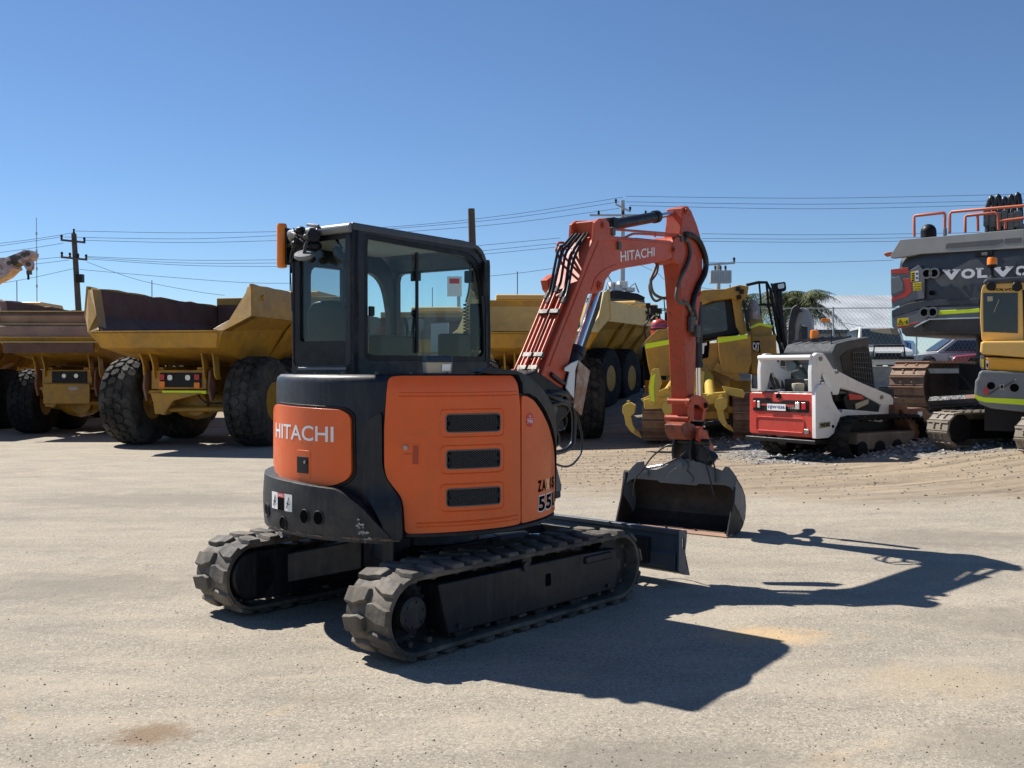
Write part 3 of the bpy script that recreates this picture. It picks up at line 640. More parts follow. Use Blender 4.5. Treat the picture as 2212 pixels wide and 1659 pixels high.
ub(mb, 'edge_scrape', paint('scraped edge', (.22, .15, .09), .7), CW, smooth=0, weld=False)
# tail door
dr = [(-.60, 1.385), (-.50, 1.412), (.20, 1.396), (.262, 1.36), (.268, 1.02), (.235, .975), (.14, .935), (-.05, .925), (-.35, .935), (-.56, .975), (-.62, 1.03)]
pmap(rp2([(a+(a-(-.17))*.045, b+(b-1.17)*.07) for a, b in dr], .05), 'door_seal', M['black'], None, off=.008, th=.01, bevel=.003)
TD = pmap(rp2(dr, .045), 'tail_door', M['orange'], None, off=.026, th=.03, bevel=.012, seg=3)
A, B, C_, D_ = [shpx(*p) for p in ((606, 948), (730, 951), (730, 921), (606, 913))]
V, F = text2d('HITACHI', .012)
V = [((A[0]+(B[0]-A[0])*x)*(1-y)+(D_[0]+(C_[0]-D_[0])*x)*y-.012, (A[1]+(B[1]-A[1])*x)*(1-y)+(D_[1]+(C_[1]-D_[1])*x)*y) for x, y in V]
# straighten: constant heights on the door
zl, zh = (A[1]+B[1])/2, (C_[1]+D_[1])/2; V0, _ = text2d('HITACHI', .012); V = [(v[0], zl+(zh-zl)*q[1]) for v, q in zip(V, V0)]
pmap(V, 'lettering', M['white_decal'], TD, off=.0275, th=0, bevel=0, F=F, step=.02, smooth=0)
a, b = shpx(652, 1020), shpx(674, 987)
pmap(rr2(a[0]-.025, a[1]-.035, b[0]+.020, b[1]+.04, .03), 'latch_recess', M['orange'], TD, off=.0285, th=.004, bevel=.002)
pmap(rr2(a[0]-.006, a[1], b[0], b[1], .004), 'latch', M['black'], TD, off=.032, th=.004, bevel=.001)
mb = MB(); p = sh(b[0]-.022, (a[1]+b[1])/2+.02, .032); q = sh(b[0]-.022, (a[1]+b[1])/2+.02, .042); mb.cyl(p, q, .010, n=14); ub(mb, 'lock', M['steel'], TD)
# side panel with three louvres
sp_ = [(.487, 1.50), (.495, 1.592), (.56, 1.60), (1.29, 1.60), (1.318, 1.56), (1.342, 1.40), (1.347, .68), (.595, .665), (.585, .83), (.57, .885), (.485, .995), (.472, 1.06), (.472, 1.3)]
def bulge(s_, z): return -.018*max(0, (z-1.50)/.10)**2
SP = pmap(rp2(sp_, .03), 'side_panel', M['orange'], None, off=.022, th=.03, bevel=.010, zoff=bulge, seg=3)
pmap(rp2([(a+(a-.93)*.022, b+(b-1.13)*.02) for a, b in sp_], .04), 'panel_seal', M['black'], None, off=.004, th=.01, bevel=.002, zoff=bulge)
def shline(pts, r, name, m, parent, off=.022, zoff=None):
    mb = MB(); mb.tube([sh(a, b, off+(zoff(a, b) if zoff else 0)) for a, b in pts], r, 8); return ub(mb, name, m, parent)
def dense2(a, b, n=24): return [(a[0]+(b[0]-a[0])*i/n, a[1]+(b[1]-a[1])*i/n) for i in range(n+1)]
shline(dense2((.56, 1.475), (1.32, 1.478)), .0055, 'crease', M['orange'], SP)
shline(dense2((.56, 1.497), (1.30, 1.50)), .0035, 'crease', M['orange'], SP)
shline(dense2((.66, .725), (1.32, .735)), .006, 'crease', M['orange'], SP)
shline(dense2((.66, .705), (1.32, .712)), .0035, 'crease', M['orange'], SP)
def grille_patch(s0, z0, s1, z1, parent):
    fr_ = rr2(s0-.035, z0-.03, s1+.03, z1+.028, .035, 5)
    mb = MB(); mb.tube([sh(a, b, .0215) for a, b in resample2(fr_, 60)], .0045, 6, closed=True); f = ub(mb, 'louvre_surround', M['orange'], parent)
    q = pmap(rr2(s0, z0, s1, z1, .02, 4), 'louvre', M['black_decal'], f, off=.0235, th=0, bevel=0, smooth=0)
    mb = MB(); mb.tube([sh(a, b, .024) for a, b in resample2(rr2(s0, z0, s1, z1, .02, 4), 60)], .004, 6, closed=True)
    st = .0205; h = z1-z0; k = int((s1-s0+h*1.9)/st)+1     # expanded metal diamonds
    for d in (1, -1):
        for i in range(k):
            x0 = s0-h*1.9*(d == -1)*0+i*st-(h*1.9 if d == 1 else 0); pts = []
            for j in range(9):
                t = j/8; x = x0+t*h*1.9 if d == 1 else x0+h*1.9*(1-t)-h*1.9; z = z0+h*t
                if s0+.004 < x < s1-.004: pts.append(sh(x, z, .0245))
            if len(pts) > 1: mb.tube(pts, .0011, 3, caps=False)
    ub(mb, 'mesh', M['grille'], f); return f
def resample2(P, n): return [(p.x, p.y) for p in resample([(a, b, 0) for a, b in P], n)]
for (u0, v0, u1, v1) in ((962, 893, 1076, 932), (963, 970, 1076, 1010), (963, 1052, 1076, 1090)):
    a = shpx(u0, (v0+v1)/2+20); b = shpx(u1, (v0+v1)/2-20); z1 = (shpx(u0, v0+2)[1]+shpx(u1, v0)[1])/2; z0 = (shpx(u0, v1+2)[1]+shpx(u1, v1-2)[1])/2
    grille_patch(a[0], z0, b[0], z1, SP)
# recessed handle
a, b = shpx(873, 1002), shpx(904, 962)
pmap(rr2(a[0]-.012, a[1]-.02, b[0]+.01, b[1]+.01, .01), 'handle_surround', M['orange'], SP, off=.0245, th=.003, bevel=.001)
hz = pmap(rr2((a[0]+b[0])/2+.012, a[1], b[0], b[1], .004), 'handle', M['orange_arm'], SP, off=.0275, th=.006, bevel=.002)
pmap(rr2(a[0], a[1], (a[0]+b[0])/2+.006, a[1]+.06, .006), 'handle_grip', M['orange'], SP, off=.032, th=.008, bevel=.002)
mb = MB(); mb.cyl(sh(a[0]+.012, b[1]-.012, .024), sh(a[0]+.012, b[1]-.012, .034), .014, n=18); ub(mb, 'lock', M['steel'], SP)
# front right panel
fp_ = [(1.357, .68), (1.357, 1.475), (1.42, 1.468), (1.50, 1.44), (1.60, 1.37), (1.72, 1.27), (1.86, 1.13), (1.98, .98), (2.06, .80), (2.08, .69)]
FPn = pmap(rp2(fp_, .02), 'front_panel', M['orange'], None, off=.022, th=.03, bevel=.008)
tr_ = [(1.02, 1.622), (1.10, 1.648), (1.30, 1.628), (1.42, 1.592), (1.52, 1.548), (1.60, 1.508), (1.70, 1.448), (1.80, 1.38), (1.92, 1.29), (2.10, 1.05), (2.15, .8), (2.09, .72), (2.02, .96), (1.88, 1.15), (1.74, 1.29), (1.62, 1.39), (1.52, 1.455), (1.43, 1.485), (1.353, 1.49), (1.35, 1.55), (1.31, 1.607), (1.12, 1.609)]
pmap(rp2(tr_, .012), 'hood_trim', M['charcoal'], None, off=.034, th=.12, bevel=.014, seg=3)
shline([(1.875, 1.255-.02*0), (1.876, 1.17)], .007, 'slot', M['black_decal'], FPn, off=.018)
def disc_sh(s0, z0, r, name, m, par, off):
    P = [(s0+r*math.cos(t*math.pi/14), z0+r*math.sin(t*math.pi/14)) for t in range(28)]; return pmap(P, name, m, par, off=off, th=0, bevel=0, smooth=0)
c_ = shpx(1138, 907); BD = disc_sh(c_[0], c_[1], .046, 'number_badge', M['red_decal'], FPn, .0235)
shtext('790', c_[0]-.034, c_[1]-.022, c_[0]+.034, c_[1]+.002, 'lettering', M['white_decal'], BD, .0245)
shtext('79', c_[0]-.012, c_[1]+.016, c_[0]+.012, c_[1]+.028, 'lettering', M['white_decal'], BD, .0245)
pmap(rr2(c_[0]-.04, c_[1]+.007, c_[0]+.04, c_[1]+.009, .0005, 1), 'divider_line', M['white_decal'], BD, off=.0247, th=0, bevel=0, smooth=0)
M['gold_decal'] = paint('gold decal', (.95, .80, .45), .4, var=.03)
z0, z1 = shpx(1160, 1062)[1], shpx(1160, 1037)[1]
s0, s1 = shpx(1155, 1050)[0], shpx(1186, 1050)[0]+.03
for ch, a, b, mm in (('Z', 1155, 1163, 'black_decal'), ('A', 1164, 1172, 'black_decal'), ('X', 1172.5, 1179.5, 'gold_decal'), ('I', 1181, 1182.5, 'black_decal'), ('S', 1184, 1189, 'black_decal')):
    shtext(ch, shpx(a, 1050)[0], z0, shpx(b, 1050)[0], z1, 'lettering', M[mm], FPn, .0235, .05)
z0, z1 = shpx(1160, 1104)[1], shpx(1160, 1072)[1]; s0 = shpx(1156, 1085)[0]
for ch, a, b in (('5', 1156, 1170), ('5', 1172, 1183), ('U', 1184.5, 1190)):
    a = shpx(a, 1088)[0]; b = shpx(b, 1088)[0]
    shtext(ch, a-.007, z0-.007, b+.007, z1+.007, 'lettering_outline', M['white_decal'], FPn, .0232, .07)
    shtext(ch, a, z0, b, z1, 'lettering', M['black_decal'], FPn, .0245, .04)
shline(dense2((.60, .655), (2.05, .655), 40), .014, 'sill_strip', M['charcoal_matt'], None, off=.005)
# bolts along the roof seam of the hood
for s_ in (-.55, -.35, -.1, .15, .40, .62, .85, 1.05, 1.22): p = sh(s_, 1.608, -.06); mb = MB(); mb.cyl(p, p+Vector((0, 0, .014)), .012, n=6); ub(mb, 'hood_bolt', M['steel_dull'], HB)
# ---------------------------------------------------------------- cab
CX0, CX1, CY0, CY1, CZ0, CZ1 = -.756, .66, -.06, .90, 1.60, 2.55
CYm, CXm = .50, -.36                         # chamfered rear left corner
CB = None
mb = MB()
def wring(mb, axis, c, outer, inner, th, n=72):
    """window frame: outlines given in the plane axis=c"""
    f = {'x': lambda p: (c, p[0], p[1]), 'y': lambda p: (p[0], c, p[1])}[axis]
    o = resample([f(p) for p in outer], n); i = resample([f(p) for p in inner], n)
    ce = sum((Vector(p) for p in i), Vector())/n
    # start both loops at the lowest, most forward point
    key = (lambda q: -(q.y if axis == 'x' else q.x)-q.z*1.5)
    for L_ in (o, i): k = min(range(n), key=lambda j: key(L_[j])); L_[:] = L_[k:]+L_[:k]
    area = lambda L_: sum((L_[j][0 if axis == 'y' else 1]*L_[(j+1) % n].z-L_[(j+1) % n][0 if axis == 'y' else 1]*L_[j].z) for j in range(n))
    if area(o)*area(i) < 0: i[:] = [i[0]]+i[:0:-1]
    mb.ring(o, i, th)
def arch(x0, x1, z0, z1, r, k=6, r2=None):   # window outline with rounded upper front corner
    return [(p.x, p.z) for p in roundp([(x0, 0, z0), (x1, 0, z0), (x1+(-.0 if r2 is None else 0), 0, z1), (x0, 0, z1)], [.03, .03, r, .03 if r2 is None else r2], k)]
# right side: heavy rear pillar, curved front top corner
so_ = [(p.x, p.z) for p in roundp([(CX0, 0, CZ0), (CX1+.02, 0, CZ0), (CX1+.03, 0, 2.0), (CX1-.06, 0, CZ1-.02), (CX0, 0, CZ1)], [.005, .02, .3, .28, .01], 8)]
si_ = [(p.x, p.z) for p in roundp([(CX0+.097, 0, 1.695), (CX1-.015, 0, 1.695), (CX1-.015, 0, 2.0), (CX1-.09, 0, CZ1-.07), (CX0+.097, 0, CZ1-.05)], [.02, .02, .3, .22, .02], 8)]
wring(mb, 'y', CY0, so_, si_, (0, .07, 0))
# left side: door frame and rear quarter
lo_ = [(p.x, p.z) for p in roundp([(CXm, 0, CZ0), (CX1+.02, 0, CZ0), (CX1+.03, 0, 2.0), (CX1-.06, 0, CZ1-.02), (CXm, 0, CZ1)], [.005, .02, .3, .28, .01], 8)]
li_ = [(p.x, p.z) for p in roundp([(CXm+.10, 0, 1.72), (CX1-.07, 0, 1.72), (CX1-.07, 0, 2.0), (CX1-.16, 0, CZ1-.17), (CXm+.10, 0, CZ1-.17)], [.04, .04, .3, .2, .07], 8)]
wring(mb, 'y', CY1, lo_, li_, (0, -.05, 0))
# rear
wring(mb, 'x', CX0, [(CY0, CZ0), (CYm, CZ0), (CYm, CZ1-.01), (CY0, CZ1)], [(p.y, p.z) for p in roundp([(0, CY0+.03, 1.665), (0, CYm-.012, 1.665), (0, CYm-.012, CZ1-.065), (0, CY0+.03, CZ1-.050)], .02)], (.05, 0, 0))
# chamfer
o_ = [Vector((CX0, CYm, CZ0)), Vector((CXm, CY1, CZ0)), Vector((CXm, CY1, CZ1)), Vector((CX0, CYm, CZ1))]
ce = sum(o_, Vector())/4; dchf = (o_[1]-o_[0]).normalized()
i_ = [o_[0]+dchf*.06+Vector((0, 0, .12)), o_[1]-dchf*.06+Vector((0, 0, .12)), o_[2]-dchf*.06-Vector((0, 0, .17)), o_[3]+dchf*.06-Vector((0, 0, .17))]
a_, b_ = resample(o_, 64), resample(roundp(i_, .05), 64); k = min(range(64), key=lambda j: (b_[j]-a_[0]).length); b_ = b_[k:]+b_[:k]
mb.ring(a_, b_, (dchf.y*.045, -dchf.x*.045, 0))
# front
wring(mb, 'x', CX1-.03, [(CY0, CZ0), (CY1, CZ0), (CY1, CZ1-.10), (CY0, CZ1-.10)], [(p.y, p.z) for p in roundp([(0, CY0+.05, 1.63), (0, CY1-.07, 1.63), (0, CY1-.07, CZ1-.16), (0, CY0+.05, CZ1-.16)], .06)], (.05, 0, 0))
# floor pan under the cab
fl = [(CX0+.01, CY0+.01), (CX1, CY0+.01), (CX1, CY1-.01), (CXm, CY1-.01), (CX0+.01, CYm)]
mb.prism([(x, y, 1.585) for x, y in fl], (0, 0, .05))
CB = ub(mb, 'cab', M['charcoal'], smooth=35, bevel=.006)
# roof: crowned sheet with a rounded gutter
mb = MB(); ro = [(CX0-.004, CY0-.004), (CX1-.17, CY0-.004), (CX1-.17, CY1+.004), (CXm, CY1+.004), (CX0-.004, CYm+.004)]
mb.prism([(x, y, 2.512) for x, y in ro], (0, 0, .048))

arc = [Vector((p.x, 0, p.z)) for p in roundp([(CX1+.035, 0, 2.15), (CX1+.038, 0, 2.2), (CX1-.055, 0, CZ1-.012), (CX1-.30, 0, CZ1+.012), (CX1-.4, 0, CZ1+.012)], [0, .2, .27, .01, 0], 8)][:]
arc = [a for a in arc if a.z > 2.24]
mb.prism([(a.x, CY0-.006, a.z) for a in arc]+[(a.x-.03, CY0-.006, a.z-.025) for a in arc[::-1]], (0, CY1-CY0+.012, 0))
RF = ub(mb, 'roof', M['grey_dark'], CB, bevel=.010, seg=3)
mb = MB(); mb.tube([(CX0-.006, CY0+.01, 2.527), (CX0-.006, CYm, 2.527), (CXm, CY1+.004, 2.527)], .030, 12); ub(mb, 'roof_gutter', M['grey'], CB, smooth=60)
mb = MB(); mb.box((-.08, .42, 2.507), (.95, .80, .012)); ub(mb, 'headliner', M['grey_light'], CB)
# glazing with black borders
def pane(name, outer, th, m): mb = MB(); mb.prism(outer, th); return ub(mb, name, m, CB, smooth=0)
GW = pane('side_window', [(p[0], CY0+.022, p[1]) for p in si_], (0, .005, 0), M['glass'])
mb = MB(); ins = [(p.x, p.z) for p in roundp([(CX0+.136, 0, 1.73), (CX1-.055, 0, 1.73), (CX1-.055, 0, 2.0), (CX1-.13, 0, CZ1-.105), (CX0+.136, 0, CZ1-.080)], [.01, .01, .3, .2, .01], 8)]
wring(mb, 'y', CY0+.006, [(a, b) for a, b in si_], ins, (0, .014, 0)); ub(mb, 'window_border', M['black'], GW)
p = U.px(901, 640, 'y', CY0+.01); mb = MB(); mb.box((p.x, CY0+.012, 2.09), (.022, .012, .68)); ub(mb, 'sliding_sash', M['black'], GW)
p = U.px(802, 672, 'y', CY0); mb = MB(); mb.box((p.x, CY0-.002, p.z), (.045, .02, .062)); ub(mb, 'window_latch', M['black'], GW, bevel=.006)
RW = pane('rear_window', [(CX0+.022, CY0+.03, 1.665), (CX0+.022, CYm-.012, 1.665), (CX0+.022, CYm-.012, CZ1-.065), (CX0+.022, CY0+.03, CZ1-.050)], (.005, 0, 0), M['glass_dark'])
mb = MB(); wring(mb, 'x', CX0+.006, [(CY0+.03, 1.665), (CYm-.012, 1.665), (CYm-.012, CZ1-.065), (CY0+.03, CZ1-.050)], [(p.y, p.z) for p in roundp([(0, CY0+.042, 1.82), (0, CYm-.065, 1.82), (0, CYm-.065, CZ1-.095), (0, CY0+.042, CZ1-.080)], .02)], (.012, 0, 0)); ub(mb, 'window_border', M['black'], RW)
pane('front_window', [(CX1, CY0+.05, 1.63), (CX1, CY1-.07, 1.63), (CX1, CY1-.07, CZ1-.16), (CX1, CY0+.05, CZ1-.16)], (.005, 0, 0), M['glass'])
pane('door_window', [(p[0], CY1-.03, p[1]) for p in li_], (0, .005, 0), M['glass'])
pane('corner_window', [q+Vector((dchf.y*.02, -dchf.x*.02, 0)) for q in i_], (dchf.y*.005, -dchf.x*.005, 0), M['glass'])
mb = MB(); mb.box((CX0-.002, .22, 1.642), (.012, .44, .018)); ub(mb, 'sill', M['grey'], CB, bevel=.004)
mb = MB(); mb.box((.10, CY1-.03, 2.06), (.07, .05, .80)); ub(mb, 'door_pillar', M['charcoal'], CB, bevel=.01)
# seat and controls
mb = MB(); mb.box((-.28, .42, 1.66), (.50, .48, .14), tp=(.95, .95)); mb.prism([tuple(q) for q in roundp([(-.50, .22, 1.70), (-.50, .62, 1.70), (-.55, .60, 2.10), (-.55, .24, 2.10)], [.03, .03, .13, .13], 6)], (.10, 0, 0))
ub(mb, 'seat', M['black'], CB, bevel=.03, seg=3)
for c_, d_ in (((-.20, .12, 1.76), (.36, .12, .22)), ((-.20, .74, 1.76), (.36, .12, .22)), ((.45, .10, 1.75), (.16, .2, .3))): mb = MB(); mb.box(c_, d_); ub(mb, 'control_console', M['black'], CB, bevel=.02)
for y in (.12, .74): mb = MB(); mb.tube([(.0, y, 1.85), (.03, y, 2.0)], .012); mb.ball((.03, y, 2.03), .028); ub(mb, 'control_lever', M['black'], CB)
for y in (.38, .48): mb = MB(); mb.tube([(.34, y, 1.62), (.36, y, 1.95), (.33, y, 2.02)], .012); ub(mb, 'travel_lever', M['black'], CB)
mb = MB(); p = U.px(860, 695, 'y', .5); mb.prism(roundp([(.46, .42, 1.93), (.46, .56, 1.93), (.46, .56, 2.02), (.46, .42, 2.02)], .02), (.02, 0, 0)); ub(mb, 'monitor', M['grey_light'], CB)
mb = MB(); mb.box((.60, .36, 1.88), (.01, .17, .22)); ub(mb, 'document_sheet', M['white_decal'], CB); mb = MB(); mb.box((.60, .36, 1.70), (.01, .17, .10)); ub(mb, 'document_sheet', M['white_decal'], CB)
mb = MB(); mb.tube([(.62, .62, 1.65), (.63, .62, 2.35)], .010); mb.box((.62, .62, 2.36), (.02, .09, .07)); ub(mb, 'wiper', M['black'], CB)
hx = []
for k in range(90): hx.append((.50+.018*math.cos(k*.9), .03+.018*math.sin(k*.9), 2.12-.0036*k+.0))
mb = MB(); mb.tube(cr([(.56, .04, 2.42), (.54, .03, 2.25), (.50, .03, 2.13)], 6), .006); mb.tube(hx, .005, 6); ub(mb, 'radio_cord', M['black'], CB)
mb = MB(); mb.box((.55, .04, 2.32), (.06, .05, .09)); mb.box((.60, .02, 1.95), (.05, .07, .35)); ub(mb, 'radio', M['black'], CB, bevel=.008)
mb = MB(); mb.lathe([(.0, .0), (.04, .005), (.045, .05), (.04, .10), (0, .11)], (.50, .06, 1.76), (.1, 0, 1), 14); ub(mb, 'bottle', M['white_decal'], CB)
# mirror hanging behind the rear glass on its arm
pm = U.px(736, 556, 'x', CX0+.10); mb = MB(); mb.lathe([(.0, -.012), (.070, -.012), (.082, .0), (.070, .02), (0, .022)], pm, (-.75, .45, -.35), 28)
mb.tube([pm+Vector((0, -.01, .06)), pm+Vector((0, .05, .14)), U.px(723, 514, 'x', CX0+.10)], .009); ub(mb, 'inside_mirror', M['black'], CB)
# beacon, work lamp, outside mirror and cables on the rear left corner of the roof
bp = U.px(609, 531, 'x', -.62)
mb = MB(); L_ = [(.0, -.155), (.030, -.150), (.036, -.13), (.036, .13), (.030, .150), (0, .155)]; mb.lathe(L_, bp, (0, 0, 1), 20); mb.v = [(v[0], v[1], v[2]) for v in mb.v]
BC = ub(mb, 'beacon', M['orange_lens'], CB, smooth=50)
q = U.px(622, 533, 'x', -.60); mb = MB(); mb.box(q, (.05, .03, .25)); mb.tube([q, U.px(640, 520, 'x', -.66), U.px(655, 505, 'x', -.72)], .018); ub(mb, 'beacon_bracket', M['black'], CB, bevel=.006)
mp_ = U.px(657, 548, 'x', CX0-.10); mb = MB(); mb.lathe([(.0, -.004), (.062, -.004), (.066, .004), (.066, .016), (.05, .03), (0, .035)], mp_, (.42, .20, -.85), 28); OM = ub(mb, 'outside_mirror', M['grey'], CB, smooth=40)
mb = MB(); mb.tube([mp_, U.px(661, 528, 'x', CX0-.08), U.px(668, 517, 'x', CX0-.06)], .012); mb.ball(U.px(661, 512, 'x', CX0-.06), .020); ub(mb, 'mirror_joint', M['steel_dull'], OM)
mb = MB(); mb.tube([U.px(663, 516, 'x', CX0-.07), U.px(683, 497, 'x', CX0-.05), U.px(688, 488, 'x', CX0-.03), U.px(664, 486, 'x', CX0-.03)], .010); ub(mb, 'mirror_arm', M['steel'], OM)
lp = U.px(668, 525, 'x', CX0+.02); mb = MB()
for (u, v, r) in ((676, 515, .045), (680, 532, .045), (650, 498, .035), (640, 528, .035), (672, 560, .03)):
    mb.ball(U.px(u, v, 'x', CX0-.03), r, 10, (1, 1.1, .8))
mb.cyl(U.px(670, 512, 'x', CX0-.03), U.px(678, 508, 'x', CX0-.08), .035, .042); ub(mb, 'work_lamp', M['black'], CB, smooth=50)
rg = random.Random(11); mb = MB()
for k in range(9):
    pts = [U.px(632+rg.uniform(-4, 18), 498+rg.uniform(-6, 10), 'x', CX0-.02-rg.random()*.04), U.px(648+rg.uniform(-14, 14), 520+rg.uniform(-10, 14), 'x', CX0-.06), U.px(634+rg.uniform(-6, 8), 548+rg.uniform(-10, 10), 'x', CX0-.02), U.px(628, 566, 'x', CX0)]
    mb.tube(cr(pts, 5), .005, 6)
mb.tube([U.px(628, 560, 'x', CX0), U.px(627, 580, 'x', CX0), U.px(630, 640, 'x', CX0), U.px(631, 672, 'x', CX0)], .0035, 6)
mb.prism([U.px(624, 560, 'x', CX0), U.px(634, 556, 'x', CX0), U.px(628, 590, 'x', CX0)], (.01, 0, 0)); ub(mb, 'cable_bundle', M['black'], CB)
# box and lamp on the front pillar
mb = MB(); mb.box(U.px(1044, 588, 'y', CY0-.0), (.06, .07, .14)); mb.box(U.px(1043, 622, 'y', CY0), (.045, .05, .12)); mb.tube([U.px(1030, 545, 'y', CY0), U.px(1044, 553, 'y', CY0), U.px(1046, 575, 'y', CY0)], .007); ub(mb, 'front_work_lamp', M['black'], CB, bevel=.006)
# plastic food container somebody left on the hood: a thing of its own
lp = shpx(948, 808); c = sh(lp[0], 1.614, -.10); cw_ = U.l2w(c)
FB = thing('food_container', cw_, 'beige plastic food container with a dark blue lid on the hood', 'container'); FB.rotation_euler = (0, 0, U.a+R(-34))
def rbox(z0, z1, hx_, hy_, r, m, name, k=1.0):
    mb = MB(); A = roundp([(-hx_, -hy_, z0), (hx_, -hy_, z0), (hx_, hy_, z0), (-hx_, hy_, z0)], r, 5); B = [Vector((p.x*k, p.y*k, z1)) for p in A]; n = len(A)
    mb.add(A+B, [tuple(range(n))[::-1], tuple(range(n, 2*n))]+[(i, (i+1) % n, n+(i+1) % n, n+i) for i in range(n)]); return mb.build(name, m, FB, bevel=.006, seg=2)
rbox(0, .068, .078, .055, .025, M['beige'], 'tub', 1.08); rbox(.068, .105, .088, .064, .03, M['deep_blue'], 'lid', .90)
mb = MB(); mb.prism([(.010, -.0625, .015), (.062, -.0625, .015), (.064, -.0645, .055), (.012, -.0645, .055)], (0, -.002, 0)); mb.build('paper_label', M['white_decal'], FB)
# ---------------------------------------------------------------- boom, arm, cylinders, hoses
YN, YF = -.13, .11                            # near and far face of the boom
def UP(pts, y=YN): return [U.px(u, v, 'y', y) for u, v in pts]
# swing post
mb = MB(); c = U.px(1200, 1000, 'y', -.10)
mb.prism(UP([(1186, 985), (1196, 985), (1202, 1020), (1212, 1050), (1213, 1075), (1180, 1085), (1150, 1080), (1150, 985)]), (0, .26, 0))
mb.cyl((1.22, 0, .62), (1.22, 0, 1.2), .12); mb.box((.86, 0, .95), (.5, .34, .36)); 
PO = ub(mb, 'swing_post', M['charcoal_matt'], bevel=.015)
mb = MB(); mb.prism(UP([(1186, 985), (1197, 985), (1206, 1020), (1213, 1048), (1213, 1060), (1186, 1062)], -.145), (0, .012, 0)); ub(mb, 'post_cover', M['bucket_grey'], PO, bevel=.003)
mb = MB(); mb.prism(UP([(1120, 815), (1160, 800), (1215, 838), (1240, 860), (1214, 905), (1196, 985), (1150, 990)], -.16), (0, .32, 0)); ub(mb, 'boom_bracket', M['black'], PO, bevel=.02)
# boom: one curved box section
near = [(1165, 822), (1186, 764), (1223, 672), (1253, 598), (1268, 550), (1281, 520), (1292, 506), (1289, 476), (1306, 473), (1311, 500), (1330, 510), (1400, 516), (1455, 522), (1463, 540), (1454, 556), (1440, 563), (1400, 571), (1345, 580), (1322, 588), (1309, 606), (1304, 627), (1290, 634), (1273, 631), (1262, 665), (1238, 748), (1216, 840)]
mb = MB(); mb.prism(UP(near), (0, YF-YN, 0)); BM = ub(mb, 'boom', M['orange_boom'], bevel=.012, smooth=25)
# raised side rail and weld seam
mb = MB(); mb.tube(cr(UP([(1187, 790), (1215, 716), (1246, 638), (1272, 572), (1290, 530), (1300, 518), (1360, 519), (1450, 528)], YN-.001), 4), .007, 6); ub(mb, 'weld_seam', M['orange_boom'], BM)
mb = MB(); mb.tube(cr(UP([(1277, 628), (1287, 600), (1306, 583), (1330, 572)], YN-.001), 4), .006, 6); ub(mb, 'weld_seam', M['orange_boom'], BM)
# long strips on the back of the boom
for dy in (.02, .13, .20): 
    mb = MB(); a, b = UP([(1180, 778), (1250, 604)], YN+dy); mb.prism([a, b, b+Vector((0, .012, 0)), a+Vector((0, .012, 0))], (-.014, 0, .006)); ub(mb, 'boom_strip', M['orange_boom'], BM)
# clevis lugs at the top
for y in (YN-.015, YF-.02):
    mb = MB(); mb.prism(UP([(1280, 520), (1283, 480), (1292, 472), (1306, 472), (1313, 482), (1316, 506), (1330, 520)]), (0, .03, 0)); mb.v = [(v[0], v[1]-YN+y, v[2]) for v in mb.v]; ub(mb, 'boom_lug', M['orange_boom'], BM, bevel=.006)
def pin(u, v, y0, y1, r=.035, m='orange_arm', par=None, name='pin'):
    p = U.px(u, v, 'y', y0); mb = MB(); mb.cyl(p, (p.x, y1, p.z), r, n=22); mb.cyl((p.x, y0-.012, p.z), (p.x, y0, p.z), r*.55, n=18); return ub(mb, name, M[m], par)
pin(1303, 486, YN-.02, YF+.02, par=BM); pin(1297, 617, YN-.012, YF+.012, .04, par=BM); pin(1458, 540, -.15, .13, .035, par=BM)
# hose guides (bent bars) on the left edge
for P_ in ([(1285, 492), (1278, 487), (1245, 492), (1236, 500), (1243, 508), (1262, 502)], [(1228, 527), (1210, 524), (1205, 531), (1220, 556)], [(1222, 538), (1206, 535), (1202, 543), (1216, 574)]):
    mb = MB(); mb.tube(cr(UP(P_, YF-.02), 4), .011, 8); ub(mb, 'hose_guide', M['orange_boom'], BM)
mb = MB(); mb.prism(UP([(1198, 592), (1182, 605), (1186, 625), (1197, 640), (1206, 620), (1204, 596)], YF+.03), (0, .07, 0)); ub(mb, 'lamp_bracket', M['orange_boom'], BM, bevel=.004)
mb = MB(); p = U.px(1247, 486, 'y', YF); mb.prism(UP([(1250, 510), (1246, 482), (1252, 477), (1268, 476), (1280, 484), (1284, 510)], YF-.03), (0, .04, 0)); ub(mb, 'cylinder_bracket', M['orange_boom'], BM, bevel=.006)
# lettering on the boom
A, B, C_, D_ = [U.px(u, v, 'y', YN-.0015) for u, v in ((1341, 566), (1414, 553), (1414, 534), (1340, 543))]
mb = MB(); text_quad(mb, 'HITACHI', A, B, C_, D_, .012); ub(mb, 'lettering', M['white_decal'], BM, smooth=0)
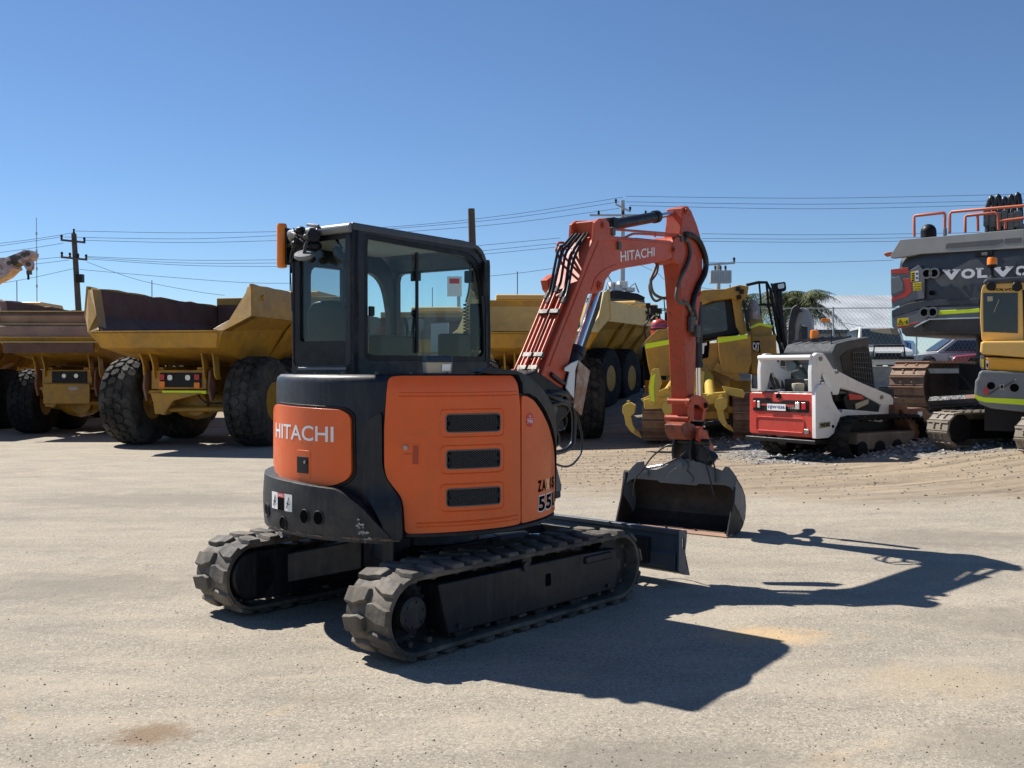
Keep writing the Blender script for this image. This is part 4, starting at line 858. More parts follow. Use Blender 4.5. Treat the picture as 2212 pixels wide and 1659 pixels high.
# steel pipes and hoses up the back of the boom
xb = lambda u, v, y: U.px(u, v, 'y', y)
def back(y, d):                               # a line running up the back face, d metres off the steel
    base = UP([(1168, 806), (1186, 764), (1223, 672), (1250, 604)], YN); dirv = (base[-1]-base[0]).normalized(); nn = Vector((-dirv.z, 0, dirv.x))
    return [Vector((p.x, y, p.z))+nn*d for p in base], dirv, nn
for i, (y, d) in enumerate(((YN+.045, .03), (YN+.085, .03), (YN+.150, .035), (YN+.190, .035), (YN+.235, .03))):
    P_, dv, nn = back(y, d); P_ = [P_[0]-dv*(.02+.03*(i % 2))+nn*.015]+P_[:1]+P_[1:-1]+[P_[2].lerp(P_[3], .2+.35*((i*7 % 3)/2))]
    mb = MB(); mb.tube(P_, .0125, 10); pp = ub(mb, 'steel_pipe', M['orange_boom'], BM, smooth=60)
    mb = MB(); mb.cyl(P_[0]-dv*.05, P_[0]+dv*.015, .019, n=6); mb.cyl(P_[-1]-dv*.01, P_[-1]+dv*.05, .019, n=6); ub(mb, 'fitting', M['steel_dull'], pp)
    # black hose over the top, ending in the arm circuit
    Q = [P_[-1]+dv*.03, P_[-1]+dv*.12-nn*.005]+[Vector((q.x, y*.6, q.z)) for q in UP([(1256-i*2, 562-i*6), (1272-i*3, 526), (1288-i*2, 503)], YN)]
    mb = MB(); mb.tube(cr(Q, 6), .015 if i % 2 else .012, 8); ub(mb, 'boom_hose', M['hose'], BM, smooth=60)
    # lower hoses from the swing post
    E0 = P_[0]-dv*.04; Q = [E0, E0-dv*.07+Vector((-.02, 0, 0)), E0+Vector((-.04+.02*i, .02*(i-2), -.20)), E0+Vector((.02*i, .01*(i-2), -.36)), (1.1+.03*i, -.1+.04*i, 1.05)]
    mb = MB(); mb.tube(cr(Q, 6), .017, 8); ub(mb, 'lower_hose', M['hose'], PO, smooth=60)
for (u, v) in ((1192, 772), (1226, 678), (1180, 800)):
    c = U.px(u-10, v, 'y', YN); _, dv, nn = back(0, 0)
    for y in (YN+.065, YN+.17):
        mb = MB(); mb.box(Vector((c.x, y, c.z))+nn*.03, (.045, .085, .03), Matrix.Rotation(-math.atan2(dv.z, dv.x), 3, 'Y')); ub(mb, 'pipe_clamp', M['steel_dull'], BM, bevel=.004)
rg = random.Random(5)
# tangle of black hoses at the foot, bulging to the right
for k in range(9):
    a = rg.uniform(0, 1)
    Q = [U.px(1150+30*a, 818+rg.uniform(-6, 14), 'y', -.02+.03*k/3), U.px(1172+24*a, 856+rg.uniform(-10, 16), 'y', -.16), U.px(1205+28*a, 858+rg.uniform(-12, 16), 'y', -.20), U.px(1216+14*a, 880+rg.uniform(-8, 8), 'y', -.14), U.px(1190+12*a, 900+rg.uniform(-6, 20), 'y', -.10)]
    mb = MB(); mb.tube(cr(Q, 6), rg.uniform(.014, .024), 8); ub(mb, 'lower_hose', M['hose'], PO, smooth=60)
for P_, r in (([(1190, 808), (1210, 824), (1238, 838), (1256, 848), (1259, 862), (1250, 872), (1222, 878), (1202, 888)], .020),
              ([(1236, 878), (1240, 900), (1240, 930), (1236, 958), (1222, 972), (1200, 978), (1190, 974)], .021),
              ([(1244, 880), (1250, 910), (1257, 940), (1256, 975), (1240, 1000), (1222, 1008), (1200, 1002), (1190, 994)], .009),
              ([(1190, 905), (1200, 930), (1206, 945), (1203, 960), (1192, 968)], .016),
              ([(1215, 888), (1224, 902), (1222, 920), (1212, 928), (1200, 926), (1192, 915)], .006)):
    mb = MB(); mb.tube(cr(UP(P_, -.14), 6), r, 8); ub(mb, 'looped_hose', M['hose'], PO, smooth=60)
mb = MB(); mb.box(U.px(1194, 892, 'y', -.16), (.06, .03, .12), Matrix.Rotation(.5, 3, 'Y')); ub(mb, 'hose_clamp_plate', M['steel_dull'], PO, bevel=.004)
# boom cylinder in front of the boom, with guard
def cylp(a, b, r, m, name, par, y=-.02, n=24, cap=None):
    p, q = U.px(*a, 'y', y), U.px(*b, 'y', y); mb = MB(); mb.cyl(p, q, r, n=n)
    if cap: d = (q-p).normalized(); mb.cyl(q-d*.05, q+d*.012, r*1.18, n=n)
    return ub(mb, name, M[m], par, smooth=60)
YC = -.075
CYL = cylp((1204, 862), (1246, 757), .066, 'charcoal', 'boom_cylinder', None, YC, cap=True)
cylp((1246, 757), (1292, 622), .034, 'chrome', 'boom_rod', CYL, YC)
mb = MB(); q = UP([(1262, 757), (1252, 744), (1284, 636), (1302, 630), (1296, 668)], YC+.10); mb.prism(q, (0, .05, 0)); ub(mb, 'rod_guard', M['charcoal'], CYL, bevel=.004)
mb = MB(); mb.prism(UP([(1254, 748), (1258, 752), (1288, 662), (1281, 650)], YC-.02), (0, .012, 0)); ub(mb, 'rod_guard_strip', M['bucket_grey'], CYL)
# white folded guard plate with a rusty front
ga = UP([(1236, 872), (1231, 800), (1222, 792), (1208, 818), (1206, 802), (1240, 786), (1245, 782), (1256, 790), (1248, 878)], -.165)
gl = UP([(1250, 778), (1235, 784), (1221, 794), (1220, 801), (1231, 803), (1223, 838), (1240, 860), (1243, 800)], -.165)
mb = MB(); mb.prism(gl, (0, .012, 0)); GP = ub(mb, 'cylinder_guard', M['white'], PO, bevel=.003)
A = U.px(1250, 778, 'y', -.165); B = U.px(1233, 878, 'y', -.165); F1 = U.px(1275, 801, 'y', -.165); F2 = U.px(1257, 897, 'y', -.165); F0 = U.px(1239, 880, 'y', -.165)
M['rusty_white'] = paint('white paint rubbed to rust', (.50, .45, .40), .6, dirt=(.30, .14, .07), amt=.75, dscale=9, chips=(.22, .09, .045), camt=.10, cscale=9)
mb = MB(); mb.prism([A, F1, F2, F0], (.01, .02, 0)); ub(mb, 'guard_front', M['rusty_white'], GP, bevel=.003)
# arm cylinder on top of the boom
AC = cylp((1310, 488), (1418, 468), .052, 'charcoal', 'arm_cylinder', None, -.01, cap=True)
cylp((1418, 468), (1476, 457), .026, 'chrome', 'arm_rod', AC, -.01)
mb = MB(); mb.box(U.px(1318, 484, 'y', -.01), (.10, .13, .11)); ub(mb, 'cylinder_port', M['black'], AC, bevel=.01)
# pipes running above the boom to the arm
for P_ in ([(1305, 495), (1318, 495), (1450, 505), (1470, 509), (1480, 512)], [(1290, 530), (1282, 520), (1296, 520), (1334, 521), (1360, 508), (1382, 505), (1470, 512)], [(1372, 516), (1470, 524)], [(1415, 500), (1415, 512)]):
    mb = MB(); mb.tube(cr(UP(P_, YN+.03), 4), .011, 8); ub(mb, 'steel_pipe', M['orange_boom'], BM, smooth=60)
for (u, v) in ((1335, 531), (1322, 500), (1470, 516)):
    mb = MB(); mb.box(U.px(u, v, 'y', YN), (.05, .05, .07)); ub(mb, 'pipe_clamp', M['steel_dull'], BM, bevel=.005)
# arm
yn, yf = -.11, .07
an = [(1475, 448), (1486, 445), (1494, 455), (1506, 485), (1513, 508), (1518, 535), (1518, 600), (1513, 650), (1504, 740), (1501, 850), (1500, 900), (1496, 912), (1486, 912), (1483, 850), (1480, 760), (1474, 660), (1470, 600), (1465, 560), (1468, 520), (1473, 480)]
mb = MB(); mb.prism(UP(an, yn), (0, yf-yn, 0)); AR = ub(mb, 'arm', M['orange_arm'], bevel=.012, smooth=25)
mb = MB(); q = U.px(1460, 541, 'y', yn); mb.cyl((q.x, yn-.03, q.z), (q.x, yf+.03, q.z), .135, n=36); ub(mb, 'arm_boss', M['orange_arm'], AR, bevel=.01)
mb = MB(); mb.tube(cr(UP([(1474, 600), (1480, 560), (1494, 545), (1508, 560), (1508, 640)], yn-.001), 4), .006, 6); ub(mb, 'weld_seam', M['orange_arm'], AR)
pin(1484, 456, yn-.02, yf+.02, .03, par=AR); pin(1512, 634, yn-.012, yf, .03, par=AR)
mb = MB(); mb.box(U.px(1476, 452, 'y', .0), (.07, .09, .06)); ub(mb, 'rod_eye', M['black'], AR, bevel=.01)
# bucket cylinder down the front of the arm
BC2 = cylp((1507, 652), (1508, 792), .046, 'charcoal', 'bucket_cylinder', None, -.02, cap=True)
cylp((1508, 792), (1509, 858), .026, 'chrome', 'bucket_rod', BC2, -.02)
# bucket linkage
def bar(a, b, w, y0, y1, m, name, par):
    p, q = U.px(*a, 'y', y0), U.px(*b, 'y', y0); d = (q-p).normalized(); n_ = Vector((-d.z, 0, d.x))*w
    mb = MB(); P_ = roundp([p-n_-d*w, p+n_-d*w, q+n_+d*w, q-n_+d*w], w*.9, 5); mb.prism(P_, (0, y1-y0, 0)); return ub(mb, name, M[m], par, bevel=.004)
for y in (-.15, .05):
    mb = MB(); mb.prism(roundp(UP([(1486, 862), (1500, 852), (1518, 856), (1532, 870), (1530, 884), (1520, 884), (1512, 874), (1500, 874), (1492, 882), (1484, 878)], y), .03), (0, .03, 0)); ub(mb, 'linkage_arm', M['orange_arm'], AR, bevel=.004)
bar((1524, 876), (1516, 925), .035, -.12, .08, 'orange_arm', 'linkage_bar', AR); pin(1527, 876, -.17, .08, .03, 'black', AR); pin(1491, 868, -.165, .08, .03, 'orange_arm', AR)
pin(1489, 905, -.16, .10, .035, 'orange_arm', AR)
# tilt hitch, orange part
mb = MB(); mb.prism(UP([(1474, 918), (1486, 910), (1500, 916), (1512, 934), (1522, 928), (1534, 950), (1541, 972), (1534, 976), (1520, 955), (1506, 950), (1484, 950), (1476, 936)], -.15), (0, .20, 0)); HI = ub(mb, 'hitch', M['orange_worn'], bevel=.012)
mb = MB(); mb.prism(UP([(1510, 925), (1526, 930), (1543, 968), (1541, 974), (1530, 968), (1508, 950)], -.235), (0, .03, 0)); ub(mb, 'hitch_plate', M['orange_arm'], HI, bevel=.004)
pin(1519, 915, -.2, .08, .03, 'black', HI); pin(1527, 935, -.2, .08, .03, 'black', HI)
# bucket
def c2(x, y, ax, c): return U.px(1328.4+x*.15625, 923.4+.15625*y, ax, c)
YR, YL = -.617, .64
prof = [(3.80, .006), (3.92, .012), (4.087, .03), (4.151, .072), (4.21, .144), (4.230, .254), (4.208, .363), (4.124, .464), (3.985, .566)]
mb = MB(); inn = [(3.82, .022), (3.92, .026), (4.07, .045), (4.13, .084), (4.188, .15), (4.208, .254), (4.188, .355), (4.108, .452), (3.975, .548)]
mb.prism([(x, YR, z) for x, z in prof+inn[::-1]], (0, YL-YR, 0)); 
for y, t in ((YR, .02), (YL-.02, .02)): mb.prism([(x, y, z) for x, z in prof+[(3.90, .30), (3.775, .02)]], (0, t, 0))
BK = ub(mb, 'bucket', M['bucket_inside'], bevel=.004, smooth=30)
for y in (YR-.003, YL-.021):                  # painted outer cheeks
    mb = MB(); mb.prism([(x, y, z) for x, z in [(3.97, .55), (4.11, .455), (4.19, .36), (4.215, .26), (4.20, .16), (4.16, .09), (4.05, .22), (3.93, .32)]], (0, .024, 0)); ub(mb, 'cheek', M['bucket_grey'], BK)
mb = MB(); mb.prism([(3.755, YR, .0), (3.755, YL, .0), (3.90, YL, .012), (3.90, YR, .012)], (0, 0, .018)); ub(mb, 'cutting_edge', M['rust_pale'], BK, bevel=.004)
mb = MB()
for t in (.05, .30, .56, .80, .96): y = YR+(YL-YR)*t; mb.ball((3.86, y, .036), .012, 8)
ub(mb, 'edge_bolt', M['black'], BK)
XP = 3.97
pl = [(150, 770), (190, 600), (240, 540), (305, 475), (390, 465), (405, 545), (455, 575), (560, 580), (700, 530), (765, 470), (790, 430), (1060, 430), (1110, 470), (1180, 480), (1300, 530), (1480, 600), (1520, 540), (1570, 550), (1640, 640), (1680, 700), (1632, 880), (1600, 830), (1520, 800), (1160, 780), (1120, 803), (620, 762), (585, 732), (270, 708), (210, 725)]
mb = MB(); mb.prism([c2(x, y, 'x', XP) for x, y in pl], (.022, 0, 0)); TP = ub(mb, 'top_plate', M['bucket_grey'], BK, bevel=.004)
mb = MB(); mb.prism(roundp([c2(x, y, 'x', XP-.012) for x, y in ((830, 560), (960, 560), (1045, 650), (1080, 700), (1070, 755), (1030, 770), (720, 745), (690, 710), (760, 620))], .012), (.014, 0, 0)); ub(mb, 'gusset', M['bucket_grey'], TP, bevel=.003)
p = c2(905, 530, 'x', XP-.05); mb = MB(); mb.lathe([(0, 0), (.028, 0), (.028, .012), (.045, .012), (.050, .02), (.066, .024), (.068, .06), (0, .06)], p, (1, 0, 0), 28); ub(mb, 'pivot_pin', M['bucket_grey'], TP, smooth=40)
p = c2(415, 640, 'x', XP-.03); mb = MB(); mb.lathe([(0, 0), (.02, 0), (.022, .008), (.036, .01), (.036, .04), (0, .04)], p, (1, 0, 0), 20); ub(mb, 'pivot_pin', M['bucket_grey'], TP, smooth=40)
mb = MB(); mb.cyl(c2(455, 560, 'x', XP+.06), c2(760, 505, 'x', XP+.06), .016); ub(mb, 'tilt_rod', M['chrome'], BK)
# dark tower between hitch and bucket
for y0 in (c2(800, 300, 'x', XP).y-.03, c2(1070, 300, 'x', XP).y):
    mb = MB(); a = [(XP-.02, y0, c2(800, 440, 'x', XP).z), (XP-.04, y0, .80), (XP+.0, y0, .965), (XP+.10, y0, .99), (XP+.22, y0, .90), (XP+.25, y0, .66)]; mb.prism(a, (0, .03, 0)); ub(mb, 'tower_cheek', M['charcoal'], BK, bevel=.006)
mb = MB(); mb.box((XP+.12, -.13, .82), (.16, .24, .20)); mb.cyl((XP+.05, -.32, .90), (XP+.05, .06, .90), .035); mb.cyl((XP+.06, -.36, .78), (XP+.1, -.25, .66), .05); mb.prism([c2(x, y, 'x', XP+.03) for x, y in ((1180, 250), (1290, 330), (1300, 520), (1190, 600), (1080, 680), (1040, 560), (1100, 430))], (.1, 0, 0)); ub(mb, 'tilt_mechanism', M['charcoal'], BK, bevel=.008)
for P_, x_ in (([(800, 240), (700, 260), (520, 400), (400, 560), (300, 680), (262, 800), (255, 950)], XP-.06), ([(1235, 430), (1290, 620), (1330, 780), (1380, 960)], XP-.06), ([(1270, 300), (1340, 430), (1380, 560), (1390, 760)], XP-.03), ([(640, 530), (900, 400), (1000, 300)], XP-.03)):
    mb = MB(); mb.tube(cr([c2(x, y, 'x', x_) for x, y in P_], 6), .0085, 8); ub(mb, 'tilt_hose', M['hose'], BK, smooth=60)
# arm hoses
for P_, r, m, y in (([(1480, 506), (1496, 510), (1512, 525), (1524, 560), (1522, 590), (1510, 615), (1500, 640), (1496, 665), (1502, 690)], .026, 'hose', -.13),
                 ([(1480, 516), (1488, 526), (1491, 548), (1483, 575), (1470, 600), (1463, 625), (1462, 645), (1470, 655), (1482, 655), (1490, 668), (1497, 690)], .019, 'hose_grey', -.13),
                 ([(1420, 566), (1413, 586), (1406, 605), (1410, 630), (1425, 642), (1450, 646), (1460, 650)], .015, 'hose_grey', .08), ([(1422, 566), (1418, 590), (1404, 612), (1406, 636), (1416, 650), (1432, 644), (1455, 640)], .013, 'hose_grey', .12)):
    pts = cr(UP(P_, y), 8); mb = MB(); mb.tube(pts, r, 10)
    if r == .026:
        for i in range(2, len(pts)-2): d = (pts[i+1]-pts[i-1]).normalized(); mb.cyl(pts[i]-d*.008, pts[i]+d*.008, .031, n=10)
    ub(mb, 'arm_hose', M[m], AR, smooth=60)
mb = MB(); mb.box(U.px(1494, 700, 'y', -.14), (.10, .05, .16)); mb.box(U.px(1505, 715, 'y', -.16), (.10, .06, .12)); mb.cyl(U.px(1507, 720, 'y', -.16), U.px(1507, 740, 'y', -.16), .02); mb.cyl(U.px(1494, 672, 'y', -.14), U.px(1494, 700, 'y', -.14), .022); ub(mb, 'arm_valve', M['steel_dull'], AR, bevel=.012)
# ================================================================ articulated dump trucks
def tyre_parts(parent, c, Rr, w, rim_r, out, mt, rim_m, nb=26, name='wheel', seed=1):
    """wheel part with a tyre and a rim; c centre, axle along local y, out = +1/-1 outer side"""
    c = Vector(c); hw = w/2
    mb = MB(); pr = [(rim_r, -hw*.80), (rim_r*1.02, -hw*.92), (Rr*.80, -hw), (Rr*.93, -hw*.93), (Rr*.955, -hw*.72), (Rr*.96, 0), (Rr*.955, hw*.72), (Rr*.93, hw*.93), (Rr*.80, hw), (rim_r*1.02, hw*.92), (rim_r, hw*.80)]
    mb.lathe(pr, c, (0, 1, 0), 52)
    rg = random.Random(seed); cols = 4; cw = w*.94/cols
    for k in range(nb):
        for j in range(cols):
            a0 = 2*math.pi*(k+(.5 if j % 2 else 0))/nb; da = 2*math.pi/nb*.44; yc = -w*.47+cw*(j+.5)
            edge = j in (0, cols-1); sg = -1 if j < cols/2 else 1
            pl = [(-da*.55, -cw*.46), (-da, 0), (-da*.55, cw*.46), (da*.62, cw*.46), (da, 0), (da*.62, -cw*.46)]
            vs = []
            for (rr_, kk) in ((Rr*.945, 1.0), (Rr*1.0, .86)):
                for a, y in pl:
                    yy = yc+y*kk; r2 = rr_-(Rr*.035*max(0, abs(yy)/hw-.6)/.4)*(1.6 if rr_ > Rr*.97 else 1); aa = a0+a*kk+.05*sg*(y/cw)
                    vs.append((c.x+r2*math.cos(aa), c.y+yy, c.z+r2*math.sin(aa)))
            mb.add(vs, [(6, 7, 8, 9, 10, 11)]+[(i, (i+1) % 6, 6+(i+1) % 6, 6+i) for i in range(6)])
    tp = mb.build(name, mt, parent, smooth=28, weld=False)
    mb = MB(); o = hw*out
    mb.lathe([(rim_r*1.01, o*.90), (rim_r*.93, o*.88), (rim_r*.90, o*.45), (rim_r*.62, o*.40), (rim_r*.58, o*.62), (rim_r*.30, o*.66), (0, o*.66)], c, (0, 1, 0), 36)
    mb.lathe([(rim_r*1.01, -o*.90), (rim_r*.90, -o*.86), (rim_r*.86, -o*.2), (rim_r*.5, -o*.1), (0, -o*.1)], c, (0, 1, 0), 36)
    rm = mb.build('rim', rim_m, tp, smooth=40)
    for k in range(12):
        a = 2*math.pi*k/12; p = c+Vector((rim_r*.74*math.cos(a), o*.415, rim_r*.74*math.sin(a)))
        if k % 2 == 0: mb = MB(); mb.cyl(p, p+Vector((0, out*.035, 0)), .03, n=6)
        if k % 2 == 0 and Rr > .8: mb.build('wheel_nut', rim_m, tp)
    return tp
def dump_truck(fr, label, pm='yellow', sidem=None, liner='rust_dark', tyre='tyre_dusty', gate=False, ys=1.0, hs=1.0, detail=True, tail=True, number=None, nose=8.9, group='articulated dump trucks parked in the yard'):
    D = thing('dump_truck', fr, label, 'dump truck', group)
    Rt = .955*hs; wt = .80*ys; hy = 1.40*ys; Y = M[pm]
    for i, x in enumerate((0, 1.95, 6.1)):
        for s_ in (-1, 1): tyre_parts(D, (x, hy*s_, Rt), Rt, wt, .40*hs, s_, M[tyre], Y, seed=i*2+s_)
    # axles with differential housing
    for x in (0, 1.95, 6.1):
        mb = MB(); mb.tube([(x, -hy*.8, Rt), (x, -.5, Rt-.03), (x, -.28, Rt-.05), (x, 0, Rt-.05), (x, .28, Rt-.05), (x, .5, Rt-.03), (x, hy*.8, Rt)], [.17, .19, .30, .36, .30, .19, .17], 16)
        mb.lathe([(0, -.36), (.26, -.32), (.33, -.1), (.33, .1)], (x, -.12, Rt-.05), (1, 0, 0), 20); mb.build('axle', Y, D, smooth=50)
    # rear frame, tail cross member, suspension
    mb = MB()
    for s_ in (-1, 1): mb.prism([(-.75, s_*.50, 1.20), (-.75, s_*.50, 1.68), (4.2, s_*.50, 1.75), (4.2, s_*.50, 1.30), (.5, s_*.50, 1.10)], (0, -s_*.12, 0))
    mb.box2((-.80, -.62, 1.22), (-.66, .62, 1.62)); mb.box2((-.78, -.70, 1.12), (-.60, .70, 1.20)); mb.build('rear_frame', Y, D, bevel=.02)
    mb = MB(); mb.prism([(-.84, .62, 1.14), (-.84, -.55, 1.14), (-.84, -.20, 1.05), (-.84, .10, .98), (-.84, .24, .80), (-.84, .30, .70), (-.84, .52, .70), (-.84, .56, .95)], (.08, 0, 0)); mb.build('frame_bracket', Y, D, bevel=.012)
    mb = MB(); mb.cyl((-.55, .45, .78), (-.50, -1.0*ys, .80), .055); mb.cyl((-.62, -1.0*ys, .80), (-.42, -1.0*ys, .80), .12); mb.cyl((-.62, .45, .78), (-.42, .45, .78), .11); mb.build('tie_rod', Y, D, smooth=40)
    if tail == 2:
        mb = MB(); mb.box2((-.835, -.50, 1.30), (-.80, .36, 1.58)); tb = mb.build('lamp_panel', M['black'], D, bevel=.01)
        for y in (.05, -.25): mb = MB(); mb.lathe([(0, -.02), (.05, -.02), (.06, 0)], (-.84, y, 1.47), (1, 0, 0), 14); mb.build('tail_lamp', M['clear_lens'], tb)
        mb = MB(); mb.box2((-.90, -.60, .78), (-.84, .55, 1.28)); gp_ = mb.build('guard_plate', Y, D, bevel=.02)
        mb = MB(); mb.box2((-.905, -.30, 1.12), (-.90, -.08, 1.2)); mb.build('worn_label', M['grey_light'], gp_)
    elif tail:
        mb = MB(); mb.box2((-.835, -.52, 1.26), (-.80, .40, 1.56)); tb = mb.build('lamp_panel', M['black'], D, bevel=.01)
        for y, z, m_, r_ in ((.34, 1.47, 'red_lens', .055), (.34, 1.32, 'orange_lens', .06), (-.44, 1.47, 'red_lens', .055), (-.44, 1.30, 'orange_lens', .06), (.16, 1.46, 'clear_lens', .055), (-.24, 1.46, 'clear_lens', .055)):
            mb = MB(); mb.prism(roundp([(-.84, y-r_, z-r_), (-.84, y+r_, z-r_), (-.84, y+r_, z+r_), (-.84, y-r_, z+r_)], r_*(.9 if m_ == 'clear_lens' else .3)), (-.03, 0, 0)); mb.build('tail_lamp', M[m_], tb)
        mb = MB(); mb.box2((-.815, -.62, 1.125), (-.80, .36, 1.19)); mb.build('reflective_strip', M['hiviz'], D)
    for y in (-.86, -.62, .50, .72):
        P_ = cr([(-1.30, y*1.05, 2.10), (-1.05, y*1.03, 1.98), (-.92, y, 1.75), (-.88, y, 1.52), (-.80, y, 1.42)], 5); n_ = [Vector((p.x+.22, p.y, p.z+.0)) for p in P_]
        mb = MB(); mb.prism(P_+n_[::-1], (0, .035, 0)); mb.build('hinge_bracket', Y, D, bevel=.006)
    for s_ in (-1, 1):
        mb = MB(); mb.prism(roundp([(-.86, s_*.70, 1.62), (-.60, s_*.70, 1.62), (-.66, s_*.70, 1.05), (-.80, s_*.70, .95), (-.92, s_*.70, 1.25)], .06), (0, s_*.05, 0)); mb.build('hinge_cheek', M['rust'], D, bevel=.008)
        mb = MB(); mb.cyl((1.0, s_*.85, 1.2), (3.4, s_*.85, 1.9), .10); mb.build('hoist_cylinder', Y, D)
    # body. left half outline, mirrored. keys are (x, y, z)
    k = ys
    T_, K_, L_, U_ = (-1.2, 1.80*k, 3.35), (-1.25, 1.83*k, 2.70), (-1.75, 1.45*k, 2.38), (-1.55, 1.25*k, 2.06)
    TF, KF, LF, UF = (4.5, 1.80*k, 3.30), (4.5, 1.83*k, 2.70), (4.2, 1.05*k, 1.85), (4.2, .95*k, 1.70); UB = (.3, 1.12*k, 1.72)
    def sk(p, s_): return (p[0], p[1]*s_, p[2])
    rg = random.Random(3)
    mb = MB()
    for s_ in (-1, 1):
        # upper wall with wear on the top edge
        n = 16; a = []; b = []
        for i in range(n+1):
            t = i/n; p = Vector(T_).lerp(Vector(TF), t); p.z += rg.uniform(-.03, .02) if 0 < i < n else 0; a.append((p.x, p.y*s_, p.z)); q = Vector(K_).lerp(Vector(KF), t); b.append((q.x, q.y*s_, q.z))
        for i in range(n): mb.add([a[i], a[i+1], b[i+1], b[i]], [(0, 1, 2, 3)])
    up = mb.build('side_wall', M[sidem or pm], D, smooth=0, solid=0)
    up.modifiers.new('solid', 'SOLIDIFY').thickness = .07; up.modifiers['solid'].offset = 0
    mb = MB()
    for s_ in (-1, 1):
        mb.add([sk(K_, s_), sk(KF, s_), sk(UF, s_), sk(UB, s_), sk(U_, s_), sk(L_, s_)], [(0, 1, 2, 3, 4, 5)])
    mb.add([sk(U_, 1), sk(U_, -1), sk(UB, -1), sk(UB, 1)], [(0, 1, 2, 3)]); mb.add([sk(UB, 1), sk(UB, -1), sk(UF, -1), sk(UF, 1)], [(0, 1, 2, 3)]); mb.add([sk(L_, 1), sk(L_, -1), sk(U_, -1), sk(U_, 1)], [(0, 1, 2, 3)])
    mb.add([sk(TF, 1), sk(TF, -1), sk(KF, -1), sk(UF, -1), sk(UF, 1), sk(KF, 1)], [(0, 1, 2, 3, 4, 5)])
    hull = mb.build('dump_body', Y, D, smooth=0)
    # rear corner flanges (thick box edges)
    for s_ in (-1, 1):
        o_ = [Vector(sk(p, s_)) for p in (T_, K_, L_, )]; inn = [Vector((p.x+.02, p.y-s_*w_, p.z+dz)) for p, w_, dz in ((o_[0], .10, -.06), (o_[1], .24, .06), (o_[2], .22, .04))]
        mb = MB(); mb.prism([o_[0], o_[1], o_[2], inn[2], inn[1], inn[0]], (.30, 0, 0)); mb.build('corner_flange', M[sidem or pm], hull, bevel=.01)
        mb = MB(); mb.cyl((-.75, s_*1.83*k, 3.1), (-.75, s_*1.88*k, 3.1), .055, n=16); mb.build('lifting_eye', Y, hull)
    mb = MB(); mb.prism([(-1.77, L_[1], 2.40), (-1.77, -L_[1], 2.40), (-1.74, -L_[1], 2.36), (-1.74, L_[1], 2.36)], (.25, 0, 0)); mb.prism([(-1.76, 1.36*k, 2.36), (-1.76, -1.36*k, 2.36), (-1.62, -1.25*k, 2.07), (-1.62, 1.25*k, 2.07)], (.05, 0, 0)); mb.build('chute_lip', Y, hull, bevel=.008)
    # liner
    mb = MB(); I = lambda p, s_, dy=.10, dz=.06: (p[0]+.02, (p[1]-dy)*s_, p[2]+dz)
    for s_ in (-1, 1):
        n = 12; A_ = [Vector(I(T_, s_, .05, -.02)).lerp(Vector(I(TF, s_, .05, -.02)), i/n)+Vector((0, 0, rg.uniform(-.03, .0))) for i in range(n+1)]; B_ = [Vector(I(K_, s_)).lerp(Vector(I(KF, s_)), i/n) for i in range(n+1)]; C_ = [Vector((-1.70, 1.18*k*s_, 2.42)).lerp(Vector((4.1, .95*k*s_, 1.95)), i/n) for i in range(n+1)]
        for i in range(n): mb.add([A_[i], A_[i+1], B_[i+1], C_[i+1], C_[i], B_[i]], [(0, 1, 2, 5), (5, 2, 3, 4)])
    mb.add([(-1.70, 1.18*k, 2.42), (-1.70, -1.18*k, 2.42), (4.1, -.95*k, 1.95), (4.1, .95*k, 1.95)], [(0, 1, 2, 3)])
    mb.add([(4.42, 1.72*k, 3.32), (4.42, -1.72*k, 3.32), (4.4, -1.7*k, 2.75), (4.1, -.95*k, 1.95), (4.1, .95*k, 1.95), (4.4, 1.7*k, 2.75)], [(0, 1, 2, 3, 4, 5)])
    mb.build('liner', M[liner], hull, smooth=0)
    mb = MB(); mb.box2((4.42, -1.75*k, 3.28), (4.75, 1.75*k, 3.50)); mb.build('headboard', Y, hull, bevel=.02)
    if gate:
        g = [(-1.25, 3.02), (-1.42, 2.92), (-1.36, 2.70), (-1.60, 2.66), (-1.72, 2.30), (-1.80, 2.26), (-1.78, 2.02)]
        for i in range(len(g)-1):
            if i in (1, 3, 5) or i == 0:
                a, b = g[i], g[i+1]; mb = MB(); hw = (1.62 if i < 3 else (1.55 if i == 3 else 1.25))*k; mb.prism([(a[0], hw, a[1]), (a[0], -hw, a[1]), (b[0], -hw, b[1]), (b[0], hw, b[1])], (.05, 0, .02)); mb.build('tailgate_plate', M['rust_pale' if i < 4 else 'rust_dark'], hull, smooth=0)
        for z, x in ((3.03, -1.30), (2.72, -1.42), (2.28, -1.74)): mb = MB(); mb.box((x, 0, z), (.16, 3.2*k, .03)); mb.build('tailgate_rib', M['yellow_pale'], hull)
    for s_ in (-1, 1):          # body ribs, mud flaps, hydraulic lines
        for x in (.9, 2.1, 3.3):
            mb = MB(); a_ = Vector(sk(K_, s_)).lerp(Vector(sk(KF, s_)), (x+1.25)/5.75); b_ = Vector((x, s_*(UB[1]-.0), 1.72)); mb.prism([a_, a_+Vector((.14, 0, 0)), b_+Vector((.14, 0, 0)), b_], (0, s_*.05, -.05)); mb.build('body_rib', Y, hull)
        mb = MB(); mb.box((-.95 if 0 else 3.15, s_*hy, 1.0), (.04, wt*.9, .8)); mb.build('mud_flap', M['black'], D)
        mb = MB(); mb.tube(cr([(-.5, s_*.42, 1.7), (-.2, s_*.5, 1.45), (.3, s_*.45, 1.5), (.9, s_*.5, 1.25)], 5), .025, 6); mb.build('hydraulic_line', M['hose'], D)
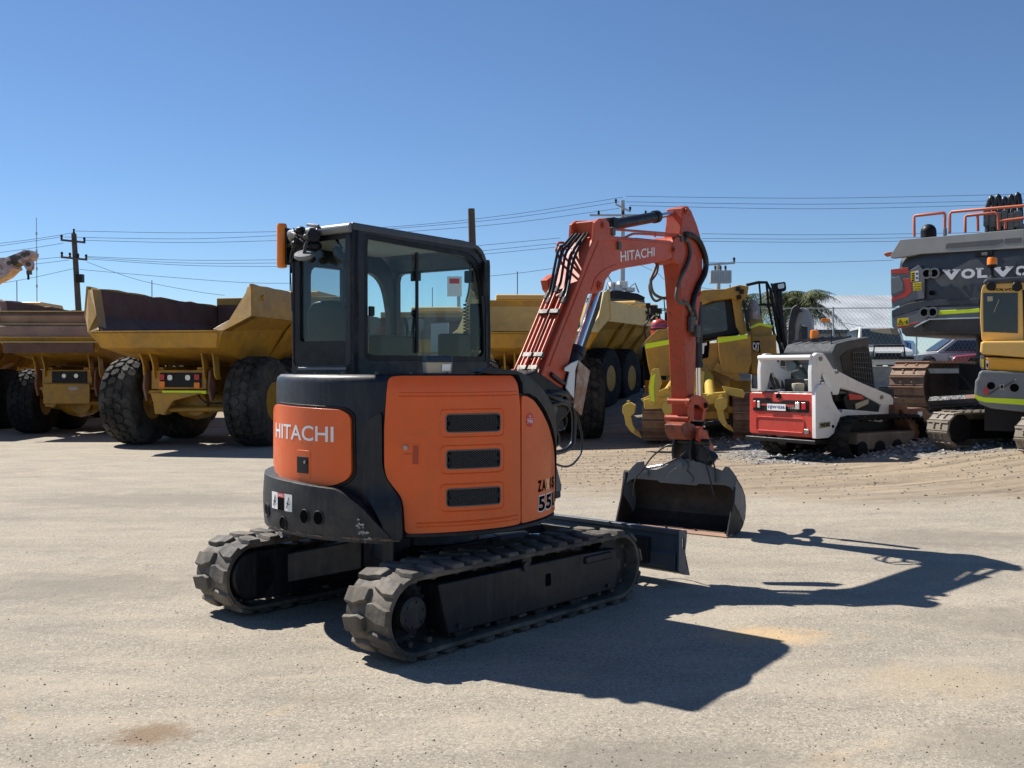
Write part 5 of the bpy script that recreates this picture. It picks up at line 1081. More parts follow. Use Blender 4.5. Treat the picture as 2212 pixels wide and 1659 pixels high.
        mb = MB(); mb.tube(cr([(-.60, s_*.25, 1.2), (-.62, s_*.5, .95), (-.45, s_*.8, .92)], 5), .018, 6); mb.build('brake_hose', M['hose'], D)
    if number:
        a, b, z0, z1 = 3.05, 4.2, 2.84, 3.20; mb = MB(); yy = -1.885*k
        for i, ch in enumerate(number):
            mb = MB(); text_quad(mb, ch, (a+i*.36, yy, z0), (a+i*.36+.31, yy, z0), (a+i*.36+.31, yy, z1), (a+i*.36, yy, z1), .06); mb.build('lettering', M['black_decal'], D, smooth=0)
    # cab, hood, mirrors
    mb = MB(); mb.prism(roundp([(5.0, -.75, 1.5), (6.6, -.75, 1.5), (6.9, -.75, 2.3), (6.45, -.75, 3.55), (5.1, -.75, 3.55)], .08), (0, 1.5, 0)); cb = mb.build('cab', Y, D, bevel=.03)
    mb = MB(); mb.prism(roundp([(4.95, -.82, 3.55), (6.6, -.82, 3.55), (6.5, -.82, 3.68), (5.0, -.82, 3.70)], .05), (0, 1.64, 0)); mb.build('cab_roof', M['volvo_cream'], cb, bevel=.03)
    mb = MB(); mb.prism([(5.15, -.765, 2.45), (6.35, -.765, 2.45), (6.2, -.765, 3.4), (5.25, -.765, 3.4)], (0, 1.53, 0)); mb.build('side_glass', M['vehicle_glass'], cb)
    mb = MB(); mb.box2((4.985, -.62, 2.6), (5.0, .62, 3.4)); mb.build('rear_glass', M['vehicle_glass'], cb)
    mb = MB(); mb.prism(roundp([(6.6, -.8, 1.2), (nose, -.8, 1.2), (nose, -.8, 2.0), (nose-.5, -.8, 2.4), (6.8, -.8, 2.55)], .12), (0, 1.6, 0)); mb.build('hood', Y, D, bevel=.04)
    mb = MB()
    for s_ in (-1, 1): mb = MB(); mb.tube([(6.5, s_*.8, 3.3), (6.7, s_*1.45, 3.45), (6.7, s_*1.5, 2.8)], .025, 6); mb.box((6.72, s_*1.5, 3.1), (.08, .22, .5)); mb.build('mirror', M['black'], cb)
    mb = MB(); mb.cyl((5.6, .2, 3.65), (5.6, .2, 4.4), .012); mb.build('aerial', M['black'], cb)
    for s_ in (-1, 1): mb = MB(); mb.prism([(5.2, s_*1.0, 1.5), (5.3, s_*1.0, 2.05), (6.9, s_*1.0, 2.1), (7.1, s_*1.0, 1.5), (6.9, s_*1.0, 1.95), (5.4, s_*1.0, 1.92)], (0, s_*.8, 0)); mb.build('mudguard', M['black'], D)
    return D
TG = 'articulated dump trucks parked in the yard'
dump_truck(Fr(-6.8, 21.5, 80, 0), 'yellow dump truck with its dark empty open tray nearest, directly left of the orange excavator', number=None)
dump_truck(Fr(-11.0, 25.4, 90, 0), 'dump truck with a sun bleached rusty tailgate behind the nearest dump truck', gate=True, ys=.86, hs=.86, tail=2, sidem='rust_pale', tyre='tyre')
dump_truck(Fr(-15.3, 25.6, 90, 0), 'rusty dump truck cut off by the left edge of the photo', gate=True, ys=.86, hs=.86, tyre='tyre', sidem='rust_pale', tail=2)
dump_truck(Fr(-15.4, 34.0, 88, 0), 'dump truck whose dark tray shows above the rusty tailgate', ys=1.0, hs=1.0, tail=False, sidem='rust_dark')
dump_truck(Fr(.55, 22.9, 92), 'dump truck with a worn pale tray lip between the orange machine cab and boom', ys=.84, hs=.98, gate=False, sidem='yellow_pale', liner='yellow_pale', tyre='tyre_dusty', nose=7.6)
dump_truck(Fr(-2.9, 28.3, 86), 'dump truck visible only through the windows of the orange excavator cab', sidem='yellow_pale', tyre='tyre', nose=8.4)
dump_truck(Fr(1.49, 31.6, 64), 'dump truck with cream number panel and tandem wheels seen under the orange boom', sidem='volvo_cream', number='745', tyre='tyre', liner='yellow_pale')
# ================================================================ bulldozer with ripper
def panel(fr, pts, ax, c, th, m, name, parent, bevel=.01, r=0, smooth=0):
    bevel = min(bevel, .010 if bevel < .025 else .03)
    P_ = [fr.px(u, v, ax, c) for u, v in pts]
    if r: P_ = roundp(P_, r)
    vec = {'x': (th, 0, 0), 'y': (0, th, 0), 'z': (0, 0, th)}[ax]
    mb = MB(); mb.prism(P_, vec); return mb.build(name, M[m], parent, bevel=bevel, smooth=smooth)
def steel_track(parent, yc, wd, hl, r, zc, n, m, x0=0, grouser=.05, name='track', shoe_t=.03, seed=2, pads=None):
    st, Lp = stadium(hl, r, n, zc); mb = MB(); rg = random.Random(seed)
    for i in range(n):
        x, z, tx, tz, nx, nz = st[i]; h = Lp/n*.475; c = Vector((x+x0, yc, z)); t = Vector((tx, 0, tz)); q = Vector((nx, 0, nz)); dy = Vector((0, wd/2, 0))
        mb.prism([c-t*h-dy, c+t*h-dy, c+t*h+dy, c-t*h+dy], -q*shoe_t)
        if grouser: e = t*.012; a = c-t*h*.75; mb.prism([a-e-dy, a+e*1.6-dy, a+e*1.6+dy, a-e+dy], q*grouser)
        for y in (-wd*.16, wd*.16): 
            for s_ in (-.25, .35): p = c+Vector((0, y, 0))+t*h*s_; mb.cyl(p, p+q*.02, .022, n=5)
        mb.prism([c-t*h-dy*.3-q*shoe_t, c+t*h-dy*.3-q*shoe_t, c+t*h+dy*.3-q*shoe_t, c-t*h+dy*.3-q*shoe_t], -q*.09)
    return mb.build(name, M[m], parent, smooth=0, weld=False)
DZ = Fr(3.95, 21.0, 80)
dz = thing('bulldozer', DZ, 'yellow bulldozer with a three shank ripper behind the upright orange arm', 'bulldozer')
X = lambda u, v, c=-.95: DZ.px(u, v, 'x', c)
tw = .60
TY = {1: X(1419, 930).y, -1: X(1617, 920).y}
for s_ in (-1, 1):
    steel_track(dz, TY[s_], tw, 1.45, .43, .48, 46, 'track_steel', x0=1.0, seed=s_+4)
    mb = MB(); mb.box((1.0, TY[s_], .48), (2.6, .3, .45)); mb.build('track_frame', M['yellow'], dz, bevel=.02)
    mb = MB(); mb.lathe([(.12, -.1), (.36, -.1), (.36, .1), (.12, .1)], (-.45, TY[s_], .50), (0, 1, 0), 24); mb.lathe([(0, 0), (.2, .02), (.2, .30), (0, .32)], (-.45, TY[s_], .50), (0, s_, 0), 20); mb.build('sprocket', M['track_steel'], dz)
# hull and rear boxes
mb = MB(); mb.box2((-.60, -.60, .45), (2.4, .60, 1.45)); mb.build('hull', M['yellow'], dz, bevel=.03)
LB = [(1392, 742), (1475, 728), (1478, 800), (1482, 812), (1405, 812), (1400, 790)]
panel(DZ, LB, 'x', -.80, .9, 'yellow', 'fuel_tank', dz, .03)
panel(DZ, [(1392, 742), (1395, 735), (1420, 712), (1478, 706), (1478, 738)], 'x', -.78, .85, 'yellow', 'tank_top', dz, .02)
panel(DZ, [(1393, 752), (1396, 742), (1420, 738), (1468, 729), (1470, 739), (1398, 753)], 'x', -.815, .012, 'hiviz', 'reflective_strip', dz, 0)
panel(DZ, [(1478, 752), (1560, 738), (1560, 800), (1478, 812)], 'x', -.70, .7, 'yellow', 'rear_panel', dz, .02)
RB = panel(DZ, [(1551, 728), (1622, 724), (1624, 782), (1616, 806), (1560, 806), (1554, 770)], 'x', -.95, 1.0, 'yellow', 'tool_box', dz, .02)
panel(DZ, [(1550, 733), (1553, 730), (1614, 722), (1616, 731), (1552, 741)], 'x', -.965, .012, 'hiviz', 'reflective_strip', RB, 0)
panel(DZ, [(1500, 780), (1504, 740), (1533, 737), (1530, 772)], 'x', -.715, .012, 'black_decal', 'logo_plate', dz, 0)
mb = MB(); text_quad(mb, 'CAT', X(1484, 770, -.73), X(1525, 764, -.73), X(1527, 740, -.73), X(1484, 746, -.73), .05); mb.build('lettering', M['white_decal'], dz, smooth=0)
panel(DZ, [(1622, 726), (1676, 722), (1680, 800), (1640, 812), (1622, 806)], 'x', -.45, 1.6, 'yellow', 'engine_cowl', dz, .03)
LG = panel(DZ, [(1627, 737), (1641, 736), (1643, 762), (1629, 760)], 'x', -.465, .012, 'black_decal', 'logo_plate', dz, 0)
mb = MB(); text_quad(mb, 'CAT', X(1626, 756, -.475), X(1641, 757, -.475), X(1640, 740, -.475), X(1626, 739, -.475), .05); mb.build('lettering', M['white_decal'], LG, smooth=0)
mb = MB(); mb.prism([X(1630, 759, -.478), X(1640, 760, -.478), X(1635, 750, -.478)], (-.004, 0, 0)); mb.build('triangle_mark', M['yellow_new'], LG, smooth=0)
panel(DZ, [(1622, 706), (1640, 700), (1668, 705), (1668, 724), (1622, 727)], 'x', -.30, 1.2, 'yellow', 'cowl_top', dz, .02)
panel(DZ, [(1621, 705), (1640, 697), (1669, 703), (1668, 708), (1641, 703), (1622, 710)], 'x', -.32, .02, 'hiviz', 'reflective_strip', dz, 0)
panel(DZ, [(1668, 760), (1702, 768), (1704, 775), (1688, 772), (1668, 770)], 'x', -.35, .05, 'hiviz', 'step_strip', dz, 0)
# cab with roll over frame
CBN = [(1497, 655), (1580, 642), (1592, 705), (1600, 722), (1560, 728), (1500, 742), (1484, 745)]
cbz = panel(DZ, CBN, 'x', -.25, 1.5, 'black', 'cab', dz, .03)
panel(DZ, [(1512, 662), (1560, 650), (1566, 652), (1572, 714), (1505, 726), (1505, 700)], 'x', -.262, .01, 'vehicle_glass', 'rear_window', cbz, 0, r=.05)
RO = panel(DZ, [(1495, 652), (1500, 632), (1520, 626), (1565, 624), (1597, 615), (1618, 618), (1614, 640), (1600, 650), (1580, 645), (1540, 650), (1514, 660)], 'x', -.55, 2.1, 'yellow', 'cab_roof', dz, .03)
panel(DZ, [(1580, 640), (1600, 640), (1606, 690), (1622, 718), (1600, 724), (1590, 705)], 'x', -.40, .25, 'yellow', 'roll_bar', dz, .02)
for (u, v) in ((1594, 624), (1602, 630), (1596, 642)): mb = MB(); mb.box(X(u, v, -.58), (.08, .09, .09)); mb.build('roof_lamp', M['black'], RO, bevel=.01)
panel(DZ, [(1603, 650), (1608, 648), (1621, 716), (1614, 716)], 'x', -.5, .05, 'black', 'door_strut', dz, 0)
# hand rails and ladder at the right front
def rod(fr, pts, ax, c, r, m, name, parent, n=8, smooth_k=0):
    P_ = [fr.px(u, v, ax, c) for u, v in pts]
    if smooth_k: P_ = cr(P_, smooth_k)
    mb = MB(); mb.tube(P_, r, n); return mb.build(name, M[m], parent, smooth=60)
for pts, r_ in (([(1612, 616), (1638, 610), (1656, 610), (1664, 625), (1672, 670), (1680, 720), (1688, 765)], .032), ([(1656, 612), (1660, 660), (1672, 720), (1696, 768)], .026), ([(1664, 640), (1684, 690), (1700, 768)], .03), ([(1640, 612), (1644, 656)], .02), ([(1616, 664), (1644, 658), (1668, 658)], .026), ([(1666, 612), (1684, 665), (1688, 700), (1698, 740), (1702, 768)], .022)):
    rod(DZ, pts, 'x', .4, r_, 'black', 'hand_rail', dz)
panel(DZ, [(1615, 668), (1644, 664), (1646, 684), (1618, 690)], 'x', .35, .3, 'black', 'air_intake', dz, .02)
panel(DZ, [(1617, 686), (1646, 680), (1650, 700), (1622, 706)], 'x', .3, .3, 'yellow_pale', 'filter_box', dz, .02)
panel(DZ, [(1668, 612), (1697, 608), (1699, 622), (1698, 628), (1668, 632)], 'x', .9, .25, 'black', 'light_box', dz, .03)
panel(DZ, [(1680, 614), (1694, 612), (1694, 622), (1681, 624)], 'x', .885, .01, 'clear_lens', 'lens', dz, 0, r=.03)
rod(DZ, [(1680, 630), (1684, 690), (1690, 740)], 'x', .9, .09, 'black', 'exhaust_stack', dz, 14)
rod(DZ, [(1434, 642), (1438, 690)], 'x', 0, .012, 'black', 'aerial', dz)
rod(DZ, [(1577, 614), (1577, 628)], 'x', .4, .010, 'black', 'aerial', dz)
# ripper: parallelogram linkage, beam, three shanks
XB = -2.0
panel(DZ, [(1390, 862), (1570, 846), (1572, 868), (1480, 880), (1392, 884)], 'x', XB, .30, 'yellow_new', 'ripper_beam', dz, .03)
panel(DZ, [(1384, 862), (1395, 858), (1470, 822), (1492, 815), (1500, 846), (1396, 878)], 'x', XB+.05, .12, 'yellow_new', 'beam_gusset', dz, .02)
panel(DZ, [(1408, 800), (1413, 796), (1424, 796), (1427, 812), (1430, 826), (1418, 860), (1413, 878), (1404, 876), (1401, 836)], 'x', XB-.12, .10, 'yellow_new', 'cylinder_mast', dz, .02)
panel(DZ, [(1403, 838), (1408, 812), (1416, 806), (1412, 836), (1414, 868), (1406, 866)], 'x', XB-.135, .012, 'hiviz', 'reflective_strip', dz, 0)
panel(DZ, [(1500, 806), (1510, 800), (1522, 804), (1518, 850), (1500, 860)], 'x', XB-.1, .10, 'yellow_new', 'cylinder_mast', dz, .02)
panel(DZ, [(1502, 846), (1506, 808), (1513, 804), (1510, 850)], 'x', XB-.115, .012, 'hiviz', 'reflective_strip', dz, 0)
def rod2(fr, a, ca, b, cb_, r, m, name, parent, n=12): p, q = fr.px(*a, 'x', ca), fr.px(*b, 'x', cb_); mb = MB(); mb.cyl(p, q, r, n=n); return mb.build(name, M[m], parent, smooth=60)
rod2(DZ, (1465, 872), XB, (1452, 815), -.6, .10, 'yellow_new', 'lift_link', dz); rod2(DZ, (1440, 845), XB, (1470, 800), -.6, .06, 'yellow_new', 'lift_cylinder', dz)
rod2(DZ, (1535, 862), XB, (1530, 806), -.6, .10, 'yellow_new', 'lift_link', dz); rod2(DZ, (1562, 838), -.9, (1520, 806), -.5, .07, 'yellow', 'lift_cylinder', dz)
panel(DZ, [(1548, 782), (1600, 812), (1594, 824), (1540, 800)], 'x', -.9, .2, 'yellow', 'push_arm', dz, .02)
for k, (du, dv) in enumerate(((0, 0), (86, -6), (200, -12))):
    o = lambda P_: [(u+du, v+dv) for u, v in P_]
    panel(DZ, o([(1345, 878), (1350, 873), (1362, 870), (1372, 876), (1370, 892), (1364, 898), (1348, 898), (1344, 890)]), 'x', XB-.16, .36, 'yellow_new', 'shank_holder', dz, .02)
    panel(DZ, o([(1348, 896), (1362, 896), (1366, 916), (1373, 930), (1384, 941), (1378, 943), (1362, 932), (1352, 918)]), 'x', XB-.06, .11, 'yellow_new', 'ripper_shank', dz, .01)
    panel(DZ, o([(1373, 929), (1379, 931), (1387, 947), (1374, 940), (1368, 933)]), 'x', XB-.08, .14, 'yellow', 'ripper_tip', dz, .01)
    panel(DZ, o([(1354, 866), (1360, 864), (1362, 874), (1355, 875)]), 'x', XB-.1, .06, 'yellow_new', 'shank_pin', dz, .01)
panel(DZ, [(1560, 834), (1605, 842), (1610, 850), (1606, 860), (1568, 852)], 'x', XB+.1, .15, 'yellow_new', 'beam_gusset', dz, .02)
panel(DZ, [(1478, 878), (1540, 872), (1590, 880), (1600, 895), (1560, 890), (1500, 892)], 'x', -.6, .3, 'yellow', 'belly_guard', dz, .02)
# blade at the front, mostly hidden
mb = MB(); mb.prism([(3.9, -1.3, .1), (4.05, -1.3, .7), (3.95, -1.3, 1.2), (3.85, -1.3, 1.2), (3.95, -1.3, .7), (3.8, -1.3, .1)], (0, 2.6, 0)); mb.build('blade', M['yellow'], dz)
mb = MB(); mb.box2((2.3, -.5, .9), (3.7, .5, 2.1)); mb.build('engine_hood', M['yellow'], dz, bevel=.05)
# fire extinguishers standing on the dozer
def extinguisher(fr, u0, u1, v0, v1, c, label, bag=False):
    p = fr.px((u0+u1)/2, v1, 'x', c); q = fr.px((u0+u1)/2, v0, 'x', c); h = q.z-p.z; r = abs((fr.px(u1, v1, 'x', c)-fr.px(u0, v1, 'x', c)).y)/2
    e = thing('fire_extinguisher', fr.l2w(p), label, 'fire extinguisher', 'fire extinguishers on the bulldozer')
    mb = MB(); mb.lathe([(r*.9, 0), (r, .02), (r, h*.72), (r*.85, h*.84), (r*.4, h*.90), (r*.3, h*.92)], (0, 0, 0), (0, 0, 1), 24); cy = mb.build('cylinder', M['red'], e, smooth=50)
    mb = MB(); mb.lathe([(r*1.01, h*.62), (r*1.01, h*.68)], (0, 0, 0), (0, 0, 1), 24); mb.build('blue_band', M['blue_decal'], cy)
    mb = MB(); mb.lathe([(r*1.03, h*.50), (r*1.03, h*.56)], (0, 0, 0), (0, 0, 1), 24); mb.build('strap', M['black'], cy)
    mb = MB(); mb.prism([(r*.1, -r*1.0, h*.32), (r*.75, -r*.75, h*.32), (r*.75, -r*.75, h*.46), (r*.1, -r*1.0, h*.46)], (0, -.02, 0)); mb.build('tag_label', M['white_decal'], cy)
    mb = MB(); mb.cyl((0, 0, h*.9), (0, 0, h), r*.2, n=10); mb.tube([(0, 0, h), (-r*.6, 0, h*1.03), (-r*1.0, 0, h*.9)], r*.1, 6); mb.build('valve', M['black'], e)
    if bag: mb = MB(); mb.lathe([(r*1.3, -.02), (r*1.45, h*.3), (r*1.35, h*.8), (r*.8, h*1.1), (r*.4, h*1.25)], (0, 0, 0), (0, 0, 1), 14); mb.build('plastic_bag', M['plastic_bag'], e)
extinguisher(DZ, 1406, 1442, 684, 742, -.55, 'red fire extinguisher with a blue band standing on the left of the bulldozer')
extinguisher(DZ, 1617, 1638, 656, 688, .3, 'fire extinguisher inside a clear plastic bag on the right of the bulldozer', True)
for (u, v, s_) in ((1412, 668, .10), (1424, 672, .08), (1400, 660, .07)): mb = MB(); p = DZ.px(u, v, 'x', -.1); mb.box(p, (s_, s_*1.4, s_*1.5)); mb.tube([p, p-Vector((0, .02, .2)), DZ.px(1424, 700, 'x', -.1)], .02, 6); mb.build('work_lamp', M['black'], dz, bevel=.01)
rod(DZ, [(1398, 660), (1402, 688), (1392, 705), (1396, 735)], 'x', -.1, .02, 'black', 'cable', dz, 6, 5)
# ================================================================ compact track loader
M['grey_rough'] = paint('dull grey plastic', (.075, .082, .088), .7, var=.1, dirt=(.12, .11, .10), amt=.3, spec=.2)
SK = Fr(4.45, 16.4, 33)
sk = thing('track_loader', SK, 'white and red compact track loader with number plate, parked on the crushed rock', 'track loader')
rz = SK.px(1690, 945, 'x', 0).z
def S(u, v, c=0): return SK.px(u, v, 'x', c)
ylr = (S(1618, 890).y, S(1763, 890).y)      # left and right edge of the rear door
YLs, YRs = ylr
Zb, Zt = S(1690, 942).z, S(1690, 848).z
mb = MB(); A = roundp([(0, YLs, Zb), (0, YRs, Zb+.0), (0, YRs, Zt), (0, YLs, Zt)], .08, 5); mb.prism(A, (.22, 0, 0)); RD = mb.build('rear_door', M['red'], sk, bevel=.03, seg=3)
W_ = YLs-YRs; yy = lambda t: YLs-W_*t
hh = Zt-Zb; zz = lambda t: Zb+hh*t
mb = MB(); mb.prism(roundp([(-.012, yy(.07), zz(.56)), (-.012, yy(.90), zz(.56)), (-.012, yy(.90), zz(.83)), (-.012, yy(.55), zz(.83)), (-.012, yy(.50), zz(.78)), (-.012, yy(.38), zz(.78)), (-.012, yy(.33), zz(.86)), (-.012, yy(.07), zz(.86))], .02), (.02, 0, 0)); BPn = mb.build('lamp_recess', M['black'], RD)
for t0, t1, m_ in ((.08, .13, 'red_lens'), (.15, .19, 'clear_lens'), (.72, .78, 'clear_lens'), (.81, .87, 'red_lens')):
    mb = MB(); mb.box2((-.035, yy(t0), zz(.63)), (-.01, yy(t1), zz(.79))); mb.build('tail_lamp', M[m_], BPn, bevel=.008)
mb = MB(); mb.box2((-.02, yy(.2), zz(.69)), (-.008, yy(.70), zz(.73))); mb.build('trim_bar', M['red'], BPn)
mb = MB(); mb.box2((-.04, yy(.31), zz(.585)), (-.03, yy(.585), zz(.735))); NP = mb.build('number_plate', M['white_decal'], RD)
mb = MB(); text_quad(mb, '1IJW·036', (-.042, yy(.325), zz(.61)), (-.042, yy(.575), zz(.61)), (-.042, yy(.575), zz(.70)), (-.042, yy(.325), zz(.70)), .03); mb.build('lettering', M['blue_decal'], NP, smooth=0)
mb = MB(); text_quad(mb, 'T590', (-.016, yy(.60), zz(.63)), (-.016, yy(.715), zz(.63)), (-.016, yy(.715), zz(.69)), (-.016, yy(.60), zz(.69)), .02); mb.build('lettering', M['grey_light'], BPn, smooth=0)
mb = MB(); mb.tube([(-.004, y, z) for y, z in [(p.y, p.z) for p in roundp([(0, yy(.12), zz(.1)), (0, yy(.83), zz(.1)), (0, yy(.83), zz(.42)), (0, yy(.12), zz(.42))], .05)]], .012, 6, closed=True); mb.build('pressed_rib', M['red'], RD)
p = (-.0, yy(.46), zz(.915)); mb = MB(); mb.lathe([(.0, 0), (.03, 0), (.045, -.02), (.055, 0)], p, (1, 0, 0), 16); mb.build('key_hole', M['black'], RD)
mb = MB(); mb.box((-.02, yy(.88), zz(.14)), (.03, .09, .08)); mb.build('latch', M['steel'], RD, bevel=.01)
# white body sides
SP_ = lambda u, v: SK.px(u, v, 'y', YRs-.03)
side = [(1763, 948), (1762, 848), (1768, 832), (1785, 826), (1793, 840), (1800, 866), (1810, 884), (1819, 893), (1812, 910), (1802, 936), (1790, 946)]
for y0, nm in ((YRs-.03, 'a'), (YLs-.03, 'b')):
    sd_ = side if nm == 'a' else [(1763, 940), (1763, 856), (1800, 860), (1819, 893), (1802, 936)]
    if nm == 'b': y0 = YLs-.12
    mb = MB(); mb.prism([(q.x+(.1 if nm == 'b' else 0), y0, q.z) for q in [SP_(*c) for c in sd_]], (0, .08, 0)); sd = mb.build('side_panel', M['white'], sk, bevel=.012)
    if nm == 'a':
        q0, q1, q2, q3 = SP_(1769, 926), SP_(1793, 922), SP_(1793, 910), SP_(1769, 913); mb = MB(); mb.prism([q0, q1, q2, q3], (0, -.006, 0)); rg_ = mb.build('registration_label', M['beige'], sd)
        mb = MB(); e = Vector((0, -.012, 0)); text_quad(mb, 'YRE582', q0.lerp(q1, .05)+e+Vector((0, 0, .015)), q1.lerp(q0, .05)+e+Vector((0, 0, .015)), q2.lerp(q3, .05)+e-Vector((0, 0, .015)), q3.lerp(q2, .05)+e-Vector((0, 0, .015)), .03); mb.build('lettering', M['black_decal'], rg_, smooth=0)
        mb = MB(); q = SP_(1799, 921); mb.cyl(q, q+Vector((0, -.01, 0)), .025, n=12); mb.build('tie_down_hole', M['black_decal'], sd)
mb = MB(); mb.box2((.02, YRs+.03, Zt-.02), (1.0, YLs-.03, Zt+.02)); mb.build('engine_cover', M['grey_dark'], sk, bevel=.01)
mb = MB(); q = S(1831-0, 0) if 0 else SK.px(1831, 850, 'x', .35); q = SK.px(1721+105, 850, 'x', .3)
q = SK.px(1724, 845, 'x', .25); mb.lathe([(0, 0), (.09, 0), (.10, .08), (.105, .10), (.10, .15), (0, .16)], (q.x, q.y, Zt), (0, 0, 1), 20); mb.build('air_cleaner_cap', M['beige'], sk, bevel=.005)
mb = MB(); mb.box2((.9, YRs+.1, Zb), (2.1, YLs-.1, Zt+.05)); mb.build('hull', M['black'], sk)
mb = MB(); mb.box2((-.04, YRs-.02, Zb-.10), (.3, YLs+.05, Zb-.03)); mb.build('rear_step', M['black'], sk, bevel=.02)
# cab
yc0, yc1 = YRs+.18, YLs-.18
cr_ = lambda u, v: SK.px(u, v, 'y', yc0)
prof = [cr_(1808, 868), cr_(1806, 800), cr_(1800, 760), cr_(1808, 742), cr_(1830, 736), cr_(1880, 727), cr_(1883, 735), cr_(1878, 745), cr_(1888, 800), cr_(1893, 850), cr_(1860, 868)]
mb = MB(); mb.prism([(q.x, yc0, q.z) for q in prof], (0, yc1-yc0, 0)); cbS = mb.build('cab', M['grey_rough'], sk, bevel=.045, seg=3)
wl = [cr_(u, v) for u, v in ((1822, 806), (1814, 770), (1830, 758), (1866, 748), (1874, 752), (1884, 800), (1888, 838), (1870, 834))]
mb = MB(); mb.prism(roundp([(q.x, yc0-.012, q.z) for q in wl], .04), (0, .014, 0)); SW = mb.build('side_window', M['black'], cbS)
mb = MB()
for i in range(9):
    t = i/9; a = cr_(1840+t*44, 760+t*4); b = cr_(1846+t*44, 826+t*8); mb.tube([(a.x, yc0-.02, a.z), (b.x, yc0-.02, b.z)], .006, 4)
for i in range(7): a = cr_(1838, 762+i*10); b = cr_(1882+i, 760+i*12); mb.tube([(a.x, yc0-.024, a.z), (b.x, yc0-.024, b.z)], .006, 4)
mb.build('window_mesh', M['grey_dark'], SW)
xr = prof[1].x-.01; zt_ = prof[4].z
mb = MB(); mb.prism(roundp([(xr-.008, yc0+.12, Zt+.12), (xr-.008, yc1-.12, Zt+.12), (xr+.02, yc1-.12, zt_-.16), (xr+.02, yc0+.12, zt_-.16)], .06), (-.03, 0, 0)); mb.build('rear_window', M['vehicle_glass'], cbS)
for i in range(5): y = yc0+(yc1-yc0)*(.15+.175*i); mb = MB(); mb.tube([(prof[3].x, y, zt_-.005), (prof[5].x-.3, y, prof[5].z+.0)], .02, 6); mb.build('roof_rib', M['grey_dark'], cbS)
q = SK.px(1759, 733, 'x', prof[3].x+.25); mb = MB(); mb.lathe([(.09, 0), (.085, .03), (.07, .035)], (q.x, q.y, q.z-.02), (0, 0, 1), 16); mb.build('beacon_base', M['black'], cbS); mb = MB(); mb.lathe([(.068, .03), (.072, .1), (.066, .17), (.05, .18), (0, .18)], (q.x, q.y, q.z-.02), (0, 0, 1), 16); mb.build('beacon', M['orange_lens'], cbS, smooth=50)
mb = MB(); q = SK.px(1796, 760, 'x', prof[3].x); mb.cyl(q, q+Vector((0, 0, .35)), .007, n=5); mb.build('aerial', M['black'], cbS)
# lift arms
for sgn, yA in ((-1, YRs+.02), (1, YLs-.34)):
    nm = [SK.px(u, v, 'y', YRs+.02) for u, v in ((1768, 848), (1755, 848), (1754, 800), (1757, 770), (1766, 762), (1780, 763), (1787, 773), (1800, 795), (1860, 826), (1925, 853), (1931, 862), (1929, 900), (1918, 908), (1900, 905), (1896, 893), (1904, 876), (1860, 852), (1816, 838), (1812, 853), (1800, 853), (1796, 838), (1784, 808), (1776, 806), (1770, 835))]
    mb = MB(); mb.prism([(q.x, yA, q.z) for q in nm], (0, .09, 0)); la = mb.build('lift_arm', M['white'], sk, bevel=.02)
    if sgn < 0:
        for (u, v) in ((1772, 775), (1807, 803), (1904, 858)): q = SK.px(u, v, 'y', YRs+.02); mb = MB(); mb.cyl(q, q+Vector((0, -.02, 0)), .035, n=14); mb.build('arm_pin', M['grey'], la)
a = SK.px(1754, 769, 'y', YRs+.02); mb = MB(); mb.cyl((a.x+.02, YRs+.05, a.z-.02), (a.x+.02, YLs-.28, a.z-.02), .042, n=16); mb.build('cross_tube', M['white'], sk, smooth=50)
for i in range(3):
    mb = MB(); mb.tube(cr([(.25+.1*i, YLs-.35, Zt+.05), (.2+.1*i, YLs-.25, Zt+.5), (.5, YLs-.4, Zt+.62), (.85, YLs-.5, Zt+.35)], 6), .032, 8); mb.build('hydraulic_hose', M['hose'], sk, smooth=60)
mb = MB(); mb.box((.75, (YLs+YRs)/2, Zt+.12), (.5, .8, .2)); mb.build('oil_cooler', M['steel_dull'], sk, bevel=.02)
# dark side recess with red stripe
for (P_, m_, off) in (([(1832, 846), (1860, 856), (1900, 876), (1898, 890), (1840, 888), (1828, 880), (1822, 860)], 'black', 0), ([(1832, 850), (1860, 854), (1866, 862), (1834, 864)], 'red', -.015), ([(1846, 872), (1874, 862), (1874, 872), (1848, 884)], 'beige', -.02)):
    mb = MB(); mb.prism([(q.x, YRs+.01+off, q.z) for q in [SK.px(u, v, 'y', YRs+.01) for u, v in P_]], (0, .05, 0)); mb.build('side_recess' if m_ == 'black' else 'side_label', M[m_], sk)
panel(SK, [(1822, 884), (1850, 886), (1900, 890), (1916, 900), (1905, 912), (1840, 905), (1815, 900)], 'y', YRs+.0, .1, 'white', 'lower_side', sk)
for yA in (YRs-.10, YLs-.05):
    o = rubber_track(yA, .40, .70, .345, .39, 36, parent=sk, m=M['rubber'] if 0 else M['tyre'], lug_h=.03); o.location = (1.45, 0, 0)
    mb = MB(); mb.box((1.45, yA, .34), (1.5, .3, .28)); o2 = mb.build('track_frame', M['track_grey'], sk, bevel=.03)
    for x in (.8, 1.25, 1.7, 2.15): mb = MB(); mb.cyl((x, yA-.17, .22), (x, yA+.17, .22), .13, n=18); mb.build('roller', M['black'], sk)
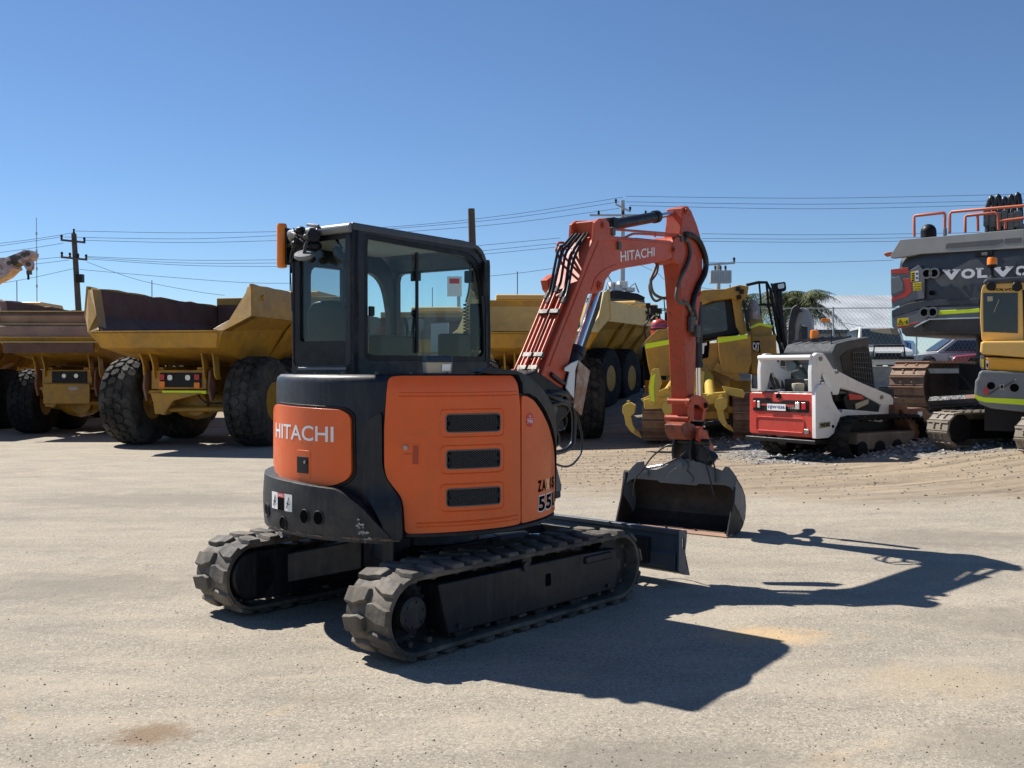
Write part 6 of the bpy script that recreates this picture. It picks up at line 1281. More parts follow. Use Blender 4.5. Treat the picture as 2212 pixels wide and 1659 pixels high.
# bucket in front
BQ = lambda u, v: SK.px(u, v, 'y', YRs+.0)
mb = MB(); q = [BQ(u, v) for u, v in ((1930, 884), (1975, 880), (1984, 882), (2016, 916), (2012, 932), (1965, 946), (1960, 940))]
mb.prism([(p_.x, YRs-.15, p_.z) for p_ in q], (0, 1.9, 0)); bkS = mb.build('bucket', M['rust'], sk, bevel=.02)
mb = MB(); mb.box2((q[0].x-.1, YRs-.1, q[0].z-.1), (q[0].x+.25, YRs+1.6, q[0].z+.08)); mb.build('quick_coupler', M['rust'], sk, bevel=.02)
q = BQ(1999, 890); q = BQ(1966, 893); mb = MB(); mb.box((q.x+.05, YRs-.156, q.z), (.12, .01, .07)); mb.build('paper_label', M['white_decal'], bkS)

# ================================================================ large grey excavator on the bank
BE = Fr(8.06, 20.9, 47, .74)
be = thing('large_excavator', BE, 'large grey excavator with orange hand rails and red corner stripe on the bank', 'excavator')
def Bx(u, v, c=0): return BE.px(u, v, 'x', c)
cv = lambda cx, cy: (1846.8+.3711*cx, 388.8+.3711*cy)   # crop to print coordinates
zb, z1, z2, ztp = Bx(*cv(430, 905)).z, Bx(*cv(430, 800)).z, Bx(*cv(430, 450)).z, Bx(*cv(430, 335)).z
yR = -3.35
# rear face polygon plan (x forward, y): bevelled left corner
def ring_plan(e): return [(.62-e*.2, .02+e), (.16-e, .0+e*.6), (-.0-e, -.42), (-.06-e, -1.5), (-.06-e, -2.0), (0-e, -3.0), (.2-e, -3.4-e), (.8, -3.45-e), (3.2, -3.4), (3.2, .0)]
mb = MB(); lv = [(zb, -.14), (zb+.08, -.05), (z1, .0), (z1+.05, .0), ((z1+z2)/2, .02), (z2-.1, .0), (z2, -.02), (ztp-.05, -.16), (ztp, -.24)]
vs = []; n = 10
for z, e in lv: vs += [(x, y, z) for x, y in ring_plan(e)]
fs = [(i*n+j, i*n+(j+1) % n, (i+1)*n+(j+1) % n, (i+1)*n+j) for i in range(len(lv)-1) for j in range(n)]+[tuple(range(n))[::-1], tuple(range((len(lv)-1)*n, len(lv)*n))]
mb.add(vs, fs); CWb = mb.build('counterweight', M['grey_dark'], be, bevel=.02, smooth=25)
def bp(pts, m, name, off=-.08, th=.02, par=None, crop=True, r=0): return panel(BE, [cv(*p) if crop else p for p in pts], 'x', off, th, m, name, par or CWb, .006, r)
# lighter upper hood and left corner, drawn on the real faces
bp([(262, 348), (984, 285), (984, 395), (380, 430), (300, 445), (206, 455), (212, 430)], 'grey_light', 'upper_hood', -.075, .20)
def bc(pts, m, name, off=0): # panel on the bevelled left corner: plane through the two corner edges
    o = [BE.px(*cv(*p), 'x', 0) for p in pts]
    a = Vector((.16, 0, 0)); b = Vector((0, -.42, 0)); nn = Vector((-(b.y-a.y), (b.x-a.x), 0)).normalized(); nn = nn if nn.x < 0 else -nn; out_ = []
    O = BE.w2l((0, 0, CH))
    for p in pts:
        r = BE.w2l(BE.o+ray(*cv(*p))); t = (a-O).dot(nn)/r.dot(nn); out_.append(O+r*t+nn*(.02+off))
    mb = MB(); mb.prism(out_, -nn*.03); return mb.build(name, M[m], CWb)
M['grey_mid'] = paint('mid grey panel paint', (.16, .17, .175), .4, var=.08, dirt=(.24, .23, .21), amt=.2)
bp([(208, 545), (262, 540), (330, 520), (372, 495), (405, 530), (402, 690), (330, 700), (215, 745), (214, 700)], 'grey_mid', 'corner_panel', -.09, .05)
bp([(208, 520), (310, 508), (314, 545), (262, 545), (208, 545)], 'red', 'red_stripe', -.10, .03)
bp([(280, 575), (322, 572), (332, 650), (300, 680), (250, 694), (212, 714), (212, 688), (262, 662), (290, 640)], 'red', 'red_stripe', -.10, .03)
bp([(208, 570), (262, 560), (280, 600), (278, 640), (210, 672)], 'grey', 'corner_recess', -.105, .03)
bp([(214, 760), (300, 722), (405, 700), (722, 690), (722, 720), (420, 735), (214, 800)], 'grey_dark', 'shadow_groove', -.095, .04)
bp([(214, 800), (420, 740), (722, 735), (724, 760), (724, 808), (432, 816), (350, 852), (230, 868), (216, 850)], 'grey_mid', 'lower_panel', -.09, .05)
bp([(250, 848), (318, 840), (368, 824), (372, 830), (320, 850), (252, 862)], 'red', 'red_stripe', -.10, .02)
bp([(480, 762), (725, 748), (725, 770), (480, 785)], 'hiviz', 'reflective_strip', -.10, .02)
bp([(340, 853), (432, 806), (724, 800), (724, 806), (436, 814), (346, 860)], 'clear_lens', 'edge_trim', -.10, .02)
for (cx, cy, r_) in ((422, 545, .075), (466, 543, .075), (408, 772, .075), (457, 770, .075)):
    p = BE.px(*cv(cx, cy), 'x', -.1); mb = MB(); mb.lathe([(.11, 0), (.11, -.05), (r_, -.05), (r_, .02), (0, .02)], p, (1, 0, 0), 20); h_ = mb.build('lifting_hole', M['grey_mid'], CWb, smooth=40)
    mb = MB(); mb.lathe([(0, 0), (r_*.95, 0), (r_*.95, .01)], p+Vector((-.045, 0, 0)), (1, 0, 0), 20); mb.build('hole_shade', M['black_decal'], h_)
p = BE.px(*cv(445, 657), 'x', -.1); mb = MB(); mb.lathe([(0, 0), (.05, 0), (.05, .03)], p, (1, 0, 0), 16); mb.build('bolt_hole', M['black_decal'], CWb)
bp([(695, 410), (802, 405), (800, 440), (700, 448)], 'black', 'camera_recess', -.09, .03)
bp([(735, 425), (770, 420), (772, 438), (738, 440)], 'grey', 'camera', -.11, .03)
# lettering
def btext(t, q, m, name, off=-.105, bold=.02, par=None):
    P_ = [BE.px(*cv(*c), 'x', off) for c in q]; mb = MB(); text_quad(mb, t, *P_, bold=bold); return mb.build(name, M[m], par or CWb, smooth=0)
for ch, a, b in (('V', 510, 615), ('O', 618, 700), ('L', 712, 770), ('V', 800, 925), ('O', 930, 1010)):
    sl = lambda x: (984-x)*.055
    btext(ch, [(a, 556+sl(a)), (b, 556+sl(b)), (b, 498+sl(b)), (a, 498+sl(a))], 'white_decal', 'lettering', bold=.055)
    for sx in ((a+.22*(b-a), ), (b-.22*(b-a), )) if ch == 'V' else (((a+.25*(b-a)),),) if ch == 'L' else (): # slab serifs
        for x in sx: bp([(x-22, 506+sl(x)), (x+22, 506+sl(x)), (x+22, 498+sl(x)), (x-22, 498+sl(x))], 'white_decal', 'serif', -.105, .002)
M['faded_decal'] = paint('faded lettering', (.12, .12, .12), .6, var=.1)
bp([(545, 368), (862, 343), (866, 362), (826, 380), (640, 392), (525, 400), (530, 374)], 'faded_decal', 'faded_lettering', -.079, .003)
bp([(870, 342), (970, 334), (968, 366), (872, 370)], 'faded_decal', 'faded_lettering', -.079, .003)
# warning stickers
st1 = bp([(325, 535), (350, 530), (350, 590), (326, 592)], 'yellow_label', 'warning_label', -.112, .004); st2 = bp([(350, 530), (371, 528), (371, 588), (350, 590)], 'white_decal', 'warning_label', -.112, .004)
for i in range(4): bp([(329, 542+i*13), (347, 540+i*13), (347, 547+i*13), (329, 549+i*13)], 'black_decal', 'printed_line', -.114, .002, st1)
for cy in (545, 570): bp([(354, cy-6), (367, cy-7), (367, cy+6), (354, cy+7)], 'blue_decal', 'printed_symbol', -.114, .002, st2, r=.02)
st3 = bp([(337, 600), (386, 594), (387, 640), (340, 645)], 'yellow_label', 'warning_label', -.112, .004)
for i, t in enumerate(('CAUTION', 'LEFT HAND', 'DRIVE')): y = 610+i*14; btext(t, [(342, y+3), (383, y), (383, y-9), (342, y-6)], 'black_decal', 'lettering', -.115, .02, st3)
st4 = bp([(246, 806), (312, 802), (313, 846), (248, 850)], 'yellow_label', 'warning_label', -.112, .004)
P3 = [BE.px(*cv(*c), 'x', -.115) for c in ((252, 842), (280, 840), (264, 812))]; mb = MB(); mb.tube(P3, .008, 4, closed=True); mb.tube([P3[0].lerp(P3[1], .5)+Vector((0, 0, .04)), P3[2].lerp(P3[0].lerp(P3[1], .5), .35)], .007, 4); mb.build('warning_triangle', M['black_decal'], st4)
P3 = [BE.px(*cv(*c), 'x', -.115) for c in ((302, 840), (303, 816))]; mb = MB(); mb.tube(P3, .012, 5); mb.build('figure_symbol', M['black_decal'], st4)
P3 = [BE.px(*cv(*c), 'x', -.115) for c in ((284, 826), (296, 825))]; mb = MB(); mb.tube(P3, .007, 5); mb.build('arrow_symbol', M['black_decal'], st4)
# side body, tracks, rails
mb = MB(); mb.box2((3.2, yR, zb+.15), (5.6, -2.2, ztp-.6)); mb.box2((3.2, -1.2, zb+.15), (5.4, 0, ztp-.2)); mb.build('upper_body', M['grey_dark'], be, bevel=.03)
mb = MB(); mb.cyl((2.6, -1.7, .9), (2.6, -1.7, zb+.05), .9, n=32); mb.box2((1.4, -2.6, .45), (3.9, -.8, 1.0)); mb.build('turntable', M['black'], be)
for yc_ in (-.15, -3.1):
    steel_track(be, yc_, .72, 1.95, .48, .55, 50, 'track_steel', x0=2.6, grouser=.045, seed=9)
    mb = MB(); mb.box((2.6, yc_, .55), (3.8, .4, .5)); mb.build('track_frame', M['rust_dark'], be, bevel=.03)
    mb = MB(); mb.lathe([(0, -.2), (.4, -.2), (.4, .2), (0, .2)], (.65, yc_, .55), (0, 1, 0), 24); mb.build('sprocket', M['rust_dark'], be)
rr_ = lambda pts, x, nm='hand_rail': (lambda P_: (lambda mb: (mb.tube(P_, .03, 8), mb.build(nm, M['rail'], be, smooth=60)))(MB()))([BE.px(*cv(*p), 'x', x) for p in pts])
M['rail'] = paint('orange red rail paint', (.52, .12, .05), .45, var=.08)
rr_([(346, 330), (344, 215), (352, 208), (520, 190), (524, 200), (522, 320)], .2)
rr_([(552, 312), (552, 200), (562, 186), (984, 150)], .2)
rr_([(642, 305), (642, 215), (652, 208), (815, 190), (832, 200), (838, 290)], .8); rr_([(714, 200), (716, 298)], .8); rr_([(838, 240), (984, 222)], .8); rr_([(876, 236), (876, 285)], .8)
rr_([(175, 430), (190, 440), (214, 436), (214, 425), (178, 430)], .4, 'marker_rail')
bp([(514, 282), (526, 278), (526, 320), (512, 325)], 'grey', 'rail_socket', .15, .1, be)
p = BE.px(*cv(430, 320), 'x', .8); q = BE.px(*cv(428, 300), 'x', .8); mb = MB(); mb.cyl(p-Vector((0, 0, .2)), q, .16, n=18); mb.ball(q, .16, 14); mb.build('exhaust_stack', M['black'], be, smooth=50)
rg = random.Random(21)
for i in range(5):
    u0 = 780+i*38; mb = MB(); pts = [BE.px(*cv(u0-10, 270), 'x', 2.2), BE.px(*cv(u0-12+rg.uniform(-6, 6), 200), 'x', 2.2), BE.px(*cv(u0+16, 90+rg.uniform(-18, 25)), 'x', 2.2), BE.px(*cv(u0+34, 200), 'x', 2.2), BE.px(*cv(u0+26, 280), 'x', 2.2)]
    mb.tube(cr(pts, 6), .055, 8); mb.build('boom_hose', M['hose'], be, smooth=60)
for i in range(6): mb = MB(); p = BE.px(*cv(770+i*36, 235+rg.uniform(-12, 12)), 'x', 2.1); mb.box(p, (.15, .12, .35)); mb.cyl(p-Vector((0, 0, .5)), p, .05, n=10); mb.build('hose_fitting', M['steel_dull'], be, bevel=.01)
mb = MB(); mb.prism([BE.px(*cv(*p), 'x', 2.3) for p in ((765, 292), (770, 262), (984, 250), (984, 292))], (2.0, 0, -.2)); mb.build('boom_foot', M['grey'], be, bevel=.03)
bp([(88, 868), (205, 862), (214, 890), (212, 896), (160, 894), (90, 880)], 'beige', 'side_step', .6, .4, be)

# ================================================================ small yellow excavator at the right edge
YE = Fr(6.95, 15.1, 62, .36)
ye = thing('yellow_excavator', YE, 'yellow and grey small excavator with amber beacon, cut by the right edge of photo', 'excavator')
def yp(pts, m, name, c=0, th=.3, par=None, r=0, bev=.02): return panel(YE, [cv(*p) for p in pts], 'x', c, th, m, name, par or ye, bev, r)
cbY = yp([(735, 640), (745, 615), (760, 606), (984, 590), (1180, 585), (1200, 640), (1200, 935), (738, 936), (728, 800)], 'volvo_cream', 'cab', .0, 1.4, r=.03)
yp([(746, 658), (948, 656), (948, 892), (748, 884)], 'vehicle_glass', 'rear_window', -.012, .01, cbY, bev=0)
yp([(770, 678), (802, 677), (802, 705), (771, 706)], 'beige', 'window_sticker', -.02, .006, cbY, bev=0)
P_ = [YE.px(*cv(*c), 'x', -.022) for c in ((838, 695), (830, 720), (818, 745), (810, 770))]; mb = MB(); mb.tube(cr(P_, 4), .006, 5); mb.build('glare_streak', M['grey_light'], cbY)  # pale line drawn on the glass as a painted glare
yp([(975, 640), (1000, 638), (1000, 930), (982, 930)], 'black', 'corner_post', -.01, .02, cbY, bev=0)
btx = [YE.px(*cv(*c), 'x', -.006) for c in ((795, 647), (925, 645), (925, 630), (795, 632))]; mb = MB(); text_quad(mb, 'VOLVO', *btx, bold=.04); mb.build('lettering', M['black_decal'], cbY, smooth=0)
RFy = yp([(752, 585), (758, 574), (984, 560), (1200, 552), (1200, 590), (984, 596), (760, 606), (742, 604)], 'grey_dark', 'cab_roof', -.05, 1.5, bev=.03)
for (cx, cy) in ((793, 618), (945, 622)): mb = MB(); mb.cyl(YE.px(*cv(cx, cy), 'x', -.05), YE.px(*cv(cx, cy), 'x', -.16), .06, .07, n=16); mb.build('work_lamp', M['black'], RFy, bevel=.01)
p = YE.px(*cv(798, 575), 'x', .1); mb = MB(); mb.lathe([(.09, 0), (.03, .05), (.03, .16), (.075, .18), (.08, .21)], p, (0, 0, 1), 18); bb = mb.build('beacon_base', M['black'], RFy)
mb = MB(); mb.lathe([(.072, .21), (.070, .30), (.06, .32), (0, .325)], p, (0, 0, 1), 18); mb.build('beacon', M['orange_lens'], RFy, smooth=50)
for (a, b) in (((925, 600), (942, 478)), ((968, 600), (972, 520))): mb = MB(); mb.cyl(YE.px(*cv(*a), 'x', .0), YE.px(*cv(*b), 'x', .0), .008, n=5); mb.build('aerial', M['black'], RFy)
mb = MB(); 
for k in range(3): mb = MB(); mb.tube(cr([YE.px(*cv(930+k*14, 596), 'x', -.06), YE.px(*cv(922+k*20, 622), 'x', -.08), YE.px(*cv(950+k*12, 632), 'x', -.06)], 5), .012, 6); mb.build('cable', M['black'], RFy)
hd = yp([(732, 948), (742, 938), (960, 936), (1200, 930), (1200, 1034), (984, 1034), (735, 1014), (728, 1000)], 'volvo_cream', 'engine_hood', -.22, 1.4, bev=.05)
hd2 = yp([(756, 1030), (984, 1042), (1200, 1040), (1200, 1124), (984, 1120), (756, 1104)], 'volvo_yellow', 'rear_door', -.24, 1.4, bev=.03)
yp([(730, 1018), (754, 1024), (754, 1104), (736, 1100), (728, 1080)], 'grey', 'lamp_cluster', -.235, .2, bev=.02); yp([(734, 1040), (750, 1044), (750, 1092), (738, 1090)], 'yellow_label', 'marker_label', -.245, .01, hd2, bev=0)
yp([(762, 1050), (778, 1052), (776, 1100), (764, 1098)], 'white_decal', 'warning_label', -.252, .006, hd2, bev=0); yp([(765, 1068), (775, 1069), (774, 1092), (766, 1091)], 'black_decal', 'printed_symbol', -.256, .003, hd2, bev=0)
cwy = yp([(720, 1120), (740, 1108), (984, 1118), (1200, 1120), (1200, 1352), (984, 1352), (790, 1330), (730, 1306), (705, 1270), (695, 1240), (700, 1170), (715, 1150)], 'grey_mid', 'counterweight', -.30, 1.6, bev=.08)
yp([(696, 1244), (716, 1256), (756, 1266), (984, 1276), (1200, 1276), (1200, 1310), (984, 1310), (760, 1294), (716, 1282), (699, 1268)], 'hiviz', 'reflective_strip', -.312, .012, cwy, bev=0)
for (cx, cy, r_) in ((792, 1198, .05), (928, 1210, .055)): p = YE.px(*cv(cx, cy), 'x', -.312); mb = MB(); mb.lathe([(0, 0), (r_, 0), (r_*1.1, .012)], p, (1, 0, 0), 18); mb.build('tow_hole', M['black_decal'], cwy)
for cx in (855,): yp([(cx-14, 1188), (cx+14, 1188), (cx+14, 1220), (cx-14, 1220)], 'grey_light', 'maker_badge', -.314, .006, cwy, bev=0); yp([(cx-6, 1194), (cx+6, 1194), (cx+6, 1214), (cx-6, 1214)], 'black_decal', 'badge_mark', -.318, .003, cwy, bev=0)
P_ = [YE.px(*cv(*c), 'x', -.312) for c in ((780, 1250), (838, 1208), (870, 1205), (940, 1160))]; mb = MB(); mb.tube(P_, .008, 5); mb.build('pressed_line', M['grey_dark'], cwy)
yp([(752, 1210), (774, 1208), (774, 1252), (756, 1250)], 'red_decal', 'warning_label', -.314, .006, cwy, bev=0)
yp([(692, 1034), (728, 1034), (728, 1062), (694, 1060)], 'black', 'corner_lamp', .1, .15, bev=.02)
mb = MB(); mb.cyl((.8, -.9, .6), (.8, -.9, 1.0), .6, n=28); mb.box2((.0, -1.6, .35), (1.6, -.2, .75)); mb.build('turntable', M['black'], ye)
YT = Fr(6.62, 15.45, 18, .36)
for yo in (.0, -1.75):
    o = steel_track(ye, 0, .45, 1.05, .27, .34, 36, 'track_grey', x0=1.3, grouser=.02, shoe_t=.03, seed=5); da = YT.a-YE.a
    d = YE.w2l(YT.l2w((0, yo, 0))); o.rotation_euler.z = da; o.location = (d.x, d.y, 0)
    mb = MB(); mb.box((1.3, 0, .34), (2.1, .25, .3)); mb.cyl((.25, -.2, .36), (.25, .2, .36), .22, n=20); o2 = mb.build('track_frame', M['black'], ye, bevel=.02); o2.rotation_euler.z = da; o2.location = o.location
# ================================================================ far background
def pole_line(name, pts3, r=.02, label='', n=5):
    mb = MB(); mb.tube(pts3, r, n); return tag(mb.build(name, M['wire'], smooth=60), label, 'power line', 'overhead power lines')
def wire(uv, Y0, Y1, label, r=.018, sag=0):
    n = len(uv); P_ = [atY(u, v, Y0+(Y1-Y0)*i/(n-1)) for i, (u, v) in enumerate(uv)]; return pole_line('power_line', cr(P_, 8), r, label)
def tpole(u, vt, Y, label, arms, r=.16, lean=0, base=None, extra=None, m='timber'):
    p = atY(u, vt, Y); zb_ = gz(p.x, min(Y, 80)) if base is None else base
    o = thing('power_pole', (p.x-lean*(p.z-zb_), p.y, zb_), label, 'power pole', 'power poles')
    h = p.z-zb_; mb = MB(); mb.tube([(0, 0, -.3), (lean*h*.5, 0, h*.5), (lean*h, 0, h)], [r, r*.85, r*.7], 12); mb.build('pole', M[m], o, smooth=60)
    for (v, w_, tilt, ins) in arms:
        z = atY(u, v, Y).z-zb_; x = lean*z; mb = MB(); mb.prism([(x-w_, -.25, z-tilt), (x+w_, -.25, z+tilt), (x+w_, -.25, z+tilt+.12), (x-w_, -.25, z-tilt+.12)], (0, .12, 0)); a = mb.build('cross_arm', M[m], o)
        for k in range(ins): t = -1+2*k/max(1, ins-1); mb = MB(); mb.lathe([(.05, 0), (.09, .05), (.05, .1), (.09, .16), (.06, .26), (0, .28)], (x+w_*t*.94, -.2, z+tilt*t+.12), (0, 0, 1), 8); mb.build('insulator', M['black'], a)
    return o, h
YP = 62
pl1, h1 = tpole(159.5, 505, YP, 'timber power pole with two cross arms behind the left dump trucks', [(524, .75, -.08, 2), (561, .8, -.08, 4)], .22, lean=-.055)
mb = MB(); zz_ = atY(170, 602, YP).z-pl1.location.z; mb.box((-.055*zz_+.30, -.2, zz_), (.4, .35, .5)); mb.build('equipment_box', M['black'], pl1)
mb = MB(); mb.lathe([(.05, 0), (.09, .05), (.05, .15), (.07, .3), (0, .35)], (-.055*h1, 0, h1), (0, 0, 1), 8); mb.build('insulator', M['black'], pl1)
tpole(1018, 451, 34, 'bare timber pole rising behind the orange excavator cab', [], .17, lean=-.03)
pl3, h3 = tpole(1345, 433, 66, 'tall grey pole with angled cross arms behind the orange boom', [(452, .5, -.25, 2)], .20, m='galv')
for k, (v, w_) in enumerate(((466, 1.5),)): z = atY(1345, v, 66).z-pl3.location.z; mb = MB(); mb.box((.0, -.2, z), (4.4, .12, .12)); a = mb.build('cross_arm', M['galv'], pl3); [(lambda mb: (mb.lathe([(.05, 0), (.09, .05), (.06, .3), (0, .32)], (x, -.2, z), (0, 0, 1), 8), mb.build('insulator', M['black'], a)))(MB()) for x in (-1.6, 0, 1.5)]
pl4, h4 = tpole(1552, 567, 60, 'pole carrying a grey transformer above the yellow bulldozer', [(573, .95, .06, 2)], .16, m='galv')
zt4 = atY(1552, 600, 60).z-pl4.location.z; mb = MB(); mb.box((0, -.5, zt4), (1.25, .6, .75)); tf = mb.build('transformer', M['galv'], pl4, bevel=.03)
for i in (-.3, 0, .3): mb = MB(); mb.lathe([(.05, 0), (.09, .05), (.05, .1), (.09, .16), (.06, .3), (0, .32)], (i, -.55, zt4+.37), (0, 0, 1), 8); mb.build('bushing', M['steel_dull'], tf)
for i in range(7): mb = MB(); mb.box((-.5+i*.165, -.82, zt4-.02), (.03, .06, .6)); mb.build('cooling_fin', M['galv'], tf)
W = [([(-20, 528), (70, 517), (158, 503)], 'top wire left of the left timber pole'), ([(-20, 534), (70, 521), (137, 511)], 'second wire left of the left timber pole'), ([(-20, 548), (70, 536), (137, 525)], 'third wire left of the left timber pole'),
     ([(160, 499), (400, 503), (620, 500)], 'top wire between left timber pole and the excavator cab'), ([(138, 512), (400, 516), (620, 508)], 'second wire between left timber pole and the excavator cab'), ([(180, 519), (400, 524), (620, 519)], 'third wire between left timber pole and the excavator cab'),
     ([(185, 554), (400, 562), (620, 561)], 'low wire in the bundle right of the left timber pole'), ([(185, 556), (400, 568), (620, 568)], 'middle wire in the low bundle right of left timber pole'), ([(185, 559), (400, 573), (620, 576)], 'bottom wire in the low bundle right of left timber pole'),
     ([(-20, 570), (60, 562), (138, 555)], 'upper low wire left of the left timber pole'), ([(-20, 579), (60, 572), (148, 562)], 'lower low wire left of the left timber pole'), ([(-20, 615), (60, 602), (160, 580)], 'faint falling wire left of the left timber pole'),
     ([(188, 566), (300, 605), (420, 629), (485, 638)], 'slack service wire falling right from the left timber pole'), ([(172, 582), (320, 595), (520, 610), (640, 612)], 'faint wire under the low bundle')]
for uv, lb_ in W: wire(uv, YP, YP+1, 'thin dark '+lb_, .013)
W2 = [([(620, 500), (860, 489), (1100, 464), (1345, 426)], 'top wire climbing right behind the cab to the tall grey pole'), ([(620, 508), (860, 493), (1100, 471), (1338, 436)], 'second wire climbing right behind the cab to the tall pole'), ([(620, 519), (860, 502), (1100, 482), (1338, 450)], 'third wire climbing right behind the cab to the tall pole'),
      ([(1352, 424), (1780, 428), (2260, 418)], 'top wire right of the tall grey pole'), ([(1352, 436), (1780, 441), (2260, 431)], 'second wire right of the tall grey pole'), ([(1360, 444), (1780, 451), (2260, 439)], 'third wire right of the tall grey pole'),
      ([(620, 561), (840, 548), (1210, 514)], 'low wire rising behind the cab toward the boom'), ([(620, 568), (840, 560), (1210, 525)], 'second low wire rising behind the cab toward the boom'), ([(620, 576), (840, 568), (1210, 533)], 'third low wire rising behind the cab toward the boom'), ([(1040, 598), (1120, 590), (1215, 577)], 'faint wire between cab and the lamp bracket of the boom'),
      ([(1515, 505), (1800, 507), (2260, 500)], 'upper middle wire right of the orange arm'), ([(1515, 515), (1800, 516), (2260, 508)], 'second middle wire right of the orange arm'), ([(1515, 521), (1800, 523), (2260, 515)], 'third middle wire right of the orange arm'), ([(1515, 567), (1750, 567), (1930, 562)], 'lone wire above the shed roof'),
      ([(1380, 571), (1420, 590), (1450, 610), (1560, 628)], 'wire falling inside the bend of the orange boom')]
for uv, lb_ in W2: wire(uv, 67, 68, 'thin dark '+lb_, .014)
o = thing('radio_mast', atY(80, 665, 70), 'very thin radio mast standing left of the left timber pole', 'mast'); o.location.z = 0
a, b = atY(80, 680, 70), atY(80, 470, 70); mb = MB(); mb.cyl((0, 0, 0), (0, 0, b.z), .04, .025, n=6); mb.build('mast_tube', M['galv'], o)
for k in range(5): mb = MB(); mb.cyl((0, 0, b.z*(.5+.1*k)), (0, 0, b.z*(.5+.1*k)+.2), .06, n=6); mb.build('clamp', M['galv'], o)
# crane boom tip at the left edge
CR = Fr(-16.0, 30.0, 0, 0); crn = thing('crane', CR, 'white and red crane boom tip with a hook block at the left edge', 'crane')
c8 = lambda cx, cy: (.3125*cx, 486+.3124*cy)
def cq(pts, m, name, c=0, th=.5, par=None): return panel(CR, [c8(*p) for p in pts], 'y', c, th, m, name, par or crn, .005)
M['crane_pink'] = paint('faded white and red paint', (.66, .58, .53), .6, dirt=(.26, .07, .06), amt=.45, dscale=6)
M['crane_dark'] = paint('dark crane steel', (.10, .085, .07), .6, var=.2)
cb1 = cq([(-200, 330), (-30, 225), (60, 225), (85, 300), (30, 355), (-200, 470)], 'crane_pink', 'boom_section', 0, .55)
cq([(30, 228), (130, 190), (150, 255), (60, 300)], 'crane_dark', 'inner_section', .08, .4, cb1); cq([(40, 235), (60, 228), (85, 298), (68, 306)], 'crane_pink', 'boom_collar', -.05, .65, cb1); cq([(105, 200), (130, 188), (150, 252), (128, 262)], 'crane_pink', 'boom_collar', -.05, .65, cb1)
for (cx, cy) in ((160, 205), (185, 195), (60, 262), (125, 225), (190, 270)): p = CR.px(*c8(cx, cy), 'y', -.06); mb = MB(); mb.lathe([(0, 0), (.07, 0), (.07, .1)], p, (0, 1, 0), 10); mb.build('lightening_hole', M['crane_dark'], cb1)
cq([(120, 195), (165, 172), (200, 172), (215, 190), (214, 210), (195, 238), (150, 248)], 'crane_pink', 'boom_head', .0, .5)
cq([(155, 245), (195, 235), (208, 262), (205, 300), (185, 315), (150, 262)], 'crane_pink', 'hook_block', .1, .3); cq([(180, 315), (200, 315), (202, 340), (182, 340)], 'crane_dark', 'swivel', .15, .2); rod(CR, [(190, 0), (190, 0)] and [c8(191, 335), c8(196, 350), c8(196, 378)], 'y', .25, .035, 'black', 'hook', crn)
mb = MB(); p = CR.px(*c8(-260, 430), 'y', .25); mb.tube([p, (p.x-8, 0, .0)], [.5, .6], 4); mb.build('boom_base', M['crane_pink'], crn)
# shed with corrugated roof
def corr():
    m, t, P, L = nodes('corrugated zinc roof'); co = coord(t); wv = t.nodes.new('ShaderNodeTexWave'); wv.inputs['Scale'].default_value = .9; wv.inputs['Distortion'].default_value = 0; L(co, wv.inputs['Vector'])
    c = mix(t, L, ramp(t, L, noise(t, L, .6, 5, co), [(.35, 0.0), (.7, 1.0)]), (.36, .38, .39), (.50, .52, .53)); L(c, P.inputs['Base Color']); P.inputs['Roughness'].default_value = .5
    L(bump(t, L, wv.outputs['Fac'], .5, .03), P.inputs['Normal']); return m
M['corrugated'] = corr()
SH = Fr(22.5, 78, 0, 0.6); shd = thing('shed', SH, 'long shed with a pale corrugated metal roof beyond the fence', 'shed')
Rp = lambda u, v, c: SH.px(u, v, 'y', c)
a, b, c_, d_ = Rp(1690, 712, 0), Rp(1922, 714, 0), Rp(1872, 638, 9), Rp(1730, 639, 9)
mb = MB(); mb.prism([(a.x, 0, a.z), (b.x, 0, a.z), (c_.x+2.2, 9, c_.z), (d_.x, 9, c_.z)], (0, .05, -.15)); mb.build('roof', M['corrugated'], shd)
n_ = 60
mb = MB()
mb = MB(); mb.box2((a.x+.5, .6, 0), (b.x-1.5, 17, a.z-.05)); mb.build('wall', M['grey_light'], shd); mb = MB(); mb.box2((a.x, -.15, a.z-.3), (b.x, .1, a.z-.02)); mb.build('gutter', M['grey_dark'], shd)
mb = MB(); mb.box2((b.x-16, .45, .2), (b.x-10, .62, a.z-1.0)); mb.build('roller_door', M['grey'], shd)
